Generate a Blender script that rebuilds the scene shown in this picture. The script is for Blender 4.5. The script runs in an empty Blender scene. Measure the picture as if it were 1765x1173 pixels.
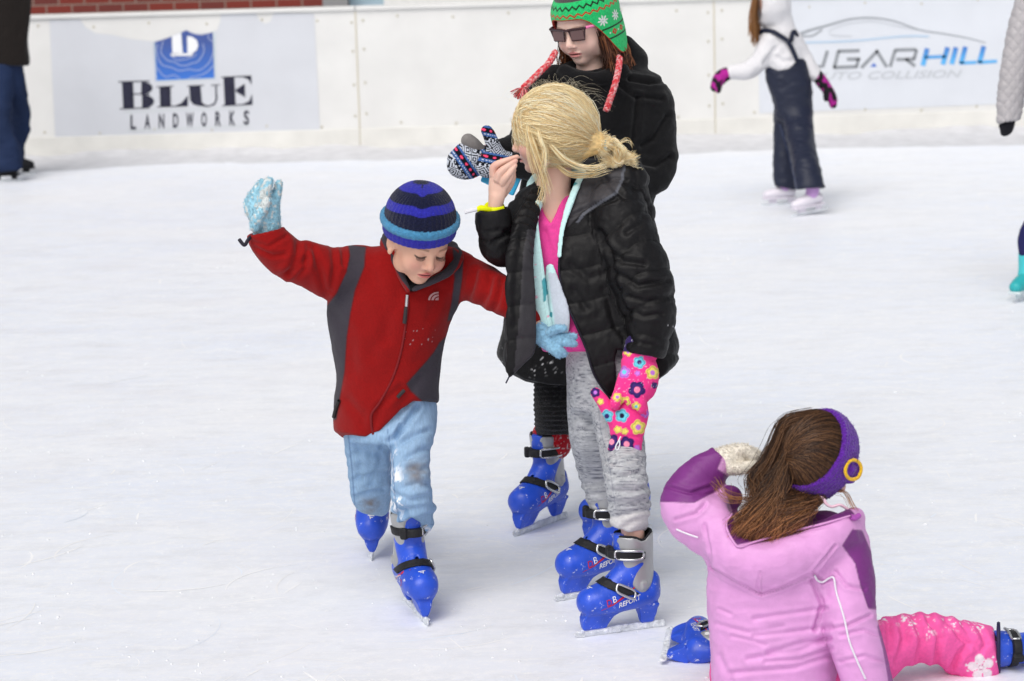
import bpy, bmesh, math, random
import numpy as np
from mathutils import Matrix, Vector

# ---------------------------------------------------------------- camera, world, sun, exposure
sc = bpy.context.scene
COL = sc.collection
FPX, CX, CY = 4113.0, 882.5, 586.5          # focal length and centre in photo pixels
PITCH, ROLL, CAMH = math.radians(10.14), math.radians(1.6), 1.87
FWD = np.array([0, math.cos(PITCH), -math.sin(PITCH)])
UP0 = np.array([0, math.sin(PITCH), math.cos(PITCH)])
RT0 = np.array([1.0, 0, 0])
UP = math.cos(ROLL) * UP0 + math.sin(ROLL) * RT0
RT = math.cos(ROLL) * RT0 - math.sin(ROLL) * UP0
CAM = np.array([0, 0, CAMH])

cd = bpy.data.cameras.new("camera"); cam = bpy.data.objects.new("camera", cd); COL.objects.link(cam)
cd.sensor_width = 36.0; cd.lens = FPX / 1765.0 * 36.0
cd.clip_end = 500.0; cd.clip_start = 0.1
M = Matrix(((RT[0], UP[0], -FWD[0], CAM[0]), (RT[1], UP[1], -FWD[1], CAM[1]), (RT[2], UP[2], -FWD[2], CAM[2]), (0, 0, 0, 1)))
cam.matrix_world = M
cd.dof.use_dof = True; cd.dof.focus_distance = 6.45; cd.dof.aperture_fstop = 5.4
sc.camera = cam

w = bpy.data.worlds.new("World"); sc.world = w; w.use_nodes = True
nt = w.node_tree; nt.nodes.clear()
wo = nt.nodes.new("ShaderNodeOutputWorld"); bg = nt.nodes.new("ShaderNodeBackground")
sky = nt.nodes.new("ShaderNodeTexSky"); sky.sky_type = 'NISHITA'; sky.sun_disc = False
SUN_EL, SUN_AZ = math.radians(50), math.radians(-158)   # azimuth measured from +Y towards +X
sky.sun_elevation = SUN_EL; sky.sun_rotation = SUN_AZ
sky.air_density = 1.0; sky.dust_density = 3.0; sky.ozone_density = 1.0
hs = nt.nodes.new("ShaderNodeHueSaturation"); hs.inputs["Saturation"].default_value = 0.30
nt.links.new(sky.outputs[0], hs.inputs["Color"]); nt.links.new(hs.outputs[0], bg.inputs["Color"])
bg.inputs["Strength"].default_value = 0.13
nt.links.new(bg.outputs[0], wo.inputs[0])

sl = bpy.data.lights.new("sun", 'SUN'); sun = bpy.data.objects.new("sun", sl); COL.objects.link(sun)
sl.energy = 1.65; sl.angle = math.radians(40); sl.color = (1.0, 0.965, 0.91)
sd = Vector((math.sin(SUN_AZ) * math.cos(SUN_EL), math.cos(SUN_AZ) * math.cos(SUN_EL), math.sin(SUN_EL)))
sun.rotation_euler = sd.to_track_quat('Z', 'Y').to_euler()

sc.view_settings.view_transform = 'Standard'; sc.view_settings.look = 'None'
sc.view_settings.gamma = 1.0; sc.view_settings.use_curve_mapping = False
sc.view_settings.exposure = 0.0
sc.cycles.max_bounces = 8; sc.cycles.diffuse_bounces = 6; sc.cycles.glossy_bounces = 3; sc.cycles.transparent_max_bounces = 8
# ---------------------------------------------------------------- helpers
rng = np.random.default_rng(7)

def unproj(px, py, Y):
    px = np.asarray(px, float); py = np.asarray(py, float); Y = np.asarray(Y, float)
    d = FWD + ((px - CX) / FPX)[..., None] * RT - ((py - CY) / FPX)[..., None] * UP
    return CAM + d * (Y / d[..., 1])[..., None]

def ground(px, py, z=0.0):
    d = FWD + (px - CX) / FPX * RT - (py - CY) / FPX * UP
    return CAM + d * ((z - CAMH) / d[2])

def proj(p):
    q = np.asarray(p, float) - CAM
    c = q @ FWD
    return CX + FPX * (q @ RT) / c, CY - FPX * (q @ UP) / c

def lin(c):                                  # sRGB 0-255 -> linear
    c = np.asarray(c, float) / 255.0
    return np.where(c <= 0.04045, c / 12.92, ((c + 0.055) / 1.055) ** 2.4)

def L4(c):
    return (*[float(v) for v in lin(c)], 1.0)

def tag(o, label=None, cat=None, group=None, kind=None):
    if label: o["label"] = label
    if cat: o["category"] = cat
    if group: o["group"] = group
    if kind: o["kind"] = kind
    return o

def empty(name, loc, rot=(0, 0, 0)):
    o = bpy.data.objects.new(name, None); o.location = loc; o.rotation_euler = rot
    o.empty_display_size = 0.1; COL.objects.link(o); return o

def link(name, me, mat=None, parent=None):
    o = bpy.data.objects.new(name, me); COL.objects.link(o)
    if mat is not None:
        me.materials.clear()
        for m in (mat if isinstance(mat, (list, tuple)) else [mat]): me.materials.append(m)
    if parent is not None: o.parent = parent
    return o

def mesh_np(name, verts, quads, cols=None, smooth=True, tris=None):
    """a mesh from numpy arrays; cols -> colour attribute 'Col' on points"""
    me = bpy.data.meshes.new(name)
    verts = np.asarray(verts, np.float32)
    quads = np.asarray(quads, np.int32).reshape(-1, 4) if quads is not None and len(quads) else np.zeros((0, 4), np.int32)
    tris = np.asarray(tris, np.int32).reshape(-1, 3) if tris is not None and len(tris) else np.zeros((0, 3), np.int32)
    me.vertices.add(len(verts)); me.vertices.foreach_set("co", verts.ravel())
    nq, ntr = len(quads), len(tris)
    me.loops.add(nq * 4 + ntr * 3)
    me.loops.foreach_set("vertex_index", np.concatenate([quads.ravel(), tris.ravel()]).astype(np.int32))
    me.polygons.add(nq + ntr)
    st = np.concatenate([np.arange(nq) * 4, nq * 4 + np.arange(ntr) * 3]).astype(np.int32)
    me.polygons.foreach_set("loop_start", st)
    me.polygons.foreach_set("use_smooth", np.full(nq + ntr, bool(smooth)))
    me.update(calc_edges=True)
    if cols is not None:
        cols = np.asarray(cols, np.float32)
        if cols.shape[1] == 3: cols = np.concatenate([cols, np.ones((len(cols), 1), np.float32)], 1)
        a = me.attributes.new("Col", 'FLOAT_COLOR', 'POINT'); a.data.foreach_set("color", cols.ravel())
    return me

# --- value noise
_lat = np.random.default_rng(3).random((64, 64, 64)).astype(np.float32)
def vnoise(p):
    p = np.asarray(p, np.float32); i = np.floor(p).astype(int); f = p - i; f = f * f * (3 - 2 * f)
    i &= 63; j = (i + 1) & 63
    def g(a, b, c): return _lat[a, b, c]
    x0, y0, z0 = i[..., 0], i[..., 1], i[..., 2]; x1, y1, z1 = j[..., 0], j[..., 1], j[..., 2]
    fx, fy, fz = f[..., 0], f[..., 1], f[..., 2]
    a = g(x0, y0, z0) * (1 - fx) + g(x1, y0, z0) * fx; b = g(x0, y1, z0) * (1 - fx) + g(x1, y1, z0) * fx
    c = g(x0, y0, z1) * (1 - fx) + g(x1, y0, z1) * fx; d = g(x0, y1, z1) * (1 - fx) + g(x1, y1, z1) * fx
    return (a * (1 - fy) + b * fy) * (1 - fz) + (c * (1 - fy) + d * fy) * fz * 1.0 - 0.5 + 0.0 * fz
def fbm(p, o=3):
    s = 0; a = 1.0
    for k in range(o): s = s + a * vnoise(p * (2 ** k) + 17.3 * k); a *= 0.5
    return s

def smin(a, b, k):
    if k <= 0: return np.minimum(a, b)
    h = np.clip(0.5 + 0.5 * (b - a) / k, 0, 1)
    return b + (a - b) * h - k * h * (1 - h)
def smax(a, b, k): return -smin(-a, -b, k)
def sstep(a, b, x):
    t = np.clip((x - a) / (b - a), 0, 1); return t * t * (3 - 2 * t)

def rotm(yaw=0, pitch=0, roll=0):
    """design-space rotation (x right, y down, z away), degrees. yaw>0 turns a face towards image right,
    pitch>0 looks down, roll>0 turns clockwise"""
    a, b, c = map(math.radians, (yaw, pitch, roll))
    Ry = np.array([[math.cos(a), 0, -math.sin(a)], [0, 1, 0], [math.sin(a), 0, math.cos(a)]])
    Rx = np.array([[1, 0, 0], [0, math.cos(b), -math.sin(b)], [0, math.sin(b), math.cos(b)]])
    Rz = np.array([[math.cos(c), -math.sin(c), 0], [math.sin(c), math.cos(c), 0], [0, 0, 1]])
    return Rz @ Ry @ Rx

# --- signed-distance modelling
class SDF:
    """shapes in design units; op list evaluated on a tensor grid, meshed by surface nets"""
    def __init__(self): self.ops = []
    def op(self, fn, lo, hi, k=0.0, mode='+'):
        self.ops.append((fn, np.asarray(lo, float), np.asarray(hi, float), k, mode)); return self
    def cap(self, a, b, ra, rb=None, k=0.0, mode='+', fl=None):
        """round cone a->b; fl = (unit vector, factor) squashes along the vector"""
        rb = ra if rb is None else rb
        a = np.asarray(a, float); b = np.asarray(b, float); ab = b - a; L2 = max(ab @ ab, 1e-9)
        def fn(X, Y, Z):
            dx, dy, dz = X - a[0], Y - a[1], Z - a[2]
            t = np.clip((dx * ab[0] + dy * ab[1] + dz * ab[2]) / L2, 0, 1)
            dx = dx - t * ab[0]; dy = dy - t * ab[1]; dz = dz - t * ab[2]
            if fl is not None:
                n, s = fl; q = (dx * n[0] + dy * n[1] + dz * n[2]) * (1 / s - 1)
                dx = dx + q * n[0]; dy = dy + q * n[1]; dz = dz + q * n[2]
            return (np.sqrt(dx * dx + dy * dy + dz * dz) - (ra + t * (rb - ra))) * (min(1, fl[1]) if fl else 1)
        m = max(ra, rb) * (max(1, fl[1]) if fl else 1)
        return self.op(fn, np.minimum(a, b) - m, np.maximum(a, b) + m, k, mode)
    def path(self, pts, k=0.0, mode='+', fl=None, sub=4):
        """smooth chain through (x,y,z,r)"""
        P = np.array(pts, float)
        if len(P) > 2 and sub > 1: P = catmull(P, sub)
        segs = [(P[i], P[i + 1]) for i in range(len(P) - 1)]
        def fn(X, Y, Z):
            out = None
            for p, q in segs:
                a, b = p[:3], q[:3]; ab = b - a; L2 = max(ab @ ab, 1e-9)
                dx, dy, dz = X - a[0], Y - a[1], Z - a[2]
                t = np.clip((dx * ab[0] + dy * ab[1] + dz * ab[2]) / L2, 0, 1)
                dx = dx - t * ab[0]; dy = dy - t * ab[1]; dz = dz - t * ab[2]
                if fl is not None:
                    n, s = fl; g = (dx * n[0] + dy * n[1] + dz * n[2]) * (1 / s - 1)
                    dx = dx + g * n[0]; dy = dy + g * n[1]; dz = dz + g * n[2]
                d = (np.sqrt(dx * dx + dy * dy + dz * dz) - (p[3] + t * (q[3] - p[3]))) * (min(1, fl[1]) if fl else 1)
                out = d if out is None else np.minimum(out, d)
            return out
        m = P[:, 3].max() * (max(1, fl[1]) if fl else 1)
        return self.op(fn, P[:, :3].min(0) - m, P[:, :3].max(0) + m, k, mode)
    def ell(self, c, r, R=None, k=0.0, mode='+'):
        c = np.asarray(c, float); r = np.asarray(r, float); R = np.eye(3) if R is None else R
        def fn(X, Y, Z):
            dx, dy, dz = X - c[0], Y - c[1], Z - c[2]; s = 0; s2 = 0
            for i in range(3):
                v = (R[0, i] * dx + R[1, i] * dy + R[2, i] * dz) / r[i]; s = s + v * v; s2 = s2 + (v / r[i]) ** 2
            n = np.sqrt(s)
            return n * (n - 1) / np.maximum(np.sqrt(s2), 1e-6)
        e = np.abs(R) @ r
        return self.op(fn, c - e, c + e, k, mode)
    def box(self, c, h, R=None, rd=0.0, k=0.0, mode='+'):
        c = np.asarray(c, float); h = np.asarray(h, float) - rd; R = np.eye(3) if R is None else R
        def fn(X, Y, Z):
            dx, dy, dz = X - c[0], Y - c[1], Z - c[2]; o = 0; mx = None
            for i in range(3):
                v = np.abs(R[0, i] * dx + R[1, i] * dy + R[2, i] * dz) - h[i]
                o = o + np.maximum(v, 0) ** 2; mx = v if mx is None else np.maximum(mx, v)
            return np.sqrt(o) + np.minimum(mx, 0) - rd
        e = np.abs(R) @ (h + rd)
        return self.op(fn, c - e, c + e, k, mode)
    def rows(self, rows, k=0.0, mode='+', pw=2.0, cap=6.0):
        """loft of level sections: (y, xleft, xright, depth radius, depth centre)"""
        A = np.array(rows, float); yy = np.linspace(A[0, 0], A[-1, 0], 400); B = [hermite(A[:, 0], A[:, i], yy) for i in range(1, 5)]
        def fn(X, Y, Z):
            xl, xr, q, e = [np.interp(Y, yy, b) for b in B]
            c = (xl + xr) / 2; wd = np.maximum((xr - xl) / 2, 1); q = np.maximum(q, 1)
            s = (np.abs((X - c) / wd) ** pw + np.abs((Z - e) / q) ** pw) ** (1 / pw)
            d = (s - 1) * np.minimum(wd, q)
            return smax(d, np.maximum(A[0, 0] - Y, Y - A[-1, 0]), cap)
        lo = (A[:, 1].min(), A[0, 0], (A[:, 4] - A[:, 3]).min()); hi = (A[:, 2].max(), A[-1, 0], (A[:, 4] + A[:, 3]).max())
        return self.op(fn, lo, hi, k, mode)
    def plane(self, p, n, k=0.0):
        """keep the side the normal points away from"""
        p = np.asarray(p, float); n = np.asarray(n, float); n = n / np.linalg.norm(n)
        return self.op(lambda X, Y, Z: (X - p[0]) * n[0] + (Y - p[1]) * n[1] + (Z - p[2]) * n[2], (-1e9,) * 3, (1e9,) * 3, k, '&')
    def eval(self, X, Y, Z, xs, ys, zs, pad):
        F = np.full((len(xs), len(ys), len(zs)), 60.0 * pad, np.float32)
        for fn, lo, hi, k, mode in self.ops:
            m = pad + 1.3 * k
            sl = []
            for ax, a, b in ((xs, lo[0], hi[0]), (ys, lo[1], hi[1]), (zs, lo[2], hi[2])):
                i0 = np.searchsorted(ax, a - m); i1 = np.searchsorted(ax, b + m); sl.append(slice(i0, i1))
            if any(s.stop <= s.start for s in sl): continue
            x = xs[sl[0]].reshape(-1, 1, 1); y = ys[sl[1]].reshape(1, -1, 1); z = zs[sl[2]].reshape(1, 1, -1)
            d = np.asarray(fn(x, y, z), np.float32); t = F[tuple(sl)]
            F[tuple(sl)] = smin(t, d, k) if mode == '+' else smax(t, -d, k) if mode == '-' else smax(t, d, k)
        return F
    def mesh(self, step, lo=None, hi=None, fine=(), smooth=1):
        adds = [o for o in self.ops if o[4] == '+']
        L = np.min([o[1] for o in adds], 0) - 3 * step if lo is None else np.asarray(lo, float)
        H = np.max([o[2] for o in adds], 0) + 3 * step if hi is None else np.asarray(hi, float)
        axes = []
        for i in range(3):
            out = [L[i]]
            while out[-1] < H[i]:
                s = step
                for ax, a, b, fs in fine:
                    if ax == i and a <= out[-1] < b: s = min(s, fs)
                out.append(out[-1] + s)
            axes.append(np.array(out, np.float32))
        F = self.eval(None, None, None, *axes, pad=3 * step)
        v, q = nets(F, *axes)
        if smooth: v = relax(v, q, smooth)
        return v, q

def hermite(x, y, xq):
    d = np.gradient(y, x) if len(x) > 2 else np.full(len(x), (y[-1] - y[0]) / (x[-1] - x[0]))
    i = np.clip(np.searchsorted(x, xq) - 1, 0, len(x) - 2); h = x[i + 1] - x[i]; t = (xq - x[i]) / h
    return (2 * t**3 - 3 * t**2 + 1) * y[i] + (t**3 - 2 * t**2 + t) * h * d[i] + (-2 * t**3 + 3 * t**2) * y[i + 1] + (t**3 - t**2) * h * d[i + 1]

def catmull(P, sub):
    P = np.asarray(P, float); Q = np.vstack([2 * P[0] - P[1], P, 2 * P[-1] - P[-2]]); out = []
    for i in range(1, len(Q) - 2):
        for t in np.linspace(0, 1, sub, endpoint=False):
            a, b, c, d = Q[i - 1], Q[i], Q[i + 1], Q[i + 2]
            out.append(0.5 * ((2 * b) + (-a + c) * t + (2 * a - 5 * b + 4 * c - d) * t * t + (-a + 3 * b - 3 * c + d) * t**3))
    out.append(P[-1]); return np.array(out)

def nets(F, xs, ys, zs):
    S = F < 0
    A = np.zeros(tuple(n - 1 for n in F.shape), np.int8); cs = []
    for i in (0, 1):
        for j in (0, 1):
            for k in (0, 1):
                A += S[i:F.shape[0] - 1 + i, j:F.shape[1] - 1 + j, k:F.shape[2] - 1 + k]; cs.append((i, j, k))
    act = (A > 0) & (A < 8); I = np.argwhere(act); ids = np.full(act.shape, -1, np.int32); ids[act] = np.arange(len(I))
    val = np.stack([F[I[:, 0] + c[0], I[:, 1] + c[1], I[:, 2] + c[2]] for c in cs], 1)
    pos = np.stack([np.stack([xs[I[:, 0] + c[0]], ys[I[:, 1] + c[1]], zs[I[:, 2] + c[2]]], 1) for c in cs], 1)
    acc = np.zeros((len(I), 3)); cnt = np.zeros(len(I))
    for a in range(8):
        for b in range(a + 1, 8):
            if sum(abs(cs[a][i] - cs[b][i]) for i in range(3)) != 1: continue
            m = (val[:, a] < 0) != (val[:, b] < 0)
            t = val[m, a] / (val[m, a] - val[m, b])
            acc[m] += pos[m, a] + (pos[m, b] - pos[m, a]) * t[:, None]; cnt[m] += 1
    V = acc / cnt[:, None]; Q = []
    for ax in range(3):
        o = [(1, 2), (2, 0), (0, 1)][ax]
        s0 = [slice(None)] * 3; s1 = [slice(None)] * 3; s0[ax] = slice(0, -1); s1[ax] = slice(1, None)
        a, b = S[tuple(s0)], S[tuple(s1)]
        E = np.argwhere(a != b)
        ok = np.ones(len(E), bool)
        for d in o: ok &= (E[:, d] > 0) & (E[:, d] < F.shape[d] - 1)
        E = E[ok]; fl = a[tuple(E.T)]
        def cell(du, dv):
            c = E.copy(); c[:, o[0]] += du; c[:, o[1]] += dv; return ids[tuple(c.T)]
        q = np.stack([cell(-1, -1), cell(0, -1), cell(0, 0), cell(-1, 0)], 1)
        q[~fl] = q[~fl][:, ::-1]; Q.append(q)
    return V, np.concatenate(Q)

def relax(v, q, n=1, lam=0.5):
    e = np.concatenate([q[:, [0, 1]], q[:, [1, 2]], q[:, [2, 3]], q[:, [3, 0]]]); N = len(v)
    for _ in range(n):
        c = np.bincount(e[:, 0], minlength=N) + np.bincount(e[:, 1], minlength=N)
        s = np.stack([np.bincount(e[:, 0], v[e[:, 1], i], N) + np.bincount(e[:, 1], v[e[:, 0], i], N) for i in range(3)], 1)
        v = v * (1 - lam) + lam * s / np.maximum(c, 1)[:, None]
    return v

def vnormals(v, q):
    n = np.cross(v[q[:, 2]] - v[q[:, 0]], v[q[:, 3]] - v[q[:, 1]]); N = len(v); out = np.zeros((N, 3))
    for i in range(4):
        for c in range(3): out[:, c] += np.bincount(q[:, i], n[:, c], N)
    return out / np.maximum(np.linalg.norm(out, axis=1), 1e-9)[:, None]

def seg2(p, a, b):
    """distance in the picture plane from design points to a segment, with the position along it"""
    a = np.asarray(a, float); b = np.asarray(b, float); ab = b - a
    t = np.clip(((p[:, :2] - a) @ ab) / max(ab @ ab, 1e-9), 0, 1)
    return np.linalg.norm(p[:, :2] - a - t[:, None] * ab, axis=1), t
def poly_d(p, pts):
    d = np.full(len(p), 1e9)
    for a, b in zip(pts[:-1], pts[1:]): d = np.minimum(d, seg2(p, a, b)[0])
    return d
def inside(p, pts):
    x, y = p[:, 0], p[:, 1]; r = np.zeros(len(p), bool); n = len(pts)
    for i in range(n):
        (x1, y1), (x2, y2) = pts[i], pts[(i + 1) % n]
        if y1 == y2: continue
        r ^= ((y1 > y) != (y2 > y)) & (x < (x2 - x1) * (y - y1) / (y2 - y1) + x1)
    return r
def sd_poly(p, pts):
    d = poly_d(p, list(pts) + [pts[0]]); return np.where(inside(p, pts), -d, d)

def folds(p, n, lst, front=True):
    """cloth creases: each (points, depth, width); depth>0 is a groove, with a ridge beside it"""
    h = np.zeros(len(p))
    for pts, dep, wid in lst:
        d = poly_d(p, pts); h += -dep * np.exp(-(d / wid) ** 2) + 0.45 * dep * np.exp(-((d - 2.0 * wid) / (1.1 * wid)) ** 2)
    if front: h *= np.clip(0.25 - n[:, 2] * 1.2, 0.0, 1)
    return h

def rumple(p, amp, size, stretch=(1, 1, 1), seed=0, sharp=False):
    q = p / (np.array(stretch) * size) + seed * 11.7
    f = fbm(q, 2)
    if sharp: f = 0.35 - np.abs(f) * 2.0
    return amp * f

# --- a figure: design space is photo pixels + depth in the same unit, standing at world depth Y0
class Fig:
    def __init__(self, px, py, label, cat="person", name="person", z=0.0):
        g = ground(px, py); self.base = g; self.Y0 = g[1]
        q = g - CAM; self.s = FPX / (q @ FWD)
        self.root = empty(name, tuple(g)); tag(self.root, label, cat)
    def W(self, v):
        v = np.asarray(v, float)
        return unproj(v[:, 0], v[:, 1], self.Y0 + v[:, 2] / self.s)
    def D(self, p):
        p = np.asarray(p, float); x, y = proj(p); return np.array([x, y, (p[1] - self.Y0) * self.s])
    def put(self, name, v, q, mat, col=None, parent=None, disp=None, tris=None, root=None):
        """mesh from design coords; col(p,n)->rgb linear ; disp(p,n)->offset in px"""
        n = None
        if disp is not None: n = vnormals(v, q); v = v + n * disp(v, n)[:, None]
        cols = None
        if col is not None:
            if callable(col):
                n = vnormals(v, q); cols = col(v, n)
            elif np.ndim(col) == 2: cols = col
            else: cols = np.tile(np.asarray(col, float), (len(v), 1))
        base = self.base if root is None else np.array(root)
        me = mesh_np(name, self.W(v) - base, q, cols, tris=tris)
        return link(name, me, mat, self.root if parent is None else parent)
    def sdf(self, name, S, mat, step=2.4, col=None, parent=None, disp=None, fine=(), smooth=1, lo=None, hi=None, root=None):
        v, q = S.mesh(step, fine=fine, smooth=smooth, lo=lo, hi=hi)
        return self.put(name, v, q, mat, col, parent, disp, root=root)

def tubes(paths, radii, sides=4):
    """paths (N,M,3), radii (N,M) or scalar -> verts, quads (open tubes)"""
    P = np.asarray(paths, float); N, Mn, _ = P.shape
    R = np.broadcast_to(np.asarray(radii, float), (N, Mn)) if np.ndim(radii) else np.full((N, Mn), float(radii))
    T = np.gradient(P, axis=1); T /= np.maximum(np.linalg.norm(T, axis=2, keepdims=True), 1e-9)
    ref = np.where(np.abs(T[..., 2:3]) > 0.9, np.array([1.0, 0, 0]), np.array([0, 0, 1.0]))
    A = np.cross(T, ref); A /= np.maximum(np.linalg.norm(A, axis=2, keepdims=True), 1e-9); B = np.cross(T, A)
    V = np.zeros((N, Mn, sides, 3))
    for s in range(sides):
        a = 2 * math.pi * s / sides
        V[:, :, s] = P + R[..., None] * (math.cos(a) * A + math.sin(a) * B)
    idx = np.arange(N * Mn * sides).reshape(N, Mn, sides); Q = []
    for s in range(sides):
        t = (s + 1) % sides
        Q.append(np.stack([idx[:, :-1, s], idx[:, :-1, t], idx[:, 1:, t], idx[:, 1:, s]], -1).reshape(-1, 4))
    return V.reshape(-1, 3), np.concatenate(Q)

def fuzz(v, n, count, length, rad, seed=1, spread=0.6, droop=0.0):
    """short fibres standing on a surface"""
    r = np.random.default_rng(seed); i = r.integers(0, len(v), count)
    d = n[i] + r.normal(0, spread, (count, 3)); d /= np.linalg.norm(d, axis=1, keepdims=True)
    b = r.normal(0, spread, (count, 3)); Lh = length * r.uniform(0.4, 1.2, count)[:, None]
    p0 = v[i] + r.normal(0, 0.6, (count, 3)) - n[i] * 0.5; p1 = p0 + d * Lh * 0.55; p2 = p1 + (d + 0.7 * b) / 1.3 * Lh * 0.5; p2[:, 1] += droop
    return tubes(np.stack([p0, p1, p2], 1), np.tile(np.array([rad, rad * .9, rad * .5]), (count, 1)), 3), i

# --- materials
def mat(name, color=None, rough=0.8, bump=0.0, bscale=300.0, spec=0.3, sheen=0.0, sss=0.0, metal=0.0, vary=0.0, vscale=40.0,
        stretch=(1, 1, 1), coat=0.0, kind='noise', snow=0.0, sscale=60.0, b2=0.0, b2scale=60.0):
    m = bpy.data.materials.new(name); m.use_nodes = True; t = m.node_tree; N = t.nodes; Lk = t.links
    p = N["Principled BSDF"]
    p.inputs["Roughness"].default_value = rough; p.inputs["Specular IOR Level"].default_value = spec; p.inputs["Metallic"].default_value = metal
    if sheen: p.inputs["Sheen Weight"].default_value = sheen; p.inputs["Sheen Roughness"].default_value = 0.5
    if coat: p.inputs["Coat Weight"].default_value = coat; p.inputs["Coat Roughness"].default_value = 0.15
    if sss:
        p.inputs["Subsurface Weight"].default_value = sss; p.inputs["Subsurface Radius"].default_value = (0.012, 0.005, 0.003); p.inputs["Subsurface Scale"].default_value = 0.5
    tc = N.new("ShaderNodeTexCoord"); mp = N.new("ShaderNodeMapping"); mp.inputs["Scale"].default_value = stretch
    Lk.new(tc.outputs["Object"], mp.inputs[0])
    if color is None:
        at = N.new("ShaderNodeAttribute"); at.attribute_name = "Col"; csock = at.outputs["Color"]
    else:
        rgb = N.new("ShaderNodeRGB"); rgb.outputs[0].default_value = (*[float(c) for c in color], 1); csock = rgb.outputs[0]
    if vary:
        nz = N.new("ShaderNodeTexNoise"); nz.inputs["Scale"].default_value = vscale; nz.inputs["Detail"].default_value = 5
        Lk.new(mp.outputs[0], nz.inputs["Vector"])
        mr = N.new("ShaderNodeMapRange"); mr.inputs[1].default_value = 0.3; mr.inputs[2].default_value = 0.7
        mr.inputs[3].default_value = 1 - vary; mr.inputs[4].default_value = 1 + vary
        Lk.new(nz.outputs[0], mr.inputs[0])
        mx = N.new("ShaderNodeVectorMath"); mx.operation = 'SCALE'; Lk.new(csock, mx.inputs[0]); Lk.new(mr.outputs[0], mx.inputs["Scale"])
        csock = mx.outputs[0]
    if snow:
        n1 = N.new("ShaderNodeTexNoise"); n1.inputs["Scale"].default_value = sscale; n1.inputs["Detail"].default_value = 8; n1.inputs["Roughness"].default_value = 0.75
        Lk.new(tc.outputs["Object"], n1.inputs["Vector"])
        r1 = N.new("ShaderNodeMapRange"); r1.inputs[1].default_value = 0.72 - 0.3 * snow; r1.inputs[2].default_value = 0.80 - 0.3 * snow; Lk.new(n1.outputs[0], r1.inputs[0])
        mm = N.new("ShaderNodeMix"); mm.data_type = 'RGBA'; Lk.new(r1.outputs[0], mm.inputs["Factor"]); Lk.new(csock, mm.inputs["A"])
        mm.inputs["B"].default_value = (0.85, 0.87, 0.9, 1); csock = mm.outputs["Result"]
    Lk.new(csock, p.inputs["Base Color"])
    last = None
    for st, scl in ((bump, bscale), (b2, b2scale)):
        if not st: continue
        if kind == 'knit' and scl == bscale:
            nz = N.new("ShaderNodeTexVoronoi"); nz.inputs["Scale"].default_value = scl
        else:
            nz = N.new("ShaderNodeTexNoise"); nz.inputs["Scale"].default_value = scl; nz.inputs["Detail"].default_value = 4
        Lk.new(mp.outputs[0], nz.inputs["Vector"])
        b = N.new("ShaderNodeBump"); b.inputs["Strength"].default_value = st; b.inputs["Distance"].default_value = 0.004
        Lk.new(nz.outputs[0], b.inputs["Height"])
        if last is not None: Lk.new(last.outputs[0], b.inputs["Normal"])
        last = b
    if last is not None: Lk.new(last.outputs[0], p.inputs["Normal"])
    return m

def blend(c, base, m):
    """paint colour c over the rows of base with mask m"""
    m = np.clip(np.asarray(m, float), 0, 1)[:, None]; return base * (1 - m) + np.asarray(c, float) * m

def add_box(bm, c, h, R=None):
    mt = Matrix.Translation(c) @ (R.to_4x4() if R is not None else Matrix.Identity(4)) @ Matrix.Diagonal((2 * h[0], 2 * h[1], 2 * h[2], 1))
    return bmesh.ops.create_cube(bm, size=1.0, matrix=mt)["verts"]

def bm_obj(name, bm, mt, parent=None, smooth=False, bevel=0.0):
    if bevel:
        bmesh.ops.bevel(bm, geom=bm.edges[:], offset=bevel, segments=2, affect='EDGES', profile=0.5)
    me = bpy.data.meshes.new(name); bm.to_mesh(me); bm.free()
    for p in me.polygons: p.use_smooth = smooth
    return link(name, me, mt, parent)

def text_mesh(body, size=1.0, shear=0.0, extrude=0.0, sx=1.0, offset=0.0, spacing=1.0):
    cu = bpy.data.curves.new("t", 'FONT'); cu.body = body; cu.size = size; cu.shear = shear; cu.extrude = extrude
    cu.align_x = 'CENTER'; cu.offset = offset; cu.space_character = spacing; cu.resolution_u = 3
    o = bpy.data.objects.new("t", cu); COL.objects.link(o)
    dg = bpy.context.evaluated_depsgraph_get(); me = bpy.data.meshes.new_from_object(o.evaluated_get(dg))
    bpy.data.objects.remove(o); bpy.data.curves.remove(cu)
    for v in me.vertices: v.co.x *= sx
    return me
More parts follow.
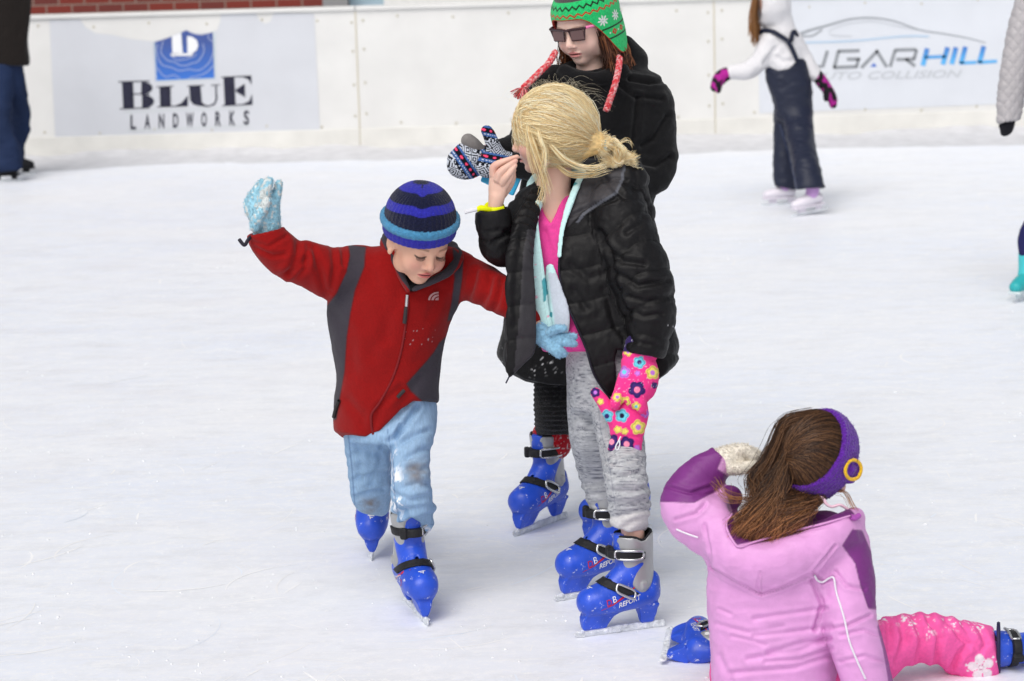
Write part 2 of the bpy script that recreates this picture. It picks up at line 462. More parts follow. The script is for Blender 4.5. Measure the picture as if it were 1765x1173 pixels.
# ---------------------------------------------------------------- the rink
def ice_material():
    m = bpy.data.materials.new("ice"); m.use_nodes = True; t = m.node_tree; N = t.nodes; Lk = t.links; p = N["Principled BSDF"]
    tc = N.new("ShaderNodeTexCoord")
    def noise(scale, detail, rough, stretch=(1, 1, 1), rot=0.0):
        mp = N.new("ShaderNodeMapping"); mp.inputs["Scale"].default_value = stretch; mp.inputs["Rotation"].default_value = (0, 0, rot)
        Lk.new(tc.outputs["Object"], mp.inputs[0])
        n = N.new("ShaderNodeTexNoise"); n.inputs["Scale"].default_value = scale; n.inputs["Detail"].default_value = detail
        n.inputs["Roughness"].default_value = rough; Lk.new(mp.outputs[0], n.inputs["Vector"]); return n.outputs[0]
    def rngmap(s, a, b, c, d):
        r = N.new("ShaderNodeMapRange"); r.inputs[1].default_value = a; r.inputs[2].default_value = b; r.inputs[3].default_value = c; r.inputs[4].default_value = d
        Lk.new(s, r.inputs[0]); return r.outputs[0]
    def math2(op, a, b):
        n = N.new("ShaderNodeMath"); n.operation = op
        for i, s in enumerate((a, b)):
            if isinstance(s, (int, float)): n.inputs[i].default_value = s
            else: Lk.new(s, n.inputs[i])
        return n.outputs[0]
    def mix(f, a, b):
        n = N.new("ShaderNodeMix"); n.data_type = 'RGBA'; Lk.new(f, n.inputs["Factor"])
        for k, s in (("A", a), ("B", b)):
            if isinstance(s, tuple): n.inputs[k].default_value = (*s, 1)
            else: Lk.new(s, n.inputs[k])
        return n.outputs["Result"]
    big = noise(0.55, 4, 0.55, (1, 1.6, 1)); mid = noise(3.0, 5, 0.6, (0.6, 1.6, 1), 0.25)
    c = mix(rngmap(big, 0.28, 0.62, 0, 1), (0.87, 0.88, 0.905), (0.80, 0.84, 0.925))
    c = mix(rngmap(mid, 0.50, 0.75, 0, 0.55), c, (0.77, 0.78, 0.80))
    sc1 = noise(9.0, 6, 0.7, (0.35, 5.0, 1), 0.22); sc2 = noise(8.0, 6, 0.7, (0.4, 5.5, 1), -0.35); sc3 = noise(10, 6, 0.7, (0.35, 6, 1), 1.1)
    sc4 = noise(170.0, 3, 0.6)
    s = math2('MAXIMUM', math2('MAXIMUM', rngmap(sc1, 0.54, 0.70, 0, 1), rngmap(sc2, 0.56, 0.72, 0, 1)), rngmap(sc3, 0.58, 0.74, 0, 0.8))
    c = mix(math2('MULTIPLY', s, 0.07), c, (0.66, 0.68, 0.71))
    w1 = noise(11.0, 7, 0.75, (0.3, 4.0, 1), 0.1); w2 = noise(14.0, 7, 0.75, (0.3, 4.0, 1), -0.6)
    wh = math2('MAXIMUM', rngmap(w1, 0.55, 0.68, 0, 1), rngmap(w2, 0.57, 0.70, 0, 1))
    c = mix(math2('MULTIPLY', wh, 0.75), c, (0.90, 0.905, 0.91))
    c = mix(rngmap(sc4, 0.55, 0.72, 0, 0.5), c, (0.90, 0.90, 0.91))
    f1 = noise(8.0, 9, 0.78, (0.55, 1.2, 1), 0.2); f2 = noise(12.0, 9, 0.82, (0.7, 1.1, 1), -0.3); f3 = noise(40.0, 7, 0.85, (1, 0.8, 1))
    c = mix(rngmap(f1, 0.48, 0.62, 0, 0.70), c, (0.755, 0.77, 0.80)); c = mix(rngmap(f2, 0.50, 0.64, 0, 0.70), c, (0.925, 0.93, 0.94)); c = mix(rngmap(f3, 0.53, 0.64, 0, 0.8), c, (0.94, 0.94, 0.94))
    Lk.new(c, p.inputs["Base Color"])
    Lk.new(rngmap(mid, 0.35, 0.65, 0.42, 0.72), p.inputs["Roughness"]); p.inputs["Specular IOR Level"].default_value = 0.32
    h = math2('ADD', math2('SUBTRACT', math2('MULTIPLY', wh, 0.8), s), math2('ADD', math2('MULTIPLY', sc4, 0.8), math2('MULTIPLY', f3, 1.2)))
    b = N.new("ShaderNodeBump"); b.inputs["Strength"].default_value = 0.10; b.inputs["Distance"].default_value = 0.004; Lk.new(h, b.inputs["Height"])
    Lk.new(b.outputs[0], p.inputs["Normal"])
    return m

def sheet(name, x0, x1, y0, y1, z, m):
    me = mesh_np(name, [(x0, y0, z), (x1, y0, z), (x1, y1, z), (x0, y1, z)], [(0, 1, 2, 3)], smooth=False)
    return tag(link(name, me, m), kind='structure')

M_ICE = ice_material()
YB = 19.35                                                # front face of the boards
sheet("ground", -250, 250, -200, 300, -0.06, mat("concrete", (0.25, 0.24, 0.23), 0.9, 0.4, 30, vary=0.2, vscale=3))
sheet("ice", -24, 24, -8, YB - 0.02, 0.0, M_ICE)

# skate cuts: shallow arcs of turned-up snow and scraped ice, uncountable
def skate_cuts():
    r = np.random.default_rng(11); V = []; Q = []; C = []; nb = 0
    for i in range(420):
        Y = 4.9 + 13.5 * r.random() ** 1.7; X = r.uniform(-0.26, 0.26) * Y
        Lg = r.uniform(0.04, 0.42) * (0.5 if r.random() < .4 else 1); a = r.normal(1.35, 0.5) if r.random() < .7 else r.normal(0.1, 0.6)
        kf = r.normal(0, 2.6); n = 14; t = np.linspace(-.5, .5, n) * Lg; th = a + kf * t
        x = X + np.cumsum(np.cos(th)) * Lg / n; y = Y + np.cumsum(np.sin(th)) * Lg / n
        wd = r.uniform(0.0010, 0.0034) * (1 + 0.05 * Y) * np.sin(np.linspace(0.05, math.pi - 0.05, n)) ** 0.5 * r.uniform(0.6, 1.3, n)
        nx, ny = -np.sin(th), np.cos(th); z = 0.0003 + 0.0007 * r.random()
        for sg in (-1, 1): V.append(np.stack([x + sg * wd * nx, y + sg * wd * ny, np.full(n, z)], 1))
        k = np.arange(n - 1); Q.append(np.stack([nb + k, nb + k + 1, nb + n + k + 1, nb + n + k], 1)); nb += 2 * n
        u = r.random(); g = (0.94, 0.94, 0.945) if u < 0.9 else (0.82, 0.87, 0.94)
        C.append(np.tile(np.array(g) * r.uniform(.95, 1.03), (2 * n, 1)))
    me = mesh_np("skate_cuts", np.concatenate(V), np.concatenate(Q), np.concatenate(C), smooth=False)
    tag(link("skate_cuts", me, mat("cut_ice", None, 0.6, spec=0.3)), "fine curved blade cuts scratched across the white ice", kind='stuff')
skate_cuts()

def crumbs():
    r = np.random.default_rng(5); ico = bmesh.new(); bmesh.ops.create_icosphere(ico, subdivisions=1, radius=1)
    bv = np.array([v.co[:] for v in ico.verts]); bf = np.array([[v.index for v in f.verts] for f in ico.faces]); ico.free()
    V = []; T = []; nb = 0
    for i in range(1500):
        Y = 5.0 + 9 * r.random() ** 1.8; X = r.uniform(-0.25, 0.25) * Y
        if i % 4 == 0 and i > 40: X, Y = X0 + r.normal(0, .05), Y0 + r.normal(0, .03)
        else: X0, Y0 = X, Y
        s = r.uniform(0.001, 0.0038) * (1.7 if r.random() < .06 else 1)
        V.append(bv * s * r.uniform(0.7, 1.4, (1, 3)) * (1, 1, .55) + (X, Y, s * .3)); T.append(bf + nb); nb += len(bv)
    me = mesh_np("snow_crumbs", np.concatenate(V), None, tris=np.concatenate(T))
    tag(link("snow_crumbs", me, mat("crumb_snow", (0.88, 0.89, 0.91), 0.8)), "loose crumbs of scraped snow on the ice", kind='stuff')
crumbs()

# snow pushed up along the foot of the boards
def bank():
    nx, ny = 500, 14; X = np.linspace(-9, 9, nx); T = np.linspace(0, 1, ny)
    gx, gt = np.meshgrid(X, T, indexing='ij'); P = np.stack([gx * 2.2, gt * 3, gx * 0], -1)
    h = (1 - gt) ** 1.8 * (0.055 + 0.05 * fbm(P, 4)) + 0.012 * fbm(P * 4 + 5, 3) * (1 - gt) - 0.004 * gt
    y = YB - 0.004 - gt * (1.0 + 0.5 * fbm(np.stack([gx * .8, gx * 0, gx * 0], -1), 3))
    idx = np.arange(nx * ny).reshape(nx, ny)
    q = np.stack([idx[:-1, :-1], idx[:-1, 1:], idx[1:, 1:], idx[1:, :-1]], -1).reshape(-1, 4)
    me = mesh_np("snow_bank", np.stack([gx, y, h], -1).reshape(-1, 3), q)
    tag(link("snow_bank", me, mat("bank_snow", (0.62, 0.62, 0.64), 0.85, 0.6, 30, vary=0.09, vscale=9)), "low ridge of grey scraped snow along the foot of the boards", kind='stuff')
bank()

M_BOARD = mat("board_plastic", (0.70, 0.695, 0.68), 0.45, 0.10, 6, spec=0.35, vary=0.05, vscale=2.5)
M_KICK = mat("kick_plastic", (0.71, 0.70, 0.665), 0.5, 0.15, 8, spec=0.3, vary=0.07, vscale=4)
M_SEAM = mat("seam", (0.58, 0.54, 0.44), 0.8)
M_SCREW = mat("screw_head", (0.52, 0.49, 0.40), 0.5, metal=0.2)
M_VINYL = mat("sign_vinyl", (0.60, 0.615, 0.655), 0.35, 0.06, 5, spec=0.4, vary=0.03, vscale=3)
M_VINYL2 = mat("sign_vinyl_blue_white", (0.655, 0.68, 0.73), 0.35, 0.06, 5, spec=0.4, vary=0.03, vscale=3)
M_INK = mat("ink_black", (0.018, 0.018, 0.04), 0.4, vary=0.2, vscale=30)
M_GREYINK = mat("ink_grey", (0.33, 0.35, 0.38), 0.4)
M_PALEINK = mat("ink_pale_grey", (0.52, 0.545, 0.58), 0.4)
M_WHITEINK = mat("ink_white", (0.80, 0.81, 0.84), 0.4)
M_LINE = mat("ink_line", (0.40, 0.46, 0.66), 0.4)
M_SKYINK = mat("ink_light_blue", (0.45, 0.60, 0.76), 0.4)

def grad_mat(name, c0, c1, axis, a, b):
    m = bpy.data.materials.new(name); m.use_nodes = True; t = m.node_tree; N = t.nodes
    tc = N.new("ShaderNodeTexCoord"); sp = N.new("ShaderNodeSeparateXYZ"); r = N.new("ShaderNodeMapRange"); mx = N.new("ShaderNodeMix"); mx.data_type = 'RGBA'
    t.links.new(tc.outputs["Object"], sp.inputs[0]); t.links.new(sp.outputs[axis], r.inputs[0]); r.inputs[1].default_value = a; r.inputs[2].default_value = b
    t.links.new(r.outputs[0], mx.inputs["Factor"]); mx.inputs["A"].default_value = (*c0, 1); mx.inputs["B"].default_value = (*c1, 1)
    t.links.new(mx.outputs["Result"], N["Principled BSDF"].inputs["Base Color"]); N["Principled BSDF"].inputs["Roughness"].default_value = 0.4
    return m

def bp(px, py, lift=0.0): return unproj(px, py, YB - lift)       # a point on the board face
def flat(name, polys, lift, mt, parent, org):
    """printed flat shapes lying on the boards"""
    bm = bmesh.new()
    for pts in polys:
        vs = [bm.verts.new(Vector(bp(x, y, lift) - org)) for x, y in pts]; f = bm.faces.new(vs); f.normal_update()
    bmesh.ops.triangulate(bm, faces=bm.faces[:]); bmesh.ops.recalc_face_normals(bm, faces=bm.faces[:])
    return bm_obj(name, bm, mt, parent)
def ribbon(pts, wd):
    P = np.array(pts, float); T = np.gradient(P, axis=0); T /= np.maximum(np.linalg.norm(T, axis=1, keepdims=True), 1e-9)
    Nn = np.stack([-T[:, 1], T[:, 0]], 1) * (np.asarray(wd, float).reshape(-1, 1) if np.ndim(wd) else wd) / 2
    A, B = P + Nn, P - Nn
    return [[tuple(A[i]), tuple(A[i + 1]), tuple(B[i + 1]), tuple(B[i])] for i in range(len(P) - 1)]
def curve(pts, n=6):
    P = np.column_stack([np.array(pts, float), np.zeros(len(pts))]); return catmull(P, n)[:, :2]

SEAMS = [-618, -1, 617, 1232, 1846, 2460]
SEAM_X = [float(bp(x, 140)[0]) for x in SEAMS]
BOARD_TOP = 1.155
board_labels = ["blank white rink board panel ending left of the seam behind the person in jeans", "white rink board panel carrying the blue square logo and black lettering",
                "plain white rink board panel without any sign between the two printed ones", "white rink board panel carrying the car outline and grey and blue lettering",
                "white rink board panel at the far right end past the car sign"]
BOARDS = []
for i in range(5):
    x0, x1 = SEAM_X[i] + 0.004, SEAM_X[i + 1] - 0.004; org = np.array([(x0 + x1) / 2, YB, 0.0])
    rt = empty("rink_board", org); tag(rt, board_labels[i], "rink board", "white boards round the rink"); BOARDS.append((rt, org))
    hw = (x1 - x0) / 2
    b = bmesh.new(); add_box(b, (0, 0.02, 0.62), (hw, 0.02, BOARD_TOP / 2 - 0.045)); bm_obj("panel", b, M_BOARD, rt, bevel=0.003)
    b = bmesh.new(); add_box(b, (0, 0.012, 0.085), (hw, 0.024, 0.105)); bm_obj("kick_plate", b, M_KICK, rt, bevel=0.005)
    b = bmesh.new(); add_box(b, (0, 0.05, BOARD_TOP + 0.002), (hw, 0.075, 0.016)); bm_obj("cap_rail", b, M_BOARD, rt, bevel=0.006)
    b = bmesh.new(); add_box(b, (hw + 0.004, 0.016, 0.58), (0.006, 0.02, 0.55)); bm_obj("seam_strip", b, M_SEAM, rt)
    for (fx, z) in [(f, zz) for f in (-0.78, -0.47, -0.16, 0.16, 0.47, 0.78) for zz in (0.22, 1.075)] + [(s, zz) for s in (-0.972, 0.968) for zz in (0.30, 0.55, 0.82, 1.05)]:
        b = bmesh.new(); bmesh.ops.create_cone(b, cap_ends=True, segments=12, radius1=0.011, radius2=0.008, depth=0.005,
                          matrix=Matrix.Translation((fx * hw + 0.02 * math.sin(fx * 40 + i), -0.0025, z + 0.01 * math.sin(fx * 30))) @ Matrix.Rotation(math.radians(90), 4, 'X'))
        bm_obj("screw", b, M_SCREW, rt)

# sign with the blue square
rt, org = BOARDS[1]
Z2 = lambda pts, s=2.674, ox=0.0, oy=0.0: [(x / s + ox, y / s + oy) for x, y in pts]
sign = flat("sign", [Z2([(228, 92), (370, 88), (395, 125), (440, 152), (520, 160), (600, 178), (702, 190), (760, 180), (800, 160), (850, 140), (905, 152), (960, 150), (1000, 138), (1015, 100), (1018, 62),
                        (1180, 60), (1195, 92), (1222, 108), (1245, 100), (1262, 58), (1448, 62), (1475, 605), (255, 650)])], 0.003, M_VINYL, rt, org)
M_SQ = grad_mat("ink_blue_square", (0.045, 0.085, 0.30), (0.03, 0.16, 0.60), 2, 0.93, 0.62)
flat("logo_square", [Z2([(708, 195), (745, 183), (790, 168), (835, 150), (860, 138), (880, 150), (905, 158), (930, 160), (980, 148), (988, 360), (718, 372)])], 0.006, M_SQ, sign, org)
rb = []
for ox, oy, pts in ((0, 0, [(790, 255), (815, 275), (850, 272), (885, 262), (905, 248)]), (0, 0, [(752, 185), (742, 240), (770, 275), (805, 285), (830, 300), (860, 300), (885, 290), (915, 280), (940, 235), (935, 200)]),
                    (0, 0, [(728, 200), (722, 240), (745, 295), (790, 310), (830, 325), (870, 318), (920, 322), (965, 285), (983, 240)]), (0, 0, [(722, 310), (760, 352), (800, 345), (830, 360)]), (0, 0, [(870, 358), (915, 348), (955, 330), (984, 300)]),
                    (0, 0, [(958, 155), (965, 180), (984, 192)])):
    rb += ribbon(curve(Z2(pts), 5), 1.3)
flat("contour_line", rb, 0.009, M_LINE, sign, org)
rb = ribbon(Z2([(712, 195), (722, 372), (992, 360), (988, 150)]), 1.6); flat("logo_border", rb, 0.0075, mat("ink_border", (0.55, 0.68, 0.72), .4), sign, org)
flat("logo_letter", [Z2([(792, 165), (835, 150), (842, 245), (795, 250)]), Z2([(862, 165), (885, 168), (908, 185), (914, 210), (905, 232), (885, 246), (864, 246)]), Z2([(784, 246), (890, 244), (884, 256), (790, 258)])], 0.012, M_WHITEINK, sign, org)
def arc(cx, cy, rx, ry, a0, a1, n=14): return [(cx + rx * math.cos(math.radians(a)), cy + ry * math.sin(math.radians(a))) for a in np.linspace(a0, a1, n)]
BL = [[(562, 378), (613, 376), (618, 498), (568, 500)], [(652, 376)] + arc(655, 404, 48, 28, -90, 90) + [(650, 432)], [(654, 436)] + arc(658, 466, 52, 31, -90, 90) + [(655, 497)],
      [(545, 374), (690, 370), (690, 375), (545, 379)], [(552, 498), (690, 493), (690, 498), (552, 503)], [(600, 430), (690, 430), (690, 435), (600, 435)],
      [(735, 398), (786, 396), (788, 490), (738, 492)], [(720, 398), (800, 394), (800, 398), (720, 402)], [(725, 489), (862, 484), (862, 489), (725, 494)], [(866, 438), (866, 488), (800, 489), (835, 475)],
      [(872, 394), (924, 392), (930, 470), (950, 486), (920, 488), (890, 480), (876, 460)], [(862, 394), (940, 390), (940, 394), (862, 398)], [(930, 478), (960, 486), (985, 476), (994, 455), (992, 390), (998, 390), (1002, 456), (990, 482), (960, 492), (930, 488)],
      [(972, 390), (1014, 388), (1014, 392), (972, 394)], [(1030, 356), (1080, 354), (1086, 482), (1036, 484)], [(1020, 353), (1158, 347), (1158, 352), (1020, 358)], [(1024, 483), (1162, 477), (1162, 482), (1024, 488)],
      [(1110, 350), (1158, 348), (1160, 392), (1145, 365)], [(1085, 414), (1128, 384), (1130, 448), (1086, 420)], [(1162, 432), (1164, 480), (1110, 482), (1148, 466)]]
flat("lettering", [Z2(p) for p in BL], 0.006, M_INK, sign, org)
def board_text(s, cx, cy, h, wd, mt, parent, org, shear=0.0, bold=0.0, name="lettering", lift=0.006, tilt=0.0):
    me = text_mesh(s, 1.0, shear, 0, 1.0, bold); co = np.array([v.co[:] for v in me.vertices]); mn, mxx = co.min(0), co.max(0)
    for v in me.vertices:
        u = (v.co.x - (mn[0] + mxx[0]) / 2) / (mxx[0] - mn[0]) * wd; q = (v.co.y - (mn[1] + mxx[1]) / 2) / (mxx[1] - mn[1]) * h
        v.co = Vector(bp(cx + u, cy - q + tilt * u, lift) - org)
    return link(name, me, mt, parent)
for i, ch in enumerate("LANDWORKS"):
    board_text(ch, (614 + i * 65.2) / 2.674, (562 - i * 2.6) / 2.674, 25, 9.5 if ch != 'W' else 13.5, M_INK, sign, org, bold=0.025)
flat("rule_line", ribbon(Z2([(572, 515), (1150, 494)]), 0.8) + ribbon(Z2([(585, 602), (1150, 578)]), 0.8), 0.006, mat("ink_rule", (0.55, 0.62, 0.60), .5), sign, org)

# sign with the car outline
rt, org = BOARDS[3]
Z7 = lambda pts: [(x / 2.094 + 1200, y / 2.094) for x, y in pts]
sign = flat("sign", [Z7([(222, -10), (1330, -42), (1330, 366), (228, 408)])], 0.003, M_VINYL2, rt, org)
roof = curve(Z7([(360, 130), (400, 112), (470, 92), (560, 68), (640, 64), (715, 76), (810, 108), (900, 122), (985, 138), (1045, 154)]), 6)
flat("car_outline", ribbon(roof, np.interp(np.arange(len(roof)), [0, 8, 20, len(roof) - 1], [6, 4.2, 3.0, 1.6])) + ribbon(curve(Z7([(370, 130), (420, 128), (455, 105)]), 4), 3.0), 0.006, M_GREYINK, sign, org)
flat("window_line", ribbon(curve(Z7([(560, 82), (505, 98), (482, 112), (490, 126), (560, 130)]), 4), 1.4) + ribbon(curve(Z7([(560, 82), (640, 76), (720, 92), (800, 108)]), 4), 1.2), 0.006, M_PALEINK, sign, org)
flat("body_line", ribbon(curve(Z7([(385, 153), (560, 147), (700, 134), (770, 129), (840, 130)]), 5), 2.6), 0.0075, M_SKYINK, sign, org)
sl_ = lambda pts: ribbon(Z7(pts), 5.6)
GR = []
GR += sl_([(352, 186), (318, 186), (306, 210), (340, 214), (332, 240), (296, 242)])
GR += sl_([(404, 188), (392, 236)]) + sl_([(390, 240), (452, 240)]) + sl_([(474, 182), (456, 242)])
GR += sl_([(590, 182), (512, 184)]) + sl_([(514, 182), (498, 244)]) + sl_([(494, 243), (578, 240)]) + sl_([(578, 243), (586, 210)]) + sl_([(592, 212), (544, 213)])
GR += sl_([(596, 244), (655, 182)]) + sl_([(650, 180), (688, 241)])
GR += sl_([(718, 180), (700, 240)]) + sl_([(716, 180), (794, 178)]) + sl_([(796, 178), (786, 212)]) + sl_([(790, 212), (722, 214)]) + sl_([(756, 212), (790, 238)])
flat("lettering", GR, 0.006, mat("ink_steel", (0.27, 0.285, 0.31), .35), sign, org)
flat("lettering", [Z7([(628, 240), (642, 226), (652, 240)])], 0.006, mat("ink_blue", (0.06, 0.16, 0.55), .4), sign, org)
M_HILL = grad_mat("ink_blue_fade", (0.02, 0.07, 0.42), (0.10, 0.42, 0.80), 2, 0.76, 0.60)
tk = lambda pts, wd=8.5: ribbon(Z7(pts), wd)
HL = tk([(834, 174), (818, 236)]) + tk([(908, 170), (890, 232)]) + tk([(826, 206), (900, 203)], 5.5) + tk([(938, 170), (922, 231)]) + \
     tk([(972, 168), (956, 228)]) + tk([(950, 227), (1012, 224)], 5.5) + tk([(1038, 166), (1022, 226)]) + tk([(1016, 225), (1086, 220)], 5.5)
flat("lettering", HL, 0.006, M_HILL, sign, org)
board_text("AUTO COLLISION", 1200 + 682 / 2.094, 270 / 2.094, 13.5, 266, M_PALEINK, sign, org, shear=0.3, bold=0.01, tilt=-0.018)

# brick building behind the boards
def brick_material():
    m = bpy.data.materials.new("brick"); m.use_nodes = True; t = m.node_tree; N = t.nodes; p = N["Principled BSDF"]
    tc = N.new("ShaderNodeTexCoord"); mp = N.new("ShaderNodeMapping"); mp.inputs["Rotation"].default_value = (math.radians(90), 0, 0)
    t.links.new(tc.outputs["Object"], mp.inputs[0])
    b = N.new("ShaderNodeTexBrick"); t.links.new(mp.outputs[0], b.inputs["Vector"]); b.inputs["Scale"].default_value = 1.0
    b.inputs["Brick Width"].default_value = 0.226; b.inputs["Row Height"].default_value = 0.079; b.inputs["Mortar Size"].default_value = 0.008
    b.inputs["Color1"].default_value = (0.22, 0.032, 0.022, 1); b.inputs["Color2"].default_value = (0.10, 0.04, 0.04, 1); b.inputs["Mortar"].default_value = (0.27, 0.19, 0.16, 1)
    b.inputs["Bias"].default_value = -0.45; b.inputs["Mortar Smooth"].default_value = 0.2
    nz = N.new("ShaderNodeTexNoise"); nz.inputs["Scale"].default_value = 60; nz.inputs["Detail"].default_value = 6; t.links.new(tc.outputs["Object"], nz.inputs["Vector"])
    mr = N.new("ShaderNodeMapRange"); mr.inputs[3].default_value = 0.6; mr.inputs[4].default_value = 1.4; t.links.new(nz.outputs[0], mr.inputs[0])
    sc_ = N.new("ShaderNodeVectorMath"); sc_.operation = 'SCALE'; t.links.new(b.outputs["Color"], sc_.inputs[0]); t.links.new(mr.outputs[0], sc_.inputs["Scale"])
    t.links.new(sc_.outputs[0], p.inputs["Base Color"]); p.inputs["Roughness"].default_value = 0.85
    bu = N.new("ShaderNodeBump"); bu.inputs["Strength"].default_value = 0.6; bu.inputs["Distance"].default_value = 0.01; bu.invert = True
    t.links.new(b.outputs["Fac"], bu.inputs["Height"]); t.links.new(bu.outputs[0], p.inputs["Normal"])
    return m
YW = 21.3
def wx(px): return float(unproj(px, 5, YW)[0])
bld = empty("brick_building", (wx(300), YW, 0)); tag(bld, "red brick building just behind the white boards at the upper left", "building")
xL, xR = wx(-900), wx(556); o0 = wx(300)
b = bmesh.new(); add_box(b, ((xL + xR) / 2 - o0, 0.15, 2.0), ((xR - xL) / 2, 0.15, 2.0)); bm_obj("wall", b, brick_material(), bld)
b = bmesh.new(); add_box(b, (wx(578) - o0, 0.13, 2.0), ((wx(600) - xR) / 2 - .002, 0.15, 2.0)); bm_obj("corner_pier", b, mat("pier_grey", (0.30, 0.30, 0.31), .8, .3, 40), bld, bevel=0.004)
b = bmesh.new(); add_box(b, (wx(632) - o0, 0.2, 1.9), ((wx(664) - wx(601)) / 2, 0.02, 1.6)); bm_obj("window_pane", b, mat("pale_glass", (0.42, 0.56, 0.66), .15, spec=.5), bld)
b = bmesh.new(); add_box(b, (wx(1650) - o0, 0.16, 2.0), ((wx(2640) - wx(665)) / 2, 0.12, 2.0)); bm_obj("rendered_wall", b, mat("white_render", (0.86, 0.86, 0.85), .8, .2, 30, vary=.05), bld)
# ---------------------------------------------------------------- rental skates (millimetres, x to the toe, y to the side, z up)
M_BLUE = mat("blue_plastic", (0.018, 0.078, 0.58), 0.36, 0.12, 160, spec=0.5, vary=0.16, vscale=25, snow=0.40, sscale=60, b2=0.10, b2scale=14)
M_SILVER = mat("silver_plastic", (0.36, 0.365, 0.375), 0.32, 0.08, 220, spec=0.5, metal=0.35, vary=0.07, vscale=30, snow=0.05, sscale=60)
M_STRAP = mat("strap_webbing", (0.012, 0.012, 0.014), 0.6, 0.25, 500, vary=0.3, vscale=80, snow=0.08, sscale=80)
M_LINER = mat("liner_black", (0.012, 0.012, 0.015), 0.8)
M_CHROME = mat("buckle_metal", (0.55, 0.56, 0.58), 0.25, metal=0.8)
M_BLADE = mat("frosted_blade", (0.66, 0.69, 0.72), 0.45, 0.7, 120, spec=0.5, vary=0.15, vscale=60, snow=0.62, sscale=40)
M_RED = mat("print_red", (0.55, 0.02, 0.03), 0.4); M_PRINT = mat("print_white", (0.75, 0.76, 0.8), 0.4)

def poly2(A, B, pts):
    """signed distance to a polygon, arrays A,B broadcast"""
    A, B = np.broadcast_arrays(A, B); p = np.stack([A.ravel(), B.ravel()], 1).astype(float)
    return sd_poly(p, pts).reshape(A.shape)

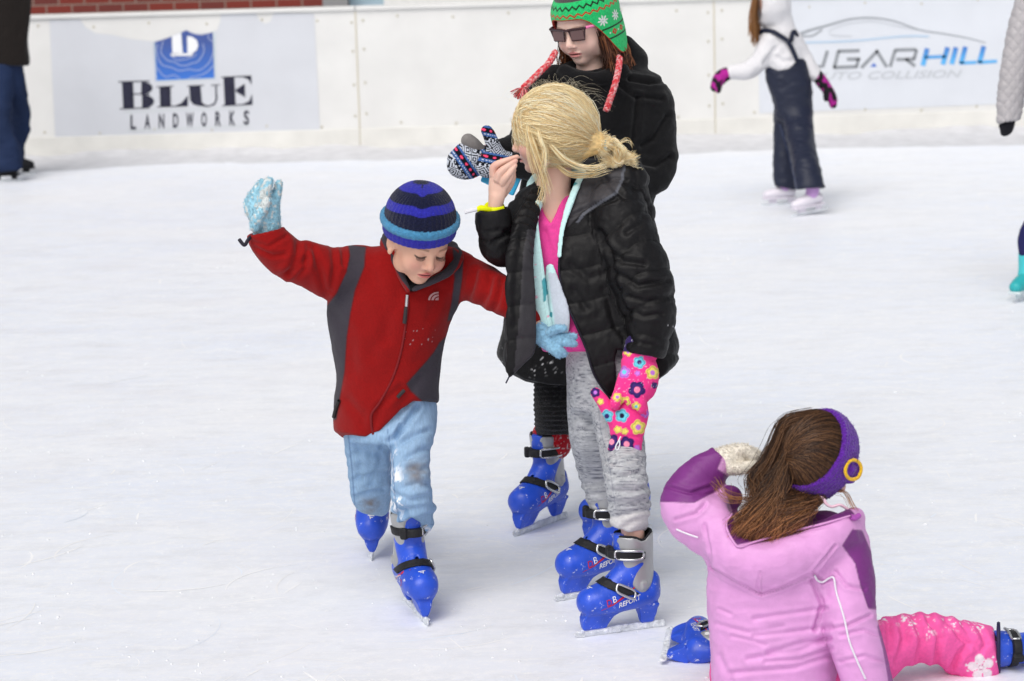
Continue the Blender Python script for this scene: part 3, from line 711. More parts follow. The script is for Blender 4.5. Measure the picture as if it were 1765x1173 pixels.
class Skate: pass
SK = Skate()
def build_skate_data():
    S = SDF()
    S.path([(86, 0, 80, 32), (58, 0, 82, 37), (15, 0, 84, 37), (-35, 0, 86, 35), (-72, 0, 90, 33)], fl=(np.array([0, 1.0, 0]), 1.22))
    S.path([(38, 0, 96, 28), (2, 0, 118, 34), (-30, 0, 140, 38), (-44, 0, 165, 38)], k=16)
    S.path([(-86, 0, 84, 24), (-84, 0, 112, 26)], k=12)
    S.plane((0, 0, 54), (0, 0, -1), 5)
    shell_ops = list(S.ops)
    def shell_d(X, Y, Z):
        o = None
        for fn, lo, hi, k, md in shell_ops[:3]:
            d = fn(X, Y, Z); o = d if o is None else smin(o, d, k)
        return o
    front = [(108, 24), (109, 42), (98, 60), (-12, 60), (6, 53), (24, 42), (36, 26), (40, 15), (104, 15)]
    rear = [(-44, 60), (-100, 64), (-97, 40), (-91, 15), (-55, 15), (-52, 34)]
    for pr, x0, x1 in ((front, -12, 114), (rear, -100, -44)):
        def fn(X, Y, Z, pr=pr):
            d2 = poly2(X[:, 0, :], Z[0, :, :] + 0 * X[:, 0, :], pr)[:, None, :]
            th = np.interp(Z, [15, 28, 50, 60], [6, 12, 20, 27]) - 2.5 * np.exp(-((X - 30 + 0.5 * (Z - 30)) / 5) ** 2) * (Z < 50)
            return smax(d2, np.abs(Y) - th, 3)
        S.op(fn, (x0, -28, 15), (x1, 28, 64), 5)
    # recess line down the instep, tongue up the front
    S.path([(-8, 0, 140, 22), (-2, 0, 185, 23), (0, 0, 226, 23)], fl=(np.array([1.0, 0, 0]), 0.6), k=6)
    S.path([(52, 0, 121, 4), (30, 0, 129, 6), (14, 0, 136, 7)], k=3, mode='-')
    S.plane((0, 0, 230), (0, 0, 1), 4)
    SK.shell_d = shell_d
    v, q = S.mesh(3.2, smooth=1); SK.shell = mesh_np("boot_shell", v / 1000, q)
    # silver cuff
    def ell_d(X, Y, Z, g=0.0):
        t = (Z - 100) / 140; cx = -46 + 8 * t; rx = 46 + 8 * t + g; ry = 41 + 6 * t + g - 6 * np.exp(-((Z - 165) / 30.0) ** 2)
        return (np.sqrt(((X - cx) / rx) ** 2 + (Y / ry) ** 2) - 1) * 42
    zl = lambda X: 96 + 0.020 * np.abs(X + 48) ** 2.0; zt = lambda X, Y: 228 + 0.10 * np.clip(-X - 40, 0, 60) + 0.12 * np.clip(X + 10, 0, 60) - 10 * np.exp(-((X + 50) / 16) ** 2) - 14 * np.exp(-(Y / 14) ** 2) * (X > -20)
    C = SDF()
    C.op(lambda X, Y, Z: smax(smax(ell_d(X, Y, Z), zl(X) - Z, 4), Z - zt(X, Y), 4), (-110, -56, 92), (30, 56, 250))
    C.op(lambda X, Y, Z: smax(ell_d(X, Y, Z, -5), 150 - Z, 3), (-110, -56, 150), (30, 56, 260), 2, '-')
    C.op(lambda X, Y, Z: np.maximum(np.maximum(np.abs(Y) - (13 + 0 * X), -20 - X), Z - 208), (-20, -20, 90), (60, 20, 208), 6, '-')
    C.box((-52, 42, 114), (9, 3.5, 9), rd=3, k=1.5); C.box((-52, -42, 114), (9, 3.5, 9), rd=3, k=1.5)
    v, q = C.mesh(3.0, smooth=1); SK.cuff = mesh_np("cuff", v / 1000, q)
    Ln = SDF()
    Ln.op(lambda X, Y, Z: smax(smax(ell_d(X, Y, Z, -2.5), 195 - Z, 2), Z - zt(X, Y) - 4.0, 3), (-110, -56, 190), (30, 56, 256))
    Ln.op(lambda X, Y, Z: smax(ell_d(X, Y, Z, -9), 205 - Z, 3), (-110, -56, 190), (30, 56, 260), 2, '-')
    v, q = Ln.mesh(2.6, smooth=1); SK.liner = mesh_np("liner", v / 1000, q)
    # straps
    U = SDF()
    U.op(lambda X, Y, Z: np.maximum(np.maximum(smin(ell_d(X, Y, Z), np.sqrt((X - 2) ** 2 / 1.4 + Y ** 2) - 21, 10) - 4.5, np.abs(Z - 186 - 0.05 * X) - 9.5), -55 - X), (-60, -62, 170), (45, 62, 202))
    U.box((18, -27, 187), (7, 9, 13), R=np.array([[.75, .66, 0], [-.66, .75, 0], [0, 0, 1.0]]), rd=3, k=1)
    v, q = U.mesh(2.8, smooth=1); SK.strap1 = mesh_np("strap", v / 1000, q)
    n = np.array([-.42, 0, .9075]); c0 = n @ np.array([38, 0, 122])
    Lo = SDF()
    Lo.op(lambda X, Y, Z: np.maximum(np.maximum(shell_d(X, Y, Z) - 4.5, np.abs(n[0] * X + n[2] * Z - c0 + 0.0004 * Y * Y) - 9.5), 96 - Z), (-60, -60, 80), (80, 60, 150))
    Lo.box((36, 10, 127), (13, 9, 5), rd=3, k=1)
    v, q = Lo.mesh(2.8, smooth=1); SK.strap2 = mesh_np("strap", v / 1000, q)
    # buckle loops, both sides, follow the surfaces
    def loop(cx, cz, ang, hl, hh, surf, side, off):
        a = math.radians(ang); pts = []
        for t in np.linspace(0, 2 * math.pi, 28, endpoint=True):
            u = hl * np.sign(math.cos(t)) * abs(math.cos(t)) ** .5; w_ = hh * np.sign(math.sin(t)) * abs(math.sin(t)) ** .5
            x = cx + u * math.cos(a) - w_ * math.sin(a); z = cz + u * math.sin(a) + w_ * math.cos(a)
            ys = np.linspace(20, 75, 90) * side
            d = surf(np.full(90, x), ys, np.full(90, z)); k = np.argmax(d > off); pts.append((x, ys[k], z))
        return tubes(np.array([pts]), 3.2, 6)
    def join(lst):
        V, Q, b = [], [], 0
        for v, q in lst: V.append(v); Q.append(q + b); b += len(v)
        return np.concatenate(V), np.concatenate(Q)
    v, q = loop(-14, 187, 0, 34, 11, ell_d, 1, 6); SK.buckle1 = mesh_np("buckle", v / 1000, q)
    v, q = loop(2, 106, 25, 26, 10, shell_d, 1, 6); SK.buckle2 = mesh_np("buckle", v / 1000, q)
    B = SDF()
    prof = [(-122, 3), (-126, 12), (-120, 17), (118, 17), (128, 14), (130, 8), (122, 1), (100, 0), (-100, 0)]
    B.op(lambda X, Y, Z: smax(poly2(X[:, 0, :], Z[0, :, :] + 0 * X[:, 0, :], prof)[:, None, :], np.abs(Y) - 2.2, 1), (-126, -2.5, 0), (130, 2.5, 17))
    r = np.random.default_rng(4)
    for i in range(60):
        x = r.uniform(-118, 122); B.ell((x, r.normal(0, 2), r.uniform(2, 14)), (r.uniform(4, 11), r.uniform(2, 4.5), r.uniform(2, 5)), k=3)
    v, q = B.mesh(2.0, smooth=1); v[:, 2] = np.maximum(v[:, 2], 0.2); SK.blade = mesh_np("blade", v / 1000, q)
    # printing, laid on the shell sides and toe
    def lay(me, cx, cz, ang, sc_, side):
        a = math.radians(ang)
        co = np.array([vv.co[:2] for vv in me.vertices]) * sc_
        x = cx + (co[:, 0] * math.cos(a) - co[:, 1] * math.sin(a)) * (-1 if side > 0 else 1); z = cz + co[:, 0] * math.sin(a) + co[:, 1] * math.cos(a)
        ys = np.linspace(5, 60, 220)[None, :] * side
        d = shell_d(np.repeat(x[:, None], 220, 1), np.repeat(ys, len(x), 0), np.repeat(z[:, None], 220, 1)); k = np.argmax(d > 0.7, axis=1)
        y = ys[0][k]
        for i, vv in enumerate(me.vertices): vv.co = (x[i] / 1000, y[i] / 1000, z[i] / 1000)
        return me
    SK.text = []
    for side in (1, -1):
        SK.text.append((lay(text_mesh("REPORT", 1, 0.25, 0, 1.0, 0.02), -8, 76, 13, 17, side), M_PRINT))
        SK.text.append((lay(text_mesh("B", 1, 0.1), 33, 84, 13, 21, side), M_PRINT))
        SK.text.append((lay(text_mesh("D", 1, 0.1), 48, 78, 13, 21, side), M_RED))
        bm = bmesh.new()
        P = np.array([(-62, 6), (-30, 1.5), (0, 0), (28, -0.5), (54, -2)]); W_ = np.array([0.4, 1.4, 2.2, 3.0, 0.6])
        vs = [[bm.verts.new((x, z + s * w_, 0)) for x, z in [p]][0] for p, w_ in zip(P, W_) for s in (-1, 1)]
        for i in range(4): bm.faces.new([vs[2 * i], vs[2 * i + 2], vs[2 * i + 3], vs[2 * i + 1]])
        me = bpy.data.meshes.new("stripe"); bm.to_mesh(me); bm.free()
        SK.text.append((lay(me, 12, 92, 28, 1.0, side), M_RED))
    # toe mark: small arrow on top of the toe
    bm = bmesh.new()
    for pts in ([(-9, 0), (9, 2), (9, 5), (-9, 3)], [(2, 3), (5, 3), (2, -9), (0, -9)], [(-6, -3), (3, -2), (3, -4), (-5, -5)]):
        vs = []
        for y, x in pts:
            zz = np.linspace(70, 150, 320); d = SK.shell_d(np.full(320, 84.0 - x), np.full(320, float(y)), zz); vs.append(bm.verts.new(((84 - x) / 1000, y / 1000, zz[np.argmax((d > 0.8) & (zz > 90))] / 1000)))
        bm.faces.new(vs)
    me = bpy.data.meshes.new("toe_mark"); bm.to_mesh(me); bm.free(); SK.text.append((me, M_PRINT))
def bold_off(x): return x
build_skate_data()

def skate_frame(toe, heel, z=0.0, lean=0.0):
    """from the pixels of the blade tips on the ice: matrix in world space"""
    a, b = ground(*toe, z), ground(*heel, z); f = a - b; Lg = np.linalg.norm(f); f = f / Lg; up = np.array([0, 0, 1.0])
    lat = np.cross(up, f)
    R = np.stack([f, lat, up], 1)
    if lean: R = R @ np.array(Matrix.Rotation(math.radians(lean), 3, 'X'))
    return R, (a + b) / 2, Lg / 0.232

def put_skate(fig, R, org, scale=1.0, mirror=False, cuff_mat=None):
    m = Matrix.Identity(4)
    for i in range(3):
        for j in range(3): m[i][j] = float(R[i, j]) * scale * ((-1 if mirror else 1) if j == 1 else 1.13 if j == 2 else 1)
        m[i][3] = float(org[i] - fig.base[i])
    sh = link("ice_skate", SK.shell, None, fig.root)
    if not SK.shell.materials: SK.shell.materials.append(M_BLUE)
    sh.matrix_local = m
    for nm, me, mt in [("cuff", SK.cuff, M_SILVER), ("liner", SK.liner, M_LINER), ("strap", SK.strap1, M_STRAP), ("strap", SK.strap2, M_STRAP), ("buckle", SK.buckle1, M_CHROME),
                       ("buckle", SK.buckle2, M_CHROME), ("blade", SK.blade, M_BLADE)] + [("printed_mark" if me.name.startswith(("stripe", "toe")) else "lettering", me, mt) for me, mt in SK.text]:
        if not me.materials: me.materials.append(mt)
        if nm == 'cuff' and cuff_mat is not None: me = me.copy(); me.materials[0] = cuff_mat
        o = bpy.data.objects.new(nm, me); COL.objects.link(o); o.parent = sh
    return sh
def skate_pt(fig, R, org, scale, p):
    """a point of the skate (mm) in the figure's design space"""
    return fig.D(np.asarray(org) + R @ (np.asarray(p, float) * (1, 1, 1.13) / 1000 * scale))
# ---------------------------------------------------------------- people: shared pieces
M_SKIN = mat("skin", None, 0.48, 0.14, 420, spec=0.35, sss=0.12)
M_FLEECE = mat("fleece", None, 0.95, 0.32, 420, spec=0.1, sheen=0.08, vary=0.06, vscale=160)
M_KNIT = mat("knit_wool", None, 0.95, 0.7, 330, spec=0.1, sheen=0.15, kind='knit', vary=0.12, vscale=120)
M_FUZZY = mat("chenille", None, 0.95, 1.0, 260, spec=0.1, sheen=0.3, vary=0.12, vscale=160)
M_DENIM = mat("denim", None, 0.9, 0.16, 700, spec=0.15, vary=0.09, vscale=260, stretch=(1, 1, .2), b2=0.12, b2scale=50)
M_NYLON = mat("nylon_shell", None, 0.52, 0.22, 260, spec=0.35, vary=0.06, vscale=30, b2=0.35, b2scale=34)
M_WOOL = mat("wool_coat", None, 0.95, 0.4, 350, spec=0.12, sheen=0.1, vary=0.2, vscale=90)
M_JERSEY = mat("jersey", None, 0.92, 0.3, 500, spec=0.15, vary=0.08, vscale=120)
M_HAIR = mat("hair", None, 0.5, spec=0.3)
M_TRIM = mat("trim", None, 0.6, 0.2, 300)
M_METAL = mat("zip_metal", (0.60, 0.60, 0.60), 0.3, metal=0.9)

HEADC = dict(nose=(0, 36, -99), chin=(0, 99, -70))
def head_ops(S, c, R, s, nose=1.0, ears=True, k=1.0, lids=0.0):
    """a child's head in mm (x to the viewer's right, y down, face at -z) turned by R and scaled into design space"""
    T = lambda p: np.asarray(c, float) + R @ (np.asarray(p, float) * s)
    E = lambda p, r, kk=0, m='+', rot=None: S.ell(T(p), np.array(r, float) * s, R if rot is None else R @ rot, kk * s, m)
    E((0, -27, 6), (70, 79, 89)); E((0, 14, -22), (61, 66, 60), 26)
    E((0, 52, -36), (44, 46, 44), 22); E((0, 88, -56), (20, 14, 18), 20)
    for d in (-1, 1):
        E((d * 34, 40, -54), (26, 26, 24), 20); E((d * 45, 66, -14), (12, 22, 28), 20)
    E((0, -8, -68), (44, 13, 13), 18)
    for d in (-1, 1):
        E((d * 30, 7, -92), (17, 12, 13), 12, '-'); E((d * 30, 7, -69), (15.5, 12.5, 12.5), 4)
    S.cap(T((0, 2, -80)), T((0, 33, -93 * nose)), 6.5 * s, 10 * s, 9 * s); E((0, 35, -93 * nose), (10, 8.5, 8.5), 6)
    for d in (-1, 1):
        E((d * 10.5, 39, -85), (7.5, 6.5, 8.5), 5); E((d * 6, 43.5, -90 * nose), (3.4, 2.4, 4), 2, '-')
    E((0, 54, -84), (5, 7, 4), 3, '-')
    E((0, 58.5, -79), (22, 5.2, 9.5), 5); E((0, 68, -78), (18, 6.6, 9.5), 5); E((0, 63.2, -88), (23, 1.7, 9), 2.2, '-')
    E((0, 79, -80), (16, 5, 6), 6, '-')
    if ears:
        for d in (-1, 1):
            a = math.radians(18 * d); rot = np.array([[math.cos(a), 0, math.sin(a)], [0, 1, 0], [-math.sin(a), 0, math.cos(a)]])
            E((d * 71, 16, 8), (7, 29, 18), 6, '+', rot); E((d * 79, 12, 5), (5, 17, 10), 4, '-', rot); E((d * 73, 42, 2), (6, 9, 8), 4)
    return T

def face_paint(v, n, c, R, s, base=(0.64, 0.40, 0.31), blush=(0.62, 0.25, 0.21), lip=(0.50, 0.15, 0.15), brow=(0.16, 0.085, 0.05), eyes='down', blush_k=0.55):
    q = (v - np.asarray(c, float)) @ R / s; x, y, z = q[:, 0], q[:, 1], q[:, 2]; ax = np.abs(x); fr = z < -25
    col = np.tile(np.array(base), (len(v), 1))
    g = lambda a, b, ra, rb: np.exp(-((ax - a) / ra) ** 2 - ((y - b) / rb) ** 2) * fr
    col = blend(blush, col, blush_k * g(38, 38, 22, 18)); col = blend(blush, col, 0.35 * g(0, 36, 12, 10))
    col = blend(np.array(base) * (.80, .66, .62), col, 0.35 * g(30, 14, 20, 9))
    lipm = sstep(1.15, 0.85, np.sqrt((ax / 22.5) ** 2 + ((y - 63.5) / (9.5 - 0.10 * ax)) ** 2)) * (z < -60)
    col = blend(lip, col, lipm * 0.85)
    col = blend((0.10, 0.02, 0.02), col, sstep(2.2, 0.8, np.abs(y - 63.3)) * sstep(21, 17, ax) * (z < -60) * 0.9)
    col = blend((0.22, 0.07, 0.05), col, sstep(4.2, 2.2, np.sqrt((ax - 6) ** 2 + ((y - 44) * 1.3) ** 2)) * (z < -70) * 0.85)
    bw = np.abs(y - (-14 + 0.006 * (ax - 30) ** 2 - 0.08 * (ax - 30))); col = blend(brow, col, sstep(4.5, 2.0, bw) * sstep(19, 15, np.abs(ax - 32)) * fr * 0.55)
    ye = 9.5 - 0.022 * (ax - 30) ** 2 if eyes == 'open' else 13 - 0.018 * (ax - 30) ** 2
    col = blend((0.03, 0.018, 0.015), col, sstep(3.6, 1.6, np.abs(y - ye)) * sstep(17, 14, np.abs(ax - 30)) * fr * 0.92)
    if eyes == 'open':
        w_ = sstep(0, 1, ye + 6 - y) * sstep(0, 1, y - ye) * sstep(14, 12, np.abs(ax - 30)) * fr
        col = blend((0.7, 0.68, 0.66), col, w_); col = blend((0.05, 0.06, 0.08), col, w_ * sstep(6.5, 5, np.abs(ax - 30)))
    return col

def strip(fig, name, pts, r, mt, col=None, parent=None, sides=6, flat=None):
    """one cord through design points"""
    P = catmull(np.array(pts, float), 6); v, q = tubes(P[None], r, sides)
    if flat is not None:
        ctr = np.repeat(P, sides, 0); d = v - ctr; v = ctr + d * np.array(flat)
    return fig.put(name, v, q, mt, col, parent)

def strands(fig, name, paths, radii, cols, parent=None, sides=3, mt=None):
    v, q = tubes(paths, radii, sides); n = paths.shape[1] * sides
    return fig.put(name, v, q, mt or M_HAIR, np.repeat(np.asarray(cols, float), n, 0), parent)

def join_vq(lst):
    V, Q, b = [], [], 0
    for v, q in lst: V.append(np.asarray(v)); Q.append(np.asarray(q) + b); b += len(v)
    return np.concatenate(V), np.concatenate(Q)

def closed_flat(fig, name, pts, z_of, th, mt, col=None, parent=None):
    """thin printed or cut shape following depth z_of(x,y) in design space"""
    bm = bmesh.new(); vs = [bm.verts.new((x, y, 0)) for x, y in pts]; f = bm.faces.new(vs); f.normal_update()
    bmesh.ops.triangulate(bm, faces=[f]); bmesh.ops.subdivide_edges(bm, edges=bm.edges[:], cuts=1, use_grid_fill=True); bmesh.ops.triangulate(bm, faces=bm.faces[:])
    bm.verts.index_update(); v = np.array([q.co[:] for q in bm.verts]); t = np.array([[w_.index for w_ in f.verts] for f in bm.faces]); bm.free()
    v[:, 2] = [z_of(a, b) - th for a, b in v[:, :2]]
    me = mesh_np(name, fig.W(v) - fig.base, None, None if col is None else np.tile(np.asarray(col, float), (len(v), 1)), tris=t)
    return link(name, me, mt, parent if parent is not None else fig.root)

def front_z(v, rad=4.0):
    """lookup: nearest-to-camera depth of a vertex cloud at (x,y)"""
    def f(x, y):
        m = (np.abs(v[:, 0] - x) < rad) & (np.abs(v[:, 1] - y) < rad)
        return v[m, 2].min() if m.any() else 0.0
    return f
# ---------------------------------------------------------------- the boy in the red fleece
def build_boy():
    F = Fig(735, 1070, "boy in red and grey fleece jacket and striped beanie with one arm raised"); 
    RED, GREY = lin((152, 22, 22)) * .8, lin((66, 62, 70)) * 0.9
    hc, hR, hs = np.array([721.7, 409.8, -32.0]), rotm(30.2, 30.9, 0.6), 0.661
    # feet
    Rf, of, sf = skate_frame((741, 1084), (693, 1030)); sf *= .80; put_skate(F, Rf, of, sf)
    f = np.array([-0.02, -0.90, -0.435]); f /= np.linalg.norm(f); up = np.array([0.02, -0.42, 0.90]); up -= f * (up @ f); up /= np.linalg.norm(up)
    Rr = np.stack([f, np.cross(up, f), up], 1); tip = ground(641, 966)
    orr = tip - Rr @ (np.array([124, 0, 6.0]) / 1000 * sf); put_skate(F, Rr, orr, sf, mirror=True)
    ank_f = skate_pt(F, Rf, of, sf, (-42, 0, 225)); ank_r = skate_pt(F, Rr, orr, sf, (-42, 0, 225))
    # body
    B = SDF(); T = head_ops(B, hc, hR, hs)
    B.path([(*T((0, 50, 20)), 27), (722, 485, 40, 27), (700, 540, 62, 44), (685, 620, 88, 48), (668, 700, 112, 46)], k=8)
    B.path([(700, 520, 60, 30), (600, 465, 30, 24), (520, 452, 5, 20), (462, 405, -12, 15), (458, 372, -14, 16), (458, 345, -16, 12)], k=10)
    B.path([(710, 520, 60, 30), (790, 472, 50, 24), (850, 500, 10, 19), (905, 548, -45, 15), (950, 585, -55, 14)], k=10)
    B.path([(700, 715, 104, 26), (707, 800, 44, 20), (711, 870, ank_f[2], 19), (*ank_f[:3], 18)], k=10); B.path([(640, 715, 118, 26), (640, 800, 195, 22), (641, 855, 260, 20), (*ank_r[:3], 18)], k=10)
    F.sdf("body", B, M_SKIN, 4.2, fine=[(0, 655, 795, 1.5), (1, 395, 500, 1.5), (2, -110, 20, 1.6)],
          col=lambda v, n: face_paint(v, n, hc, hR, hs, base=(0.70, 0.405, 0.285), lip=(.58, .13, .13), brow=(.10, .05, .03), blush_k=.5))
    lash = []
    for d in (-1, 1):
        for i in range(16):
            x = d * 30 + (i - 7.5) * 1.75; y = 13.5 - 0.018 * (abs(x) - 30) ** 2; zz = -82.5 + 0.02 * (abs(x) - 30) ** 2
            lash.append([T((x, y, zz + 1)), T((x * 1.01, y + 3.5, zz - 3)), T((x * 1.02, y + 6, zz - 4))])
    strands(F, "eyelashes", np.array(lash), 0.35, np.tile((.03, .02, .015), (len(lash), 1)))
    # jacket
    J = SDF()
    J.rows([(424, 640, 770, 34, 52), (436, 612, 800, 52, 54), (455, 592, 808, 62, 56), (490, 576, 806, 72, 62), (528, 564, 790, 76, 68), (560, 566, 776, 78, 74), (600, 573, 764, 80, 84), (645, 579, 757, 82, 96),
            (700, 576, 757, 84, 108), (735, 574, 762, 84, 114), (775, 574, 766, 82, 116)], pw=2.25, cap=8)
    J.path([(612, 468, 45, 47), (575, 470, 30, 46), (535, 456, 12, 40), (500, 446, 0, 37), (468, 420, -8, 35), (457, 400, -12, 33)], k=14)
    J.path([(782, 470, 52, 40), (815, 483, 36, 37), (850, 500, 0, 34), (885, 524, -34, 28), (912, 552, -44, 24)], k=14)
    hem = [(560, 735), (590, 747), (630, 752), (655, 741), (690, 706), (712, 690), (740, 691), (770, 691)]
    hx, hy = np.array(hem).T
    J.op(lambda X, Y, Z: (Y - np.interp(X, hx, hy)) * 0.8 - 0.05 * np.clip(Z - 60, 0, 200), (-1e9,) * 3, (1e9,) * 3, 5, '&')
    a, b = np.array([463, 412, -10.]), np.array([453, 372, -14.]); dd = (b - a) / np.linalg.norm(b - a)
    J.op(lambda X, Y, Z: np.minimum((X - 459) * dd[0] + (Y - 397) * dd[1] + (Z + 12) * dd[2], 520 - X), (-1e9,) * 3, (1e9,) * 3, 3, '&')
    J.cap((460, 400, -12), (456, 380, -14), 27, 27, k=3, mode='-')
    J.path([(722, 440, 38, 40), (720, 470, 20, 30), (709, 490, -8, 12)], k=6, mode='-')
    fl = [([(516, 405), (513, 440), (498, 470)], 5, 6), ([(540, 428), (553, 470), (562, 506)], 5, 6), ([(529, 424), (526, 462), (503, 486)], 4, 5), ([(573, 424), (577, 460), (570, 500)], 3.5, 5),
          ([(470, 482), (505, 466), (527, 446)], 4, 6), ([(437, 425), (470, 440), (490, 438)], 3, 4), ([(432, 415), (462, 425), (492, 408)], 2.2, 3.5), ([(590, 424), (592, 455)], 2.5, 4),
          ([(845, 478), (840, 505), (825, 535)], 4, 6), ([(820, 468), (812, 500), (800, 530)], 3.5, 5), ([(865, 485), (858, 520), (845, 545)], 3.5, 5), ([(800, 545), (840, 540)], 2.5, 5),
          ([(783, 548), (750, 590), (720, 625)], 2.2, 9), ([(752, 610), (722, 655), (690, 700)], 2.5, 8), ([(640, 745), (655, 700), (690, 668)], 2.5, 6), ([(567, 530), (600, 570), (610, 640)], 1.8, 10),
          ([(640, 470), (660, 520), (668, 580)], 1.5, 10), ([(690, 500), (670, 560), (640, 610)], 1.5, 10), ([(600, 690), (625, 720), (630, 748)], 2.0, 8), ([(760, 500), (740, 545)], 1.5, 7)]
    gl = [(600, 421), (631, 425), (628, 460), (612, 500), (604, 540), (598, 580), (594, 640), (585, 690), (580, 722), (560, 730), (555, 650), (545, 560), (563, 527), (580, 505), (597, 468), (603, 440)]
    gr = [(780, 425), (799, 445), (797, 480), (791, 520), (786, 550), (771, 553), (778, 520), (783, 480)]
    gr2 = [(790, 560), (757, 590), (748, 606), (735, 622), (700, 661), (708, 674), (728, 692), (790, 700)]
    def jcol(v, n):
        d = np.minimum(np.minimum(sd_poly(v, gl), sd_poly(v, gr)), sd_poly(v, gr2)); c = np.tile(RED, (len(v), 1))
        c = blend(GREY, c, sstep(1.2, -1.2, d)); c = blend(RED * 0.45, c, sstep(1.6, 0.2, np.abs(d)) * 0.6)
        c = blend((0.5, 0.5, 0.52), c, (vnoise(v * 0.42) > 0.34) * (np.exp(-((v[:, 0] - 722) / 28) ** 2 - ((v[:, 1] - 578) / 16) ** 2) > 0.25) * 0.55)
        return c
    J.cap((432, 405, -12), (432, 405, -12), 0.1)
    jv, jq = J.mesh(2.3, smooth=2, lo=(405, 385, -110), hi=(955, 765, 215))
    nn = vnormals(jv, jq); jv = jv + nn * (folds(jv, nn, fl) + rumple(jv, 3.0, 55, seed=2) + rumple(jv, 1.4, 20, seed=4))[:, None]
    jac = F.put("jacket", jv, jq, M_FLEECE, jcol); fz = front_z(jv, 3.0)
    on = lambda pts, off: [(x, y, fz(x, y) - off) for x, y in pts]
    strip(F, "zipper", on([(708, 494), (704, 520), (699, 560), (690, 610), (675, 655), (655, 692), (641, 712), (640, 730), (643, 748)], 0.3), 2.2, M_TRIM, lin((120, 16, 20)), jac, flat=(1, 1, .6))
    strip(F, "zipper_slider", on([(702, 508), (701, 519), (700.5, 528)], 2.2), 3.0, M_METAL, None, jac)
    strip(F, "zipper_pull", on([(700, 529), (698.5, 543), (697, 557)], 3.2), 3.4, M_TRIM, lin((52, 46, 48)), jac, flat=(1, 1, .5))
    strip(F, "hem_toggle", on([(697, 672), (691, 678), (685, 685)], 2.5), 3.2, M_TRIM, lin((50, 44, 46)), jac, flat=(1, 1, .5))
    strip(F, "pocket_pull", on([(584, 690), (579, 703), (575, 719)], 2.5), 3.2, M_TRIM, lin((42, 40, 42)), jac)
    strip(F, "cuff_tab", [(432, 408, -30), (427, 414, -42), (421, 422, -44), (412, 412, -40)], 3.2, M_TRIM, lin((30, 26, 40)), jac, flat=(1, 1, .6))
    for k, (r0, r1) in enumerate(((0, 5), (6.6, 10), (11.6, 14.5))):      # the quartered dome mark on the chest
        pts = [(756 - r1 * 1.25 * math.cos(a), 517 - r1 * math.sin(a)) for a in np.linspace(0, math.pi / 2, 8)] + [(756 - r0 * 1.25 * math.cos(a), 517 - r0 * math.sin(a)) for a in np.linspace(math.pi / 2, 0, 8)]
        if k == 0: pts = [(756 - 6.2, 517), (756 - 4.4, 513.5), (756, 512), (756, 517)]
        closed_flat(F, "chest_mark", pts, fz, 1.2, M_TRIM, lin((186, 140, 140)), jac)
    # collar
    C = SDF()
    C.path([(702, 497, -26, 8), (690, 472, -8, 13), (674, 446, 14, 14), (663, 424, 44, 14), (672, 410, 84, 14)], fl=(np.array([.9, -.3, .3]), .5))
    C.path([(716, 497, -30, 7), (748, 482, -30, 12), (776, 466, -6, 14), (787, 446, 24, 14), (776, 428, 80, 14)], fl=(np.array([.5, .8, .3]), .5), k=3)
    C.path([(672, 410, 84, 14), (722, 414, 108, 14), (776, 428, 80, 14)], k=3)
    cv, cq = C.mesh(1.8)
    def ccol(v, n):
        dl = sd_poly(v, [(640, 380), (657, 408), (675, 448), (694, 482), (711, 503), (742, 492), (772, 480), (787, 458), (797, 430), (797, 380)])
        return blend(RED, np.tile(GREY * .85, (len(v), 1)), sstep(1, 3, dl))
    F.put("collar", cv, cq, M_FLEECE, ccol, jac, disp=lambda v, n: rumple(v, 1.0, 12, seed=8))
    I = SDF(); I.path([(712, 470, 22, 16), (709, 492, 2, 12)]); F.sdf("undershirt", I, M_JERSEY, 2.5, (0.02, 0.02, 0.022))
    # beanie
    tR = rotm(14, 29, -3.5); HT = lambda p: hc + tR @ (np.asarray(p, float) * hs); sH = hs
    H = SDF()
    loc = lambda X, Y, Z: [(tR[0, i] * (X - hc[0]) + tR[1, i] * (Y - hc[1]) + tR[2, i] * (Z - hc[2])) / sH for i in range(3)]
    def crown(X, Y, Z):
        x, y, z = loc(X, Y, Z); yy = np.minimum(y + 60, 0)
        d = np.sqrt((x / 94) ** 2 + (yy / 99) ** 2 + (z / 97) ** 2); return (d - 1) * 94 * sH
    H.op(lambda X, Y, Z: smax(crown(X, Y, Z), (loc(X, Y, Z)[1] + 30) * sH, 3), hc - 105 * sH - 30, hc + 105 * sH)
    def cuff(X, Y, Z):
        x, y, z = loc(X, Y, Z); r = 98.5 - 0.07 * np.abs(y + 50) ; d = (np.sqrt((x / r) ** 2 + (z / (r + 1.5)) ** 2) - 1) * 96
        return smax(d, np.abs(y + 41) - 23, 6) * sH
    H.op(cuff, hc - 105 * sH - 30, hc + 105 * sH, 0.5)
    H.op(lambda X, Y, Z: (np.sqrt((np.sqrt(loc(X, Y, Z)[0] ** 2 + loc(X, Y, Z)[2] ** 2) - 97) ** 2 + ((loc(X, Y, Z)[1] + 57) / 1.25) ** 2) - 9.0) * sH, hc - 110 * sH - 30, hc + 110 * sH, 1.0)
    H.op(lambda X, Y, Z: (np.sqrt((loc(X, Y, Z)[0] / 86) ** 2 + (loc(X, Y, Z)[2] / 88) ** 2 + (np.minimum(loc(X, Y, Z)[1] + 40, 0) / 80) ** 2) - 1) * 86 * sH, hc - 105 * sH - 30, hc + 105 * sH, 3, '-')
    RB, NV, LB = lin((45, 45, 160)), lin((20, 24, 52)), lin((74, 138, 178))
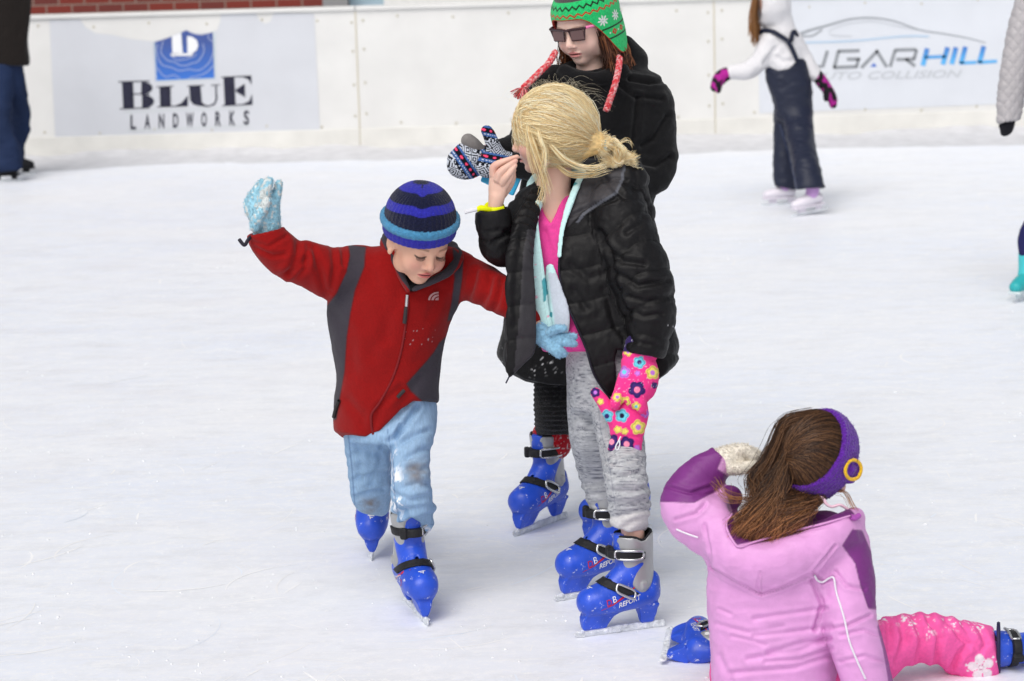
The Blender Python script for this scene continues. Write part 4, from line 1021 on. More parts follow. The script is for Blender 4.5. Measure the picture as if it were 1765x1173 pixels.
    def hcol(v, n):
        q = (v - hc) @ tR / sH; r = np.hypot(q[:, 0], q[:, 2]); az = np.degrees(np.arctan2(q[:, 0], -q[:, 2]))
        h = v[:, 1] + 0.28 * (v[:, 2] - hc[2]) - 4.5 * np.exp(-((az + 14) / 13) ** 2) - 0.05 * np.clip(v[:, 0] - 715, 0, 60)
        c = np.tile(NV, (len(v), 1))
        for a, b in ((303, 314), (332.5, 347.5)): c = blend(RB, c, sstep(a - .7, a + .7, h) * sstep(b + .7, b - .7, h))
        c = blend(LB, c, (np.abs(q[:, 1] + 57) < 12.5) & (r > 94)); c = blend(RB * 1.0, c, (q[:, 1] > -45.5) & (r > 60))
        return c * (0.9 + 0.2 * np.sin(az * 4.2) ** 2)[:, None] * (1 + 0.25 * vnoise(v * 1.1))[:, None]
    def hdisp(v, n):
        q = (v - hc) @ tR / sH; az = np.degrees(np.arctan2(q[:, 0], -q[:, 2])); up = q[:, 1] < -75
        return 0.35 * np.sin(az * 4.2 * math.pi / 18) + rumple(v, 1.3, 24, seed=3) - up * 1.5 * np.exp(-((az + 12) / 5) ** 2)
    F.sdf("beanie", H, M_KNIT, 1.7, hcol, disp=hdisp)
    # jeans
    D = SDF(); DB = lin((142, 172, 202))
    D.rows([(660, 600, 735, 62, 110), (700, 598, 745, 66, 108), (735, 596, 748, 66, 100), (765, 600, 742, 60, 92)], cap=10)
    D.path([(713, 705, 95, 41), (710, 745, 74, 37), (707, 800, 42, 34), (710, 850, 34, 35), (712, 882, ank_f[2] + 2, 37), (713, 905, ank_f[2] + 2, 34)], k=12)
    D.path([(632, 715, 112, 44), (634, 760, 140, 41), (637, 800, 180, 39), (640, 845, 222, 36), (642, 868, 250, 29), (640, 862, 330, 28)], k=12)
    D.plane((713, 921, 0), (-0.16, 1, 0.1), 4)
    def jd(v, n):
        leg = sstep(660, 690, v[:, 0]) * sstep(700, 780, v[:, 1])
        h = rumple(v, 3.2, 26, (1.6, 0.7, 1.2), seed=6) + rumple(v, 0.6, 11, (1.8, .6, 1), seed=9)
        low = sstep(820, 880, v[:, 1]) * leg; h += low * (2.4 * np.sin(v[:, 1] * 0.22 + 0.09 * v[:, 0] + 5 * vnoise(v * 0.022)) + rumple(v, 3.0, 20, (1.8, .7, 1.2), seed=31))
        return h + folds(v, n, [([(672, 760), (690, 745), (720, 700)], 6, 5), ([(690, 735), (672, 790), (673, 830)], 5, 4), ([(684, 768), (712, 752), (738, 742)], 4, 5), ([(700, 790), (725, 776), (745, 772)], 4, 5), ([(598, 790), (622, 778), (650, 782)], 4, 5), ([(604, 830), (630, 822), (662, 812)], 4.5, 5), ([(612, 856), (636, 848), (660, 842)], 4, 4), ([(680, 850), (710, 862), (745, 850)], 3, 5), ([(676, 888), (705, 880), (740, 872)], 4, 5), ([(690, 905), (715, 893), (742, 884)], 4, 4), ([(745, 800), (725, 812), (705, 806)], 3.5, 5), ([(748, 838), (722, 832), (692, 842)], 4, 5), ([(676, 870), (700, 886), (720, 905)], 4, 5),
                                ([(615, 760), (622, 800), (612, 840)], 3, 5), ([(660, 760), (655, 800), (640, 830)], 3, 5)])
    def dcol(v, n):
        c = np.tile(DB, (len(v), 1)) * (1 + 0.22 * vnoise(v * (0.6, 0.05, 0.3)))[:, None]
        c = blend(lin((110, 150, 196)), c, sstep(0.05, 0.6, fbm(v * 0.03 + 3)) * 0.3)
        for x, y, r, m in ((718, 815, 22, .75), (638, 872, 17, .75)): c = blend(lin((118, 104, 92)), c, np.exp(-((v[:, 0] - x) / r) ** 2 - ((v[:, 1] - y) / r) ** 2) * m * (0.8 + vnoise(v * .15)))
        sn = sstep(0.05, 0.25, vnoise(v * 0.12 + 4) + vnoise(v * .3) * .6)
        for x, y, rx, ry in ((682, 825, 10, 20), (684, 868, 12, 14), (690, 905, 12, 16), (677, 785, 6, 16), (640, 895, 22, 6), (735, 915, 10, 6)):
            c = blend((.82, .85, .9), c, sn * np.exp(-((v[:, 0] - x) / rx) ** 2 - ((v[:, 1] - y) / ry) ** 2) * 1.3)
        c = blend(lin((78, 108, 150)), c, sstep(1.6, .6, np.minimum(poly_d(v, [(668, 740), (678, 800), (680, 850), (690, 910)]), poly_d(v, [(600, 745), (606, 800), (612, 880)]))) * .6); c = blend(lin((92, 122, 164)), c, sstep(1.3, .5, np.abs(v[:, 1] - 909 + .16 * (v[:, 0] - 713))) * (v[:, 0] > 672) * .6)
        return c
    F.sdf("jeans", D, M_DENIM, 2.4, dcol, disp=jd)
    # gloves
    SKY = lin((158, 208, 226)); WHT = lin((226, 226, 222))
    G = SDF()
    G.path([(461, 404, -12, 24), (459, 385, -14, 25), (455, 366, -16, 28), (455, 348, -18, 25)], fl=(np.array([0, 0, 1.0]), .75))
    G.path([(440, 362, -18, 13), (438, 344, -20, 11.5), (444, 328, -22, 10), (452, 315, -22, 8)], k=2); G.path([(452, 358, -28, 11.5), (455, 338, -34, 10.5), (460, 322, -36, 9.5), (464, 312, -36, 7.5)], k=1.2)
    G.path([(434, 366, -6, 11), (430, 350, -6, 10), (436, 336, -8, 8)], k=2); G.path([(471, 358, -16, 10), (476, 340, -18, 8.5), (479, 326, -18, 7.5), (481, 316, -18, 6.5)], k=1.2)
    G.path([(440, 390, -30, 10), (444, 374, -42, 10), (454, 358, -48, 9), (460, 346, -48, 7.5)], k=1.5)
    def gcol(v, n):
        c = np.tile(SKY, (len(v), 1)) * (1 + 0.3 * vnoise(v * 0.25))[:, None]
        return blend(WHT, c, sstep(0.1, 0.3, vnoise(v * .2) + 0.55 * np.exp(-((v[:, 0] - 457) / 9) ** 2 - ((v[:, 1] - 340) / 26) ** 2)) * .85)
    def fuzzy(name, S, col, cnt, step=1.7, seed=1):
        v, q = S.mesh(step); n = vnormals(v, q); v = v + n * (rumple(v, 1.1, 4, seed=seed) + rumple(v, 0.8, 12, seed=seed + 1))[:, None]
        n = vnormals(v, q); c = col(v, n); (fv, fq), i = fuzz(v, n, cnt, 3.0, 0.36, seed); vv, qq = join_vq([(v, q), (fv, fq)])
        cc = np.concatenate([c, np.repeat(c[i], 9, 0)])
        return F.put(name, vv, qq, M_FUZZY, cc)
    fuzzy("glove", G, gcol, 5200)
    G = SDF()
    G.path([(925, 568, -54, 17), (944, 584, -58, 18), (956, 590, -60, 16)], fl=(np.array([0, 0, 1.0]), .8))
    for a, b, c_ in (((958, 580, -66), (975, 580, -72), (990, 580, -70)), ((960, 588, -68), (978, 590, -74), (990, 592, -72)), ((956, 596, -68), (966, 604, -74), (972, 610, -72)), ((948, 598, -66), (958, 606, -72), (963, 612, -70))):
        G.path([(*a, 8), (*b, 7.2), (*c_, 6)], k=1.5)
    G.path([(948, 572, -70, 8.5), (962, 566, -78, 7.5), (972, 566, -80, 6.5)], k=2.5)
    fuzzy("glove", G, lambda v, n: np.tile(lin((140, 186, 214)), (len(v), 1)) * (1 + 0.3 * vnoise(v * 0.25))[:, None], 2600, seed=7)
build_boy()
# ---------------------------------------------------------------- the fair-haired girl in the open black puffer coat
def flowers(v, c, lst, seed=0):
    """printed five-petal flowers: (x, y, radius, petal colour, centre colour)"""
    w_ = v[:, :2] + 1.2 * np.stack([vnoise(v * .12 + seed), vnoise(v * .12 + 31 + seed)], 1)
    for x, y, r, pc, cc in lst:
        dx, dy = w_[:, 0] - x, w_[:, 1] - y; rr = np.hypot(dx, dy); a = np.arctan2(dy, dx) + x
        pet = r * (0.78 + 0.24 * np.abs(np.cos(2.5 * a))) ; m = sstep(0.9, -0.9, rr - pet)
        ring = np.exp(-((rr - pet * .82) / (r * 0.09)) ** 2)
        c = blend(pc, c, m); c = blend(np.array(pc) * .35, c, ring * m * .6); c = blend(cc, c, sstep(0.8, -0.8, rr - r * 0.36))
    return c

def build_girl():
    F = Fig(1050, 1055, "fair-haired girl in open black puffer coat and grey leggings raising a bare hand")
    BLK, LINE = np.array((0.0065, 0.006, 0.0068)), lin((70, 68, 72)) * .75
    hc, hR, hs = np.array([947, 226, 0.0]), rotm(-99, 0, -7), 0.66
    R1, o1, s1 = skate_frame((998, 1099), (1141, 1079)); put_skate(F, R1, o1, s1)
    R2, o2, s2 = skate_frame((963, 1036), (1100, 1011)); put_skate(F, R2, o2, s2)
    a1, a2 = skate_pt(F, R1, o1, s1, (-40, 0, 222)), skate_pt(F, R2, o2, s2, (-40, 0, 222))
    B = SDF(); T = head_ops(B, hc, hR, hs)
    B.path([(958, 262, 8, 30), (955, 310, 14, 29), (952, 345, 16, 34), (960, 390, 22, 44)], k=8)
    B.path([(955, 380, 22, 38), (975, 480, 24, 52), (1008, 560, 22, 46), (1034, 620, 14, 42)], k=8)
    B.path([(945, 370, 25, 30), (890, 405, -5, 22), (864, 420, -35, 17), (852, 395, -55, 14), (853, 362, -62, 12.5), (856, 340, -64, 13)], k=6)
    B.path([(856, 342, -64, 13), (858, 326, -65, 17), (860, 308, -66, 17.5)], fl=(np.array([.35, .1, .93]), .62), k=4)
    for p in ([(851, 300, -66, 8), (852, 287, -70, 7.2), (866, 279, -73, 6.0), (891, 270, -73, 4.2)], [(858, 308, -76, 7.5), (862, 297, -81, 6.8), (874, 287, -83, 5.6), (889, 277, -82, 4.2)],
              [(866, 314, -76, 7), (871, 306, -82, 6.2), (879, 297, -84, 5.4), (888, 285, -83, 4)], [(870, 321, -70, 6.6), (877, 311, -75, 5.6), (882, 302, -76, 5), (886, 293, -75, 4)],
              [(864, 336, -62, 8.5), (876, 322, -56, 7.2), (883, 308, -54, 6.2), (884, 298, -54, 5.2)]):
        B.path(p, k=1.0, sub=5)
    B.path([(990, 370, 20, 34), (1086, 425, -38, 26), (1110, 490, -58, 22), (1120, 550, -70, 18), (1110, 608, -78, 15), (1104, 640, -80, 16), (1098, 668, -82, 13)], k=10)
    B.path([(1048, 640, 0, 34), (1071, 762, -32, 26), (1079, 825, a1[2] - 6, 22), (*a1, 20)], k=10); B.path([(1028, 640, 24, 30), (1018, 750, 46, 22), (1027, 805, a2[2] - 8, 19), (1037, 850, a2[2] - 4, 18), (*a2, 18)], k=10)
    F.sdf("body", B, M_SKIN, 4.2, fine=[(0, 835, 905, 1.2), (0, 905, 960, 2.4), (1, 200, 350, 1.3), (2, -95, -45, 1.4), (2, -45, -35, 1.8), (2, -35, 50, 2.4)],
          col=lambda v, n: blend((.66, .30, .25), face_paint(v, n, hc, hR, hs, base=(0.74, 0.475, 0.375), blush=(.72, .30, .26), brow=(.3, .18, .08), eyes='open', blush_k=.8),
                                 (np.exp(-((v[:, 0] - 852) / 9) ** 2 - ((v[:, 1] - 286) / 14) ** 2) * .4 + np.exp(-((v[:, 0] - 888) / 8) ** 2 - ((v[:, 1] - 276) / 9) ** 2) * .5) * (v[:, 2] < -50)))
    # leggings
    L = SDF()
    L.rows([(560, 965, 1075, 56, 14), (610, 975, 1085, 62, 12), (660, 978, 1098, 58, 10), (710, 980, 1100, 46, 10)], cap=10)
    L.path([(1052, 640, -6, 50), (1062, 700, -18, 46), (1071, 762, -32, 40), (1079, 825, a1[2] - 6, 37), (1084, 870, a1[2], 36), (1084, 902, a1[2], 31)], k=10)
    L.path([(1022, 640, 24, 44), (1017, 700, 36, 39), (1018, 750, 46, 37), (1027, 805, a2[2] - 8, 33), (1037, 850, a2[2] - 4, 29), (1042, 890, a2[2], 25)], k=10)
    L.plane((1083, 912, a1[2]), (-.18, 1, .1), 3)
    MEL = lin((176, 178, 182))
    def lcol(v, n):
        m = vnoise(v * (0.035, 0.55, 0.2)) + 0.8 * vnoise(v * (0.07, 1.1, 0.3) + 9)
        c = np.tile(MEL * .95, (len(v), 1)); c = blend(lin((96, 98, 110)), c, sstep(0.0, 0.55, m) * .85); c = blend(lin((215, 216, 218)), c, sstep(0.05, 0.5, -m) * .5)
        c = blend(lin((205, 203, 203)), c, sstep(884, 888, v[:, 1] + 0.18 * (v[:, 0] - 1083)) * (v[:, 0] > 1045) * .8); c = blend((.85, .85, .86), c, sstep(.25, .4, vnoise(v * .3)) * np.exp(-((v[:, 0] - 1090) / 20) ** 2 - ((v[:, 1] - 825) / 14) ** 2) * .9)
        return blend(lin((90, 95, 115)), c, sstep(1.3, .5, poly_d(v, [(1028, 640), (1035, 740), (1050, 800), (1062, 880)])) * .35)
    F.sdf("leggings", L, M_JERSEY, 2.4, lcol, disp=lambda v, n: rumple(v, 2.6, 26, (1.6, .7, 1), seed=3) + sstep(760, 860, v[:, 1]) * (1.5 * np.sin(v[:, 1] * .3 + .05 * v[:, 0] + 5 * vnoise(v * .03)) + rumple(v, 3, 14, (2, .7, 1), seed=41)) +
          folds(v, n, [([(1045, 815), (1075, 822), (1105, 812)], 3.5, 4), ([(1055, 846), (1085, 850), (1112, 842)], 3, 4), ([(1040, 795), (1070, 800), (1100, 786)], 3, 4), ([(1030, 660), (1045, 740), (1058, 790)], 2.5, 6)]))
    # shirt
    S = SDF()
    S.rows([(336, 922, 990, 26, 14), (370, 912, 1005, 42, 14), (450, 908, 1025, 58, 12), (540, 918, 1048, 64, 10), (606, 935, 1062, 66, 8)], cap=6)
    vneck = [(915, 300), (928, 342), (938, 366), (949, 386), (959, 366), (972, 336), (985, 300)]
    S.op(lambda X, Y, Z: smax(poly2(X[:, :, 0], Y[0, :, :].reshape(1, -1) + 0 * X[:, :, 0], vneck)[:, :, None], Z - 8, 2), (905, 290, -90), (995, 390, 8), 2, '-')
    PINK = lin((232, 76, 158))
    F.sdf("shirt", S, M_JERSEY, 2.2, lambda v, n: blend(PINK * .7, np.tile(PINK, (len(v), 1)), sstep(1.2, .3, np.abs(poly_d(v, vneck) - 4)) * .4),
          disp=lambda v, n: folds(v, n, [([(940, 400), (965, 480), (985, 560)], 2.5, 6), ([(955, 395), (975, 450)], 2, 5), ([(975, 590), (1005, 575)], 2, 4)]) + rumple(v, 2, 30, seed=5))
    # hoodie under the coat
    H = SDF(); fz_ = (np.array([.25, .1, .96]), .4)
    H.path([(926, 352, -24, 9), (917, 378, -42, 12), (919, 410, -56, 13), (925, 460, -66, 13), (931, 515, -70, 14), (938, 560, -72, 15), (950, 592, -74, 15)], fl=fz_)
    H.path([(1004, 298, 10, 6), (992, 325, -20, 6), (977, 365, -44, 6), (968, 400, -58, 5), (964, 440, -64, 5)], fl=fz_, k=1)
    H.path([(948, 462, -54, 8), (953, 500, -58, 17), (958, 545, -62, 25), (958, 580, -64, 22)], fl=(np.array([.25, .1, .96]), .3), k=4)
    H.path([(1004, 298, 10, 7), (985, 296, 40, 12), (950, 300, 55, 14), (920, 318, 40, 12), (926, 352, -24, 9)], k=2)
    AQ = lin((196, 232, 232))
    def hcol(v, n):
        c = np.tile(AQ, (len(v), 1)); c = blend(lin((196, 204, 216)), c, sstep(-2, 2, v[:, 0] - np.interp(v[:, 1], [440, 500, 560, 600], [942, 948, 956, 966])) * (v[:, 1] > 470) * (v[:, 0] < 1000))
        left = v[:, 0] < np.interp(v[:, 1], [350, 500, 600], [930, 944, 965])
        blob = sstep(.24, .27, vnoise(v * (.085, .075, .02) + 3.3)) * ((v[:, 1] > 470) & left | (v[:, 0] > 962) & (v[:, 1] < 440)); c = blend(lin((32, 148, 160)), c, blob * .9)
        c = blend(lin((240, 150, 178)), c, sstep(.36, .38, vnoise(v * .09 + 40)) * left * (v[:, 1] > 450) * .8)
        return blend(AQ * .75, c, sstep(1.2, .4, np.abs(v[:, 0] - np.interp(v[:, 1], [370, 450, 520, 590], [921, 930, 937, 950]))) * .5 * (v[:, 1] > 370))
    F.sdf("hoodie", H, M_FLEECE, 1.8, hcol, disp=lambda v, n: rumple(v, 2.0, 18, (1, 2, 1), seed=12))
    # coat
    C = SDF()
    C.rows([(306, 930, 1075, 40, 40), (325, 900, 1105, 50, 36), (350, 888, 1124, 60, 30), (400, 878, 1132, 70, 24), (450, 873, 1134, 78, 20), (510, 871, 1142, 82, 18), (560, 870, 1160, 86, 16), (600, 869, 1170, 88, 14), (635, 872, 1170, 86, 12), (665, 874, 1158, 82, 10), (706, 880, 1125, 70, 8)], pw=2.3, cap=10)
    ra = [(1062, 362, -14, 50), (1086, 420, -38, 51), (1107, 487, -58, 53), (1122, 550, -70, 42), (1111, 612, -78, 33)]
    C.path([(1066, 310, 34, 36), (1075, 318, 20, 44)], k=10)
    C.path(ra, k=7)
    la = [(912, 365, 18, 36), (882, 416, -8, 36), (864, 424, -34, 34), (853, 398, -52, 31), (849, 358, -62, 30)]
    C.path(la, k=8)
    opening = [(948, 290), (926, 340), (906, 388), (901, 440), (902, 500), (905, 560), (902, 612), (884, 668), (870, 740), (1075, 740), (1052, 690), (1022, 645), (1008, 600), (991, 560), (975, 520), (962, 470), (963, 415), (985, 350), (1006, 290)]
    C.op(lambda X, Y, Z: smax(poly2(X[:, :, 0], Y[0, :, :].reshape(1, -1) + 0 * X[:, :, 0], opening)[:, :, None], np.minimum(Z - 20, 0) + np.where(Z > 20, Z - 20, 0), 3), (865, 285, -110), (1080, 745, 20), 5, '-')
    C.rows([(300, 925, 1040, 26, 46), (360, 905, 1090, 40, 34), (450, 896, 1105, 56, 24), (500, 896, 1115, 60, 20), (600, 893, 1140, 66, 16), (730, 890, 1120, 60, 14)], mode='-', k=4)
    C.path([(925, 335, -14, 16), (904, 392, -66, 22), (896, 450, -98, 25), (898, 520, -108, 27), (899, 590, -108, 26), (893, 640, -102, 22)], fl=(np.array([-.25, 0, .97]), .28), k=5)
    hemx = np.array([(860, 640), (878, 652), (905, 626), (940, 600), (1000, 610), (1030, 660), (1056, 690), (1100, 668), (1140, 650), (1175, 618)])
    C.op(lambda X, Y, Z: (Y - np.interp(X, hemx[:, 0], hemx[:, 1])) * .75 - 0.25 * np.clip(20 - Z, -60, 0), (-1e9,) * 3, (1e9,) * 3, 6, '&')
    cuff = lambda p, d, X, Y, Z: (X - p[0]) * d[0] + (Y - p[1]) * d[1] + (Z - p[2]) * d[2]
    C.op(lambda X, Y, Z: np.where((X < 886) & (Y < 400), cuff((850, 360, -60), (-.18, -.97, -.1), X, Y, Z), -9), (-1e9,) * 3, (1e9,) * 3, 2, '&')
    C.op(lambda X, Y, Z: np.where((X > 1062) & (Z < -40) & (Y > 570), cuff((1108, 611, -78), (-.2, .96, 0), X, Y, Z), -9), (-1e9,) * 3, (1e9,) * 3, 3, '&')
    C.cap((851, 352, -61), (852, 372, -59), 22, 21, k=2, mode='-')
    ca = catmull(np.array(ra), 8); cl = catmull(np.array(la), 8)
    def arm_t(v, P):
        D = np.linalg.norm(v[:, None] - P[None, :, :3], axis=2); i = D.argmin(1); s_ = np.concatenate([[0], np.cumsum(np.linalg.norm(np.diff(P[:, :3], axis=0), axis=1))])
        return D[np.arange(len(v)), i] - P[i, 3], s_[i] + ((v - P[i, :3]) * np.gradient(P[:, :3], axis=0)[i]).sum(1) / np.maximum(np.linalg.norm(np.gradient(P[:, :3], axis=0)[i], axis=1), 1e-6)
    def quilt(v, n):
        d1, t1 = arm_t(v, ca); d2, t2 = arm_t(v, cl)
        tor = (v[:, 1] + 0.14 * (v[:, 0] - 960) - 405 + 5 * np.sin(v[:, 0] * .03)) / 58
        s1_ = (t1 + 0.22 * (v[:, 0] - 1100) + 4 * np.sin(v[:, 0] * .07) + 16) / 52; s2_ = (t2 + 8) / 46
        near1, near2 = sstep(9, 3, d1), sstep(9, 3, d2) * (1 - sstep(9, 3, d1)) * (v[:, 0] < 905)
        return tor * (1 - near1) * (1 - near2) + s1_ * near1 + s2_ * near2, near1, near2
    fl = [([(1035, 400), (1052, 440), (1062, 500), (1085, 548)], 6, 5), ([(1120, 352), (1105, 385), (1082, 400)], 3, 5), ([(1045, 425), (1075, 450), (1110, 455)], 4, 5), ([(1062, 470), (1100, 492), (1150, 484)], 4.5, 5), ([(1082, 510), (1115, 520), (1160, 508)], 4, 4),
          ([(1085, 535), (1110, 545), (1140, 540)], 3, 4), ([(1084, 585), (1110, 592), (1140, 597)], 2.2, 3), ([(1035, 300), (1075, 340), (1108, 345)], 4, 5), ([(1090, 275), (1098, 310), (1090, 335)], 3, 6), ([(985, 372), (1020, 355), (1062, 343)], 3, 3.5),
          ([(985, 455), (1015, 480), (1045, 470)], 2.5, 6), ([(990, 500), (1010, 530)], 2.5, 6), ([(1050, 520), (1060, 560), (1090, 590)], 3.5, 6), ([(900, 400), (890, 470), (888, 560)], 2.5, 6), ([(848, 420), (870, 405), (885, 390)], 3, 4), ([(838, 400), (860, 396), (880, 400)], 2.5, 4)]
    def cdisp(v, n):
        q, a, b = quilt(v, n); ph = np.abs(np.sin(np.pi * q)); h = 5.0 * (np.sqrt(ph) - 0.7) * np.clip(1.2 - np.abs(n[:, 1]), 0, 1)
        inner = sd_poly(v, opening) < 4
        return np.where(inner & (n[:, 2] > -.6), 0, h) + folds(v, n, fl) + rumple(v, 2.4, 15, seed=5) * np.where(inner, .3, 1) + rumple(v, 1.2, 7, (1, 1.6, 1), seed=8) * ~inner
    lin_poly = [(980, 352), (1000, 308), (1030, 280), (1062, 274), (1074, 285), (1072, 308), (1062, 330), (1036, 345), (1004, 364), (978, 392)]
    def ccol(v, n):
        c = np.tile(BLK, (len(v), 1)); q, a, b = quilt(v, n)
        c = blend(BLK * .25, c, sstep(.10, .03, np.abs(np.sin(np.pi * q))) * .8)
        c = blend(LINE, c, sstep(1, -1, sd_poly(v, lin_poly)) * (v[:, 2] < 60)); c = blend(lin((84, 86, 94)), c, sstep(2.8, 2.0, poly_d(v, [(1076, 283), (1072, 310), (1062, 332), (1036, 348), (1006, 368), (996, 382)])))
        inn = (v[:, 0] > np.interp(v[:, 1], [380, 430, 520, 640], [912, 902, 897, 886])) & (v[:, 0] < 960) & (v[:, 1] > 395) & (v[:, 2] < -40); c = blend(LINE * .8, c, inn)
        c = blend((.7, .7, .72), c, (vnoise(v * .35) > .36) * (np.exp(-((v[:, 0] - 1152) / 12) ** 2 - ((v[:, 1] - 562) / 8) ** 2) > .3) * .8)
        return c
    cv, cq = C.mesh(2.5, smooth=2); n = vnormals(cv, cq); cv = cv + n * cdisp(cv, n)[:, None]
    coat = F.put("coat", cv, cq, mat("puffer_nylon", None, 0.55, 0.2, 260, spec=0.22, vary=0.1, vscale=30, b2=0.35, b2scale=40), ccol); fz = front_z(cv, 3.5); on = lambda pts, off: [(x, y, fz(x, y) - off) for x, y in pts]
    strip(F, "zipper", on([(966, 418), (964, 470), (977, 521), (993, 560), (1010, 600), (1024, 645), (1052, 688)], 0), 2.0, M_TRIM, lin((30, 28, 40)), coat)
    strip(F, "drawcord", [(882, 640, -60), (876, 652, -64), (872, 660, -66)], 1.3, M_TRIM, lin((36, 34, 58)), coat)
    # wristband
    P = [(852 + 16.5 * math.cos(a), 357 + 5.5 * math.sin(a) + 1.5, -61 - 15 * math.sin(a)) for a in np.linspace(0, 2 * math.pi, 20)]
    v, q = tubes(np.array([P]), 5.0, 6); ctr = np.repeat(np.array(P), 6, 0); dv = v - ctr; dv[:, 0] *= .35; dv[:, 2] *= .35; dv[:, 1] *= 1.4
    wb = F.put("wristband", ctr + dv, q, mat("band_yellow", (0.80, 0.85, 0.0), .4), None)
    strip(F, "band_tail", [(846, 362, -76), (836, 359, -80), (828, 358, -82), (822, 361, -84)], 5, mat("band_yellow_tail", (0.80, 0.85, 0.0), .4), None, wb, flat=(.4, 1, .3))
    strip(F, "band_end", [(822, 360, -84), (812, 362, -86), (801, 365, -86)], 4, mat("band_white", (0.75, 0.75, 0.78), .4), None, wb, flat=(.4, 1, .3))
    # mitten on her hand
    PK, NAVY, CY, YE, LI = lin((240, 60, 140)), lin((62, 42, 110)), lin((110, 205, 225)), lin((240, 225, 110)), lin((200, 120, 220))
    Mt = SDF()
    Mt.path([(1107, 600, -78, 31), (1102, 614, -79, 29.5), (1101, 624, -80, 28)], fl=(np.array([0, 0, 1.0]), .8))
    Mt.path([(1101, 626, -80, 29), (1104, 650, -86, 32), (1101, 670, -94, 27), (1092, 688, -104, 16)], fl=(np.array([0, 0, 1.0]), .8), k=5)
    Mt.path([(1080, 652, -90, 15), (1071, 674, -100, 13), (1062, 692, -104, 10.5), (1060, 698, -104, 9)], k=6); Mt.path([(1090, 684, -106, 13), (1102, 694, -110, 11), (1107, 704, -110, 9)], k=5)
    fm = [(1102, 624, 11, CY, NAVY), (1076, 641, 11, LI, CY), (1125, 642, 12, YE, LI), (1098, 671, 15, NAVY, lin((255, 130, 170))), (1064, 684, 8, YE, LI), (1078, 692, 9, YE, PK), (1096, 700, 8, YE, CY), (1128, 664, 6, NAVY, NAVY), (1099, 643, 5, LI, LI), (1083, 606, 8, YE, LI), (1121, 608, 7, LI, PK)]
    md = lambda v, n: rumple(v, 2.0, 16, seed=21) - 1.8 * np.exp(-((v[:, 1] - 618 - .1 * (v[:, 0] - 1100)) / 3.5) ** 2)
    mc = lambda v, n: blend((.85, .83, .88), blend(NAVY * .6, flowers(v, np.tile(PK, (len(v), 1)), fm), sstep(609.5, 607, v[:, 1] - .1 * (v[:, 0] - 1100))), sstep(.3, .4, vnoise(v * .35)) * .35)
    F.sdf("mitten", Mt, M_FLEECE, 1.5, mc, disp=md)
    # its pair, held in that hand
    g = F.W(np.array([[1080, 775, -92.0]]))[0]
    held = empty("mitten", tuple(g)); tag(held, "loose pink flowered mitten hanging upside down from the fair-haired girl's hand", "mitten")
    M2 = SDF()
    M2.path([(1094, 690, -88, 20), (1091, 712, -88, 27), (1083, 738, -88, 29), (1080, 752, -88, 26)], fl=(np.array([0, 0, 1.0]), .62))
    M2.path([(1079, 754, -88, 27), (1078, 768, -88, 29), (1077, 776, -88, 29)], fl=(np.array([0, 0, 1.0]), .6), k=4)
    M2.path([(1070, 735, -90, 16), (1050, 708, -92, 13), (1034, 684, -94, 10.5), (1026, 676, -94, 8.5)], k=6); M2.plane((1078, 780, 0), (-.02, 1, 0), 3)
    f2 = [(1046, 717, 12, CY, NAVY), (1072, 716, 12, CY, lin((40, 30, 60))), (1100, 736, 13, YE, LI), (1026, 676, 9, NAVY, LI), (1035, 692, 6, YE, YE), (1065, 740, 7, YE, YE), (1077, 743, 6, YE, YE), (1054, 761, 14, NAVY, lin((255, 150, 180))), (1080, 765, 14, NAVY, lin((255, 150, 180))), (1112, 712, 8, LI, PK), (1098, 772, 6, LI, LI)]
    o = F.sdf("mitten_body", M2, M_FLEECE, 1.5, lambda v, n: blend(NAVY * .6, flowers(v, np.tile(PK, (len(v), 1)), f2, 5), sstep(774.5, 777, v[:, 1] - .05 * (v[:, 0] - 1078))),
              disp=lambda v, n: rumple(v, 1.8, 14, seed=33) - 1.6 * np.exp(-((v[:, 1] - 753) / 3.5) ** 2), parent=held, root=g)
    v, q = tubes(np.array([catmull(np.array([(1070, 752, -107.), (1066, 760, -109), (1061, 770, -110), (1064, 776, -110), (1068, 768, -110), (1068, 758, -109)]), 4)]), 1.4, 5)
    F.put("zipper_pull", v, q, M_PRINT, None, held, root=g)
    # hair
    r = np.random.default_rng(21); C0 = np.array([957, 217, 0.0]); E0 = np.array([1041, 250, -6.0]); RAD = np.array([64, 63, 56.0])
    cap = SDF(); cap.ell(C0 + (4, -1, 0), RAD * .985); cap.path([(1005, 240, -4, 40), (1040, 250, -6, 14)], k=14); pass
    cap.plane((903, 222, 0), (-.93, .36, 0), 6)
    cap.op(lambda X, Y, Z: (Y - np.interp(X, [890, 930, 955, 985, 1040, 1090], [240, 252, 262, 288, 292, 300])) * .8, (-1e9,) * 3, (1e9,) * 3, 8, '&')
    GOLD = lin((222, 184, 120))
    F.sdf("hair_base", cap, M_HAIR, 2.4, lambda v, n: np.tile(lin((232, 200, 140)), (len(v), 1)) * (1 + .5 * vnoise(v * (.08, .3, .3)))[:, None], disp=lambda v, n: rumple(v, 3, 9, (2.5, .6, 1), seed=2))
    N, K = 7500, 18; t = np.linspace(0, 1, K)[None, :, None]
    th = r.uniform(-2.5, 1.9, N); th = np.where(r.random(N) < .75, r.uniform(-0.4, 2.35, N), th)     # around the x axis: 0 = top, 1.57 = camera side
    xs = r.uniform(-.985, -.62, N); xs = np.where(th > 1.75, r.uniform(-.35, .2, N), xs)
    rr = np.sqrt(1 - xs ** 2); d0 = np.stack([xs, -np.cos(th) * rr, -np.sin(th) * rr], 1)
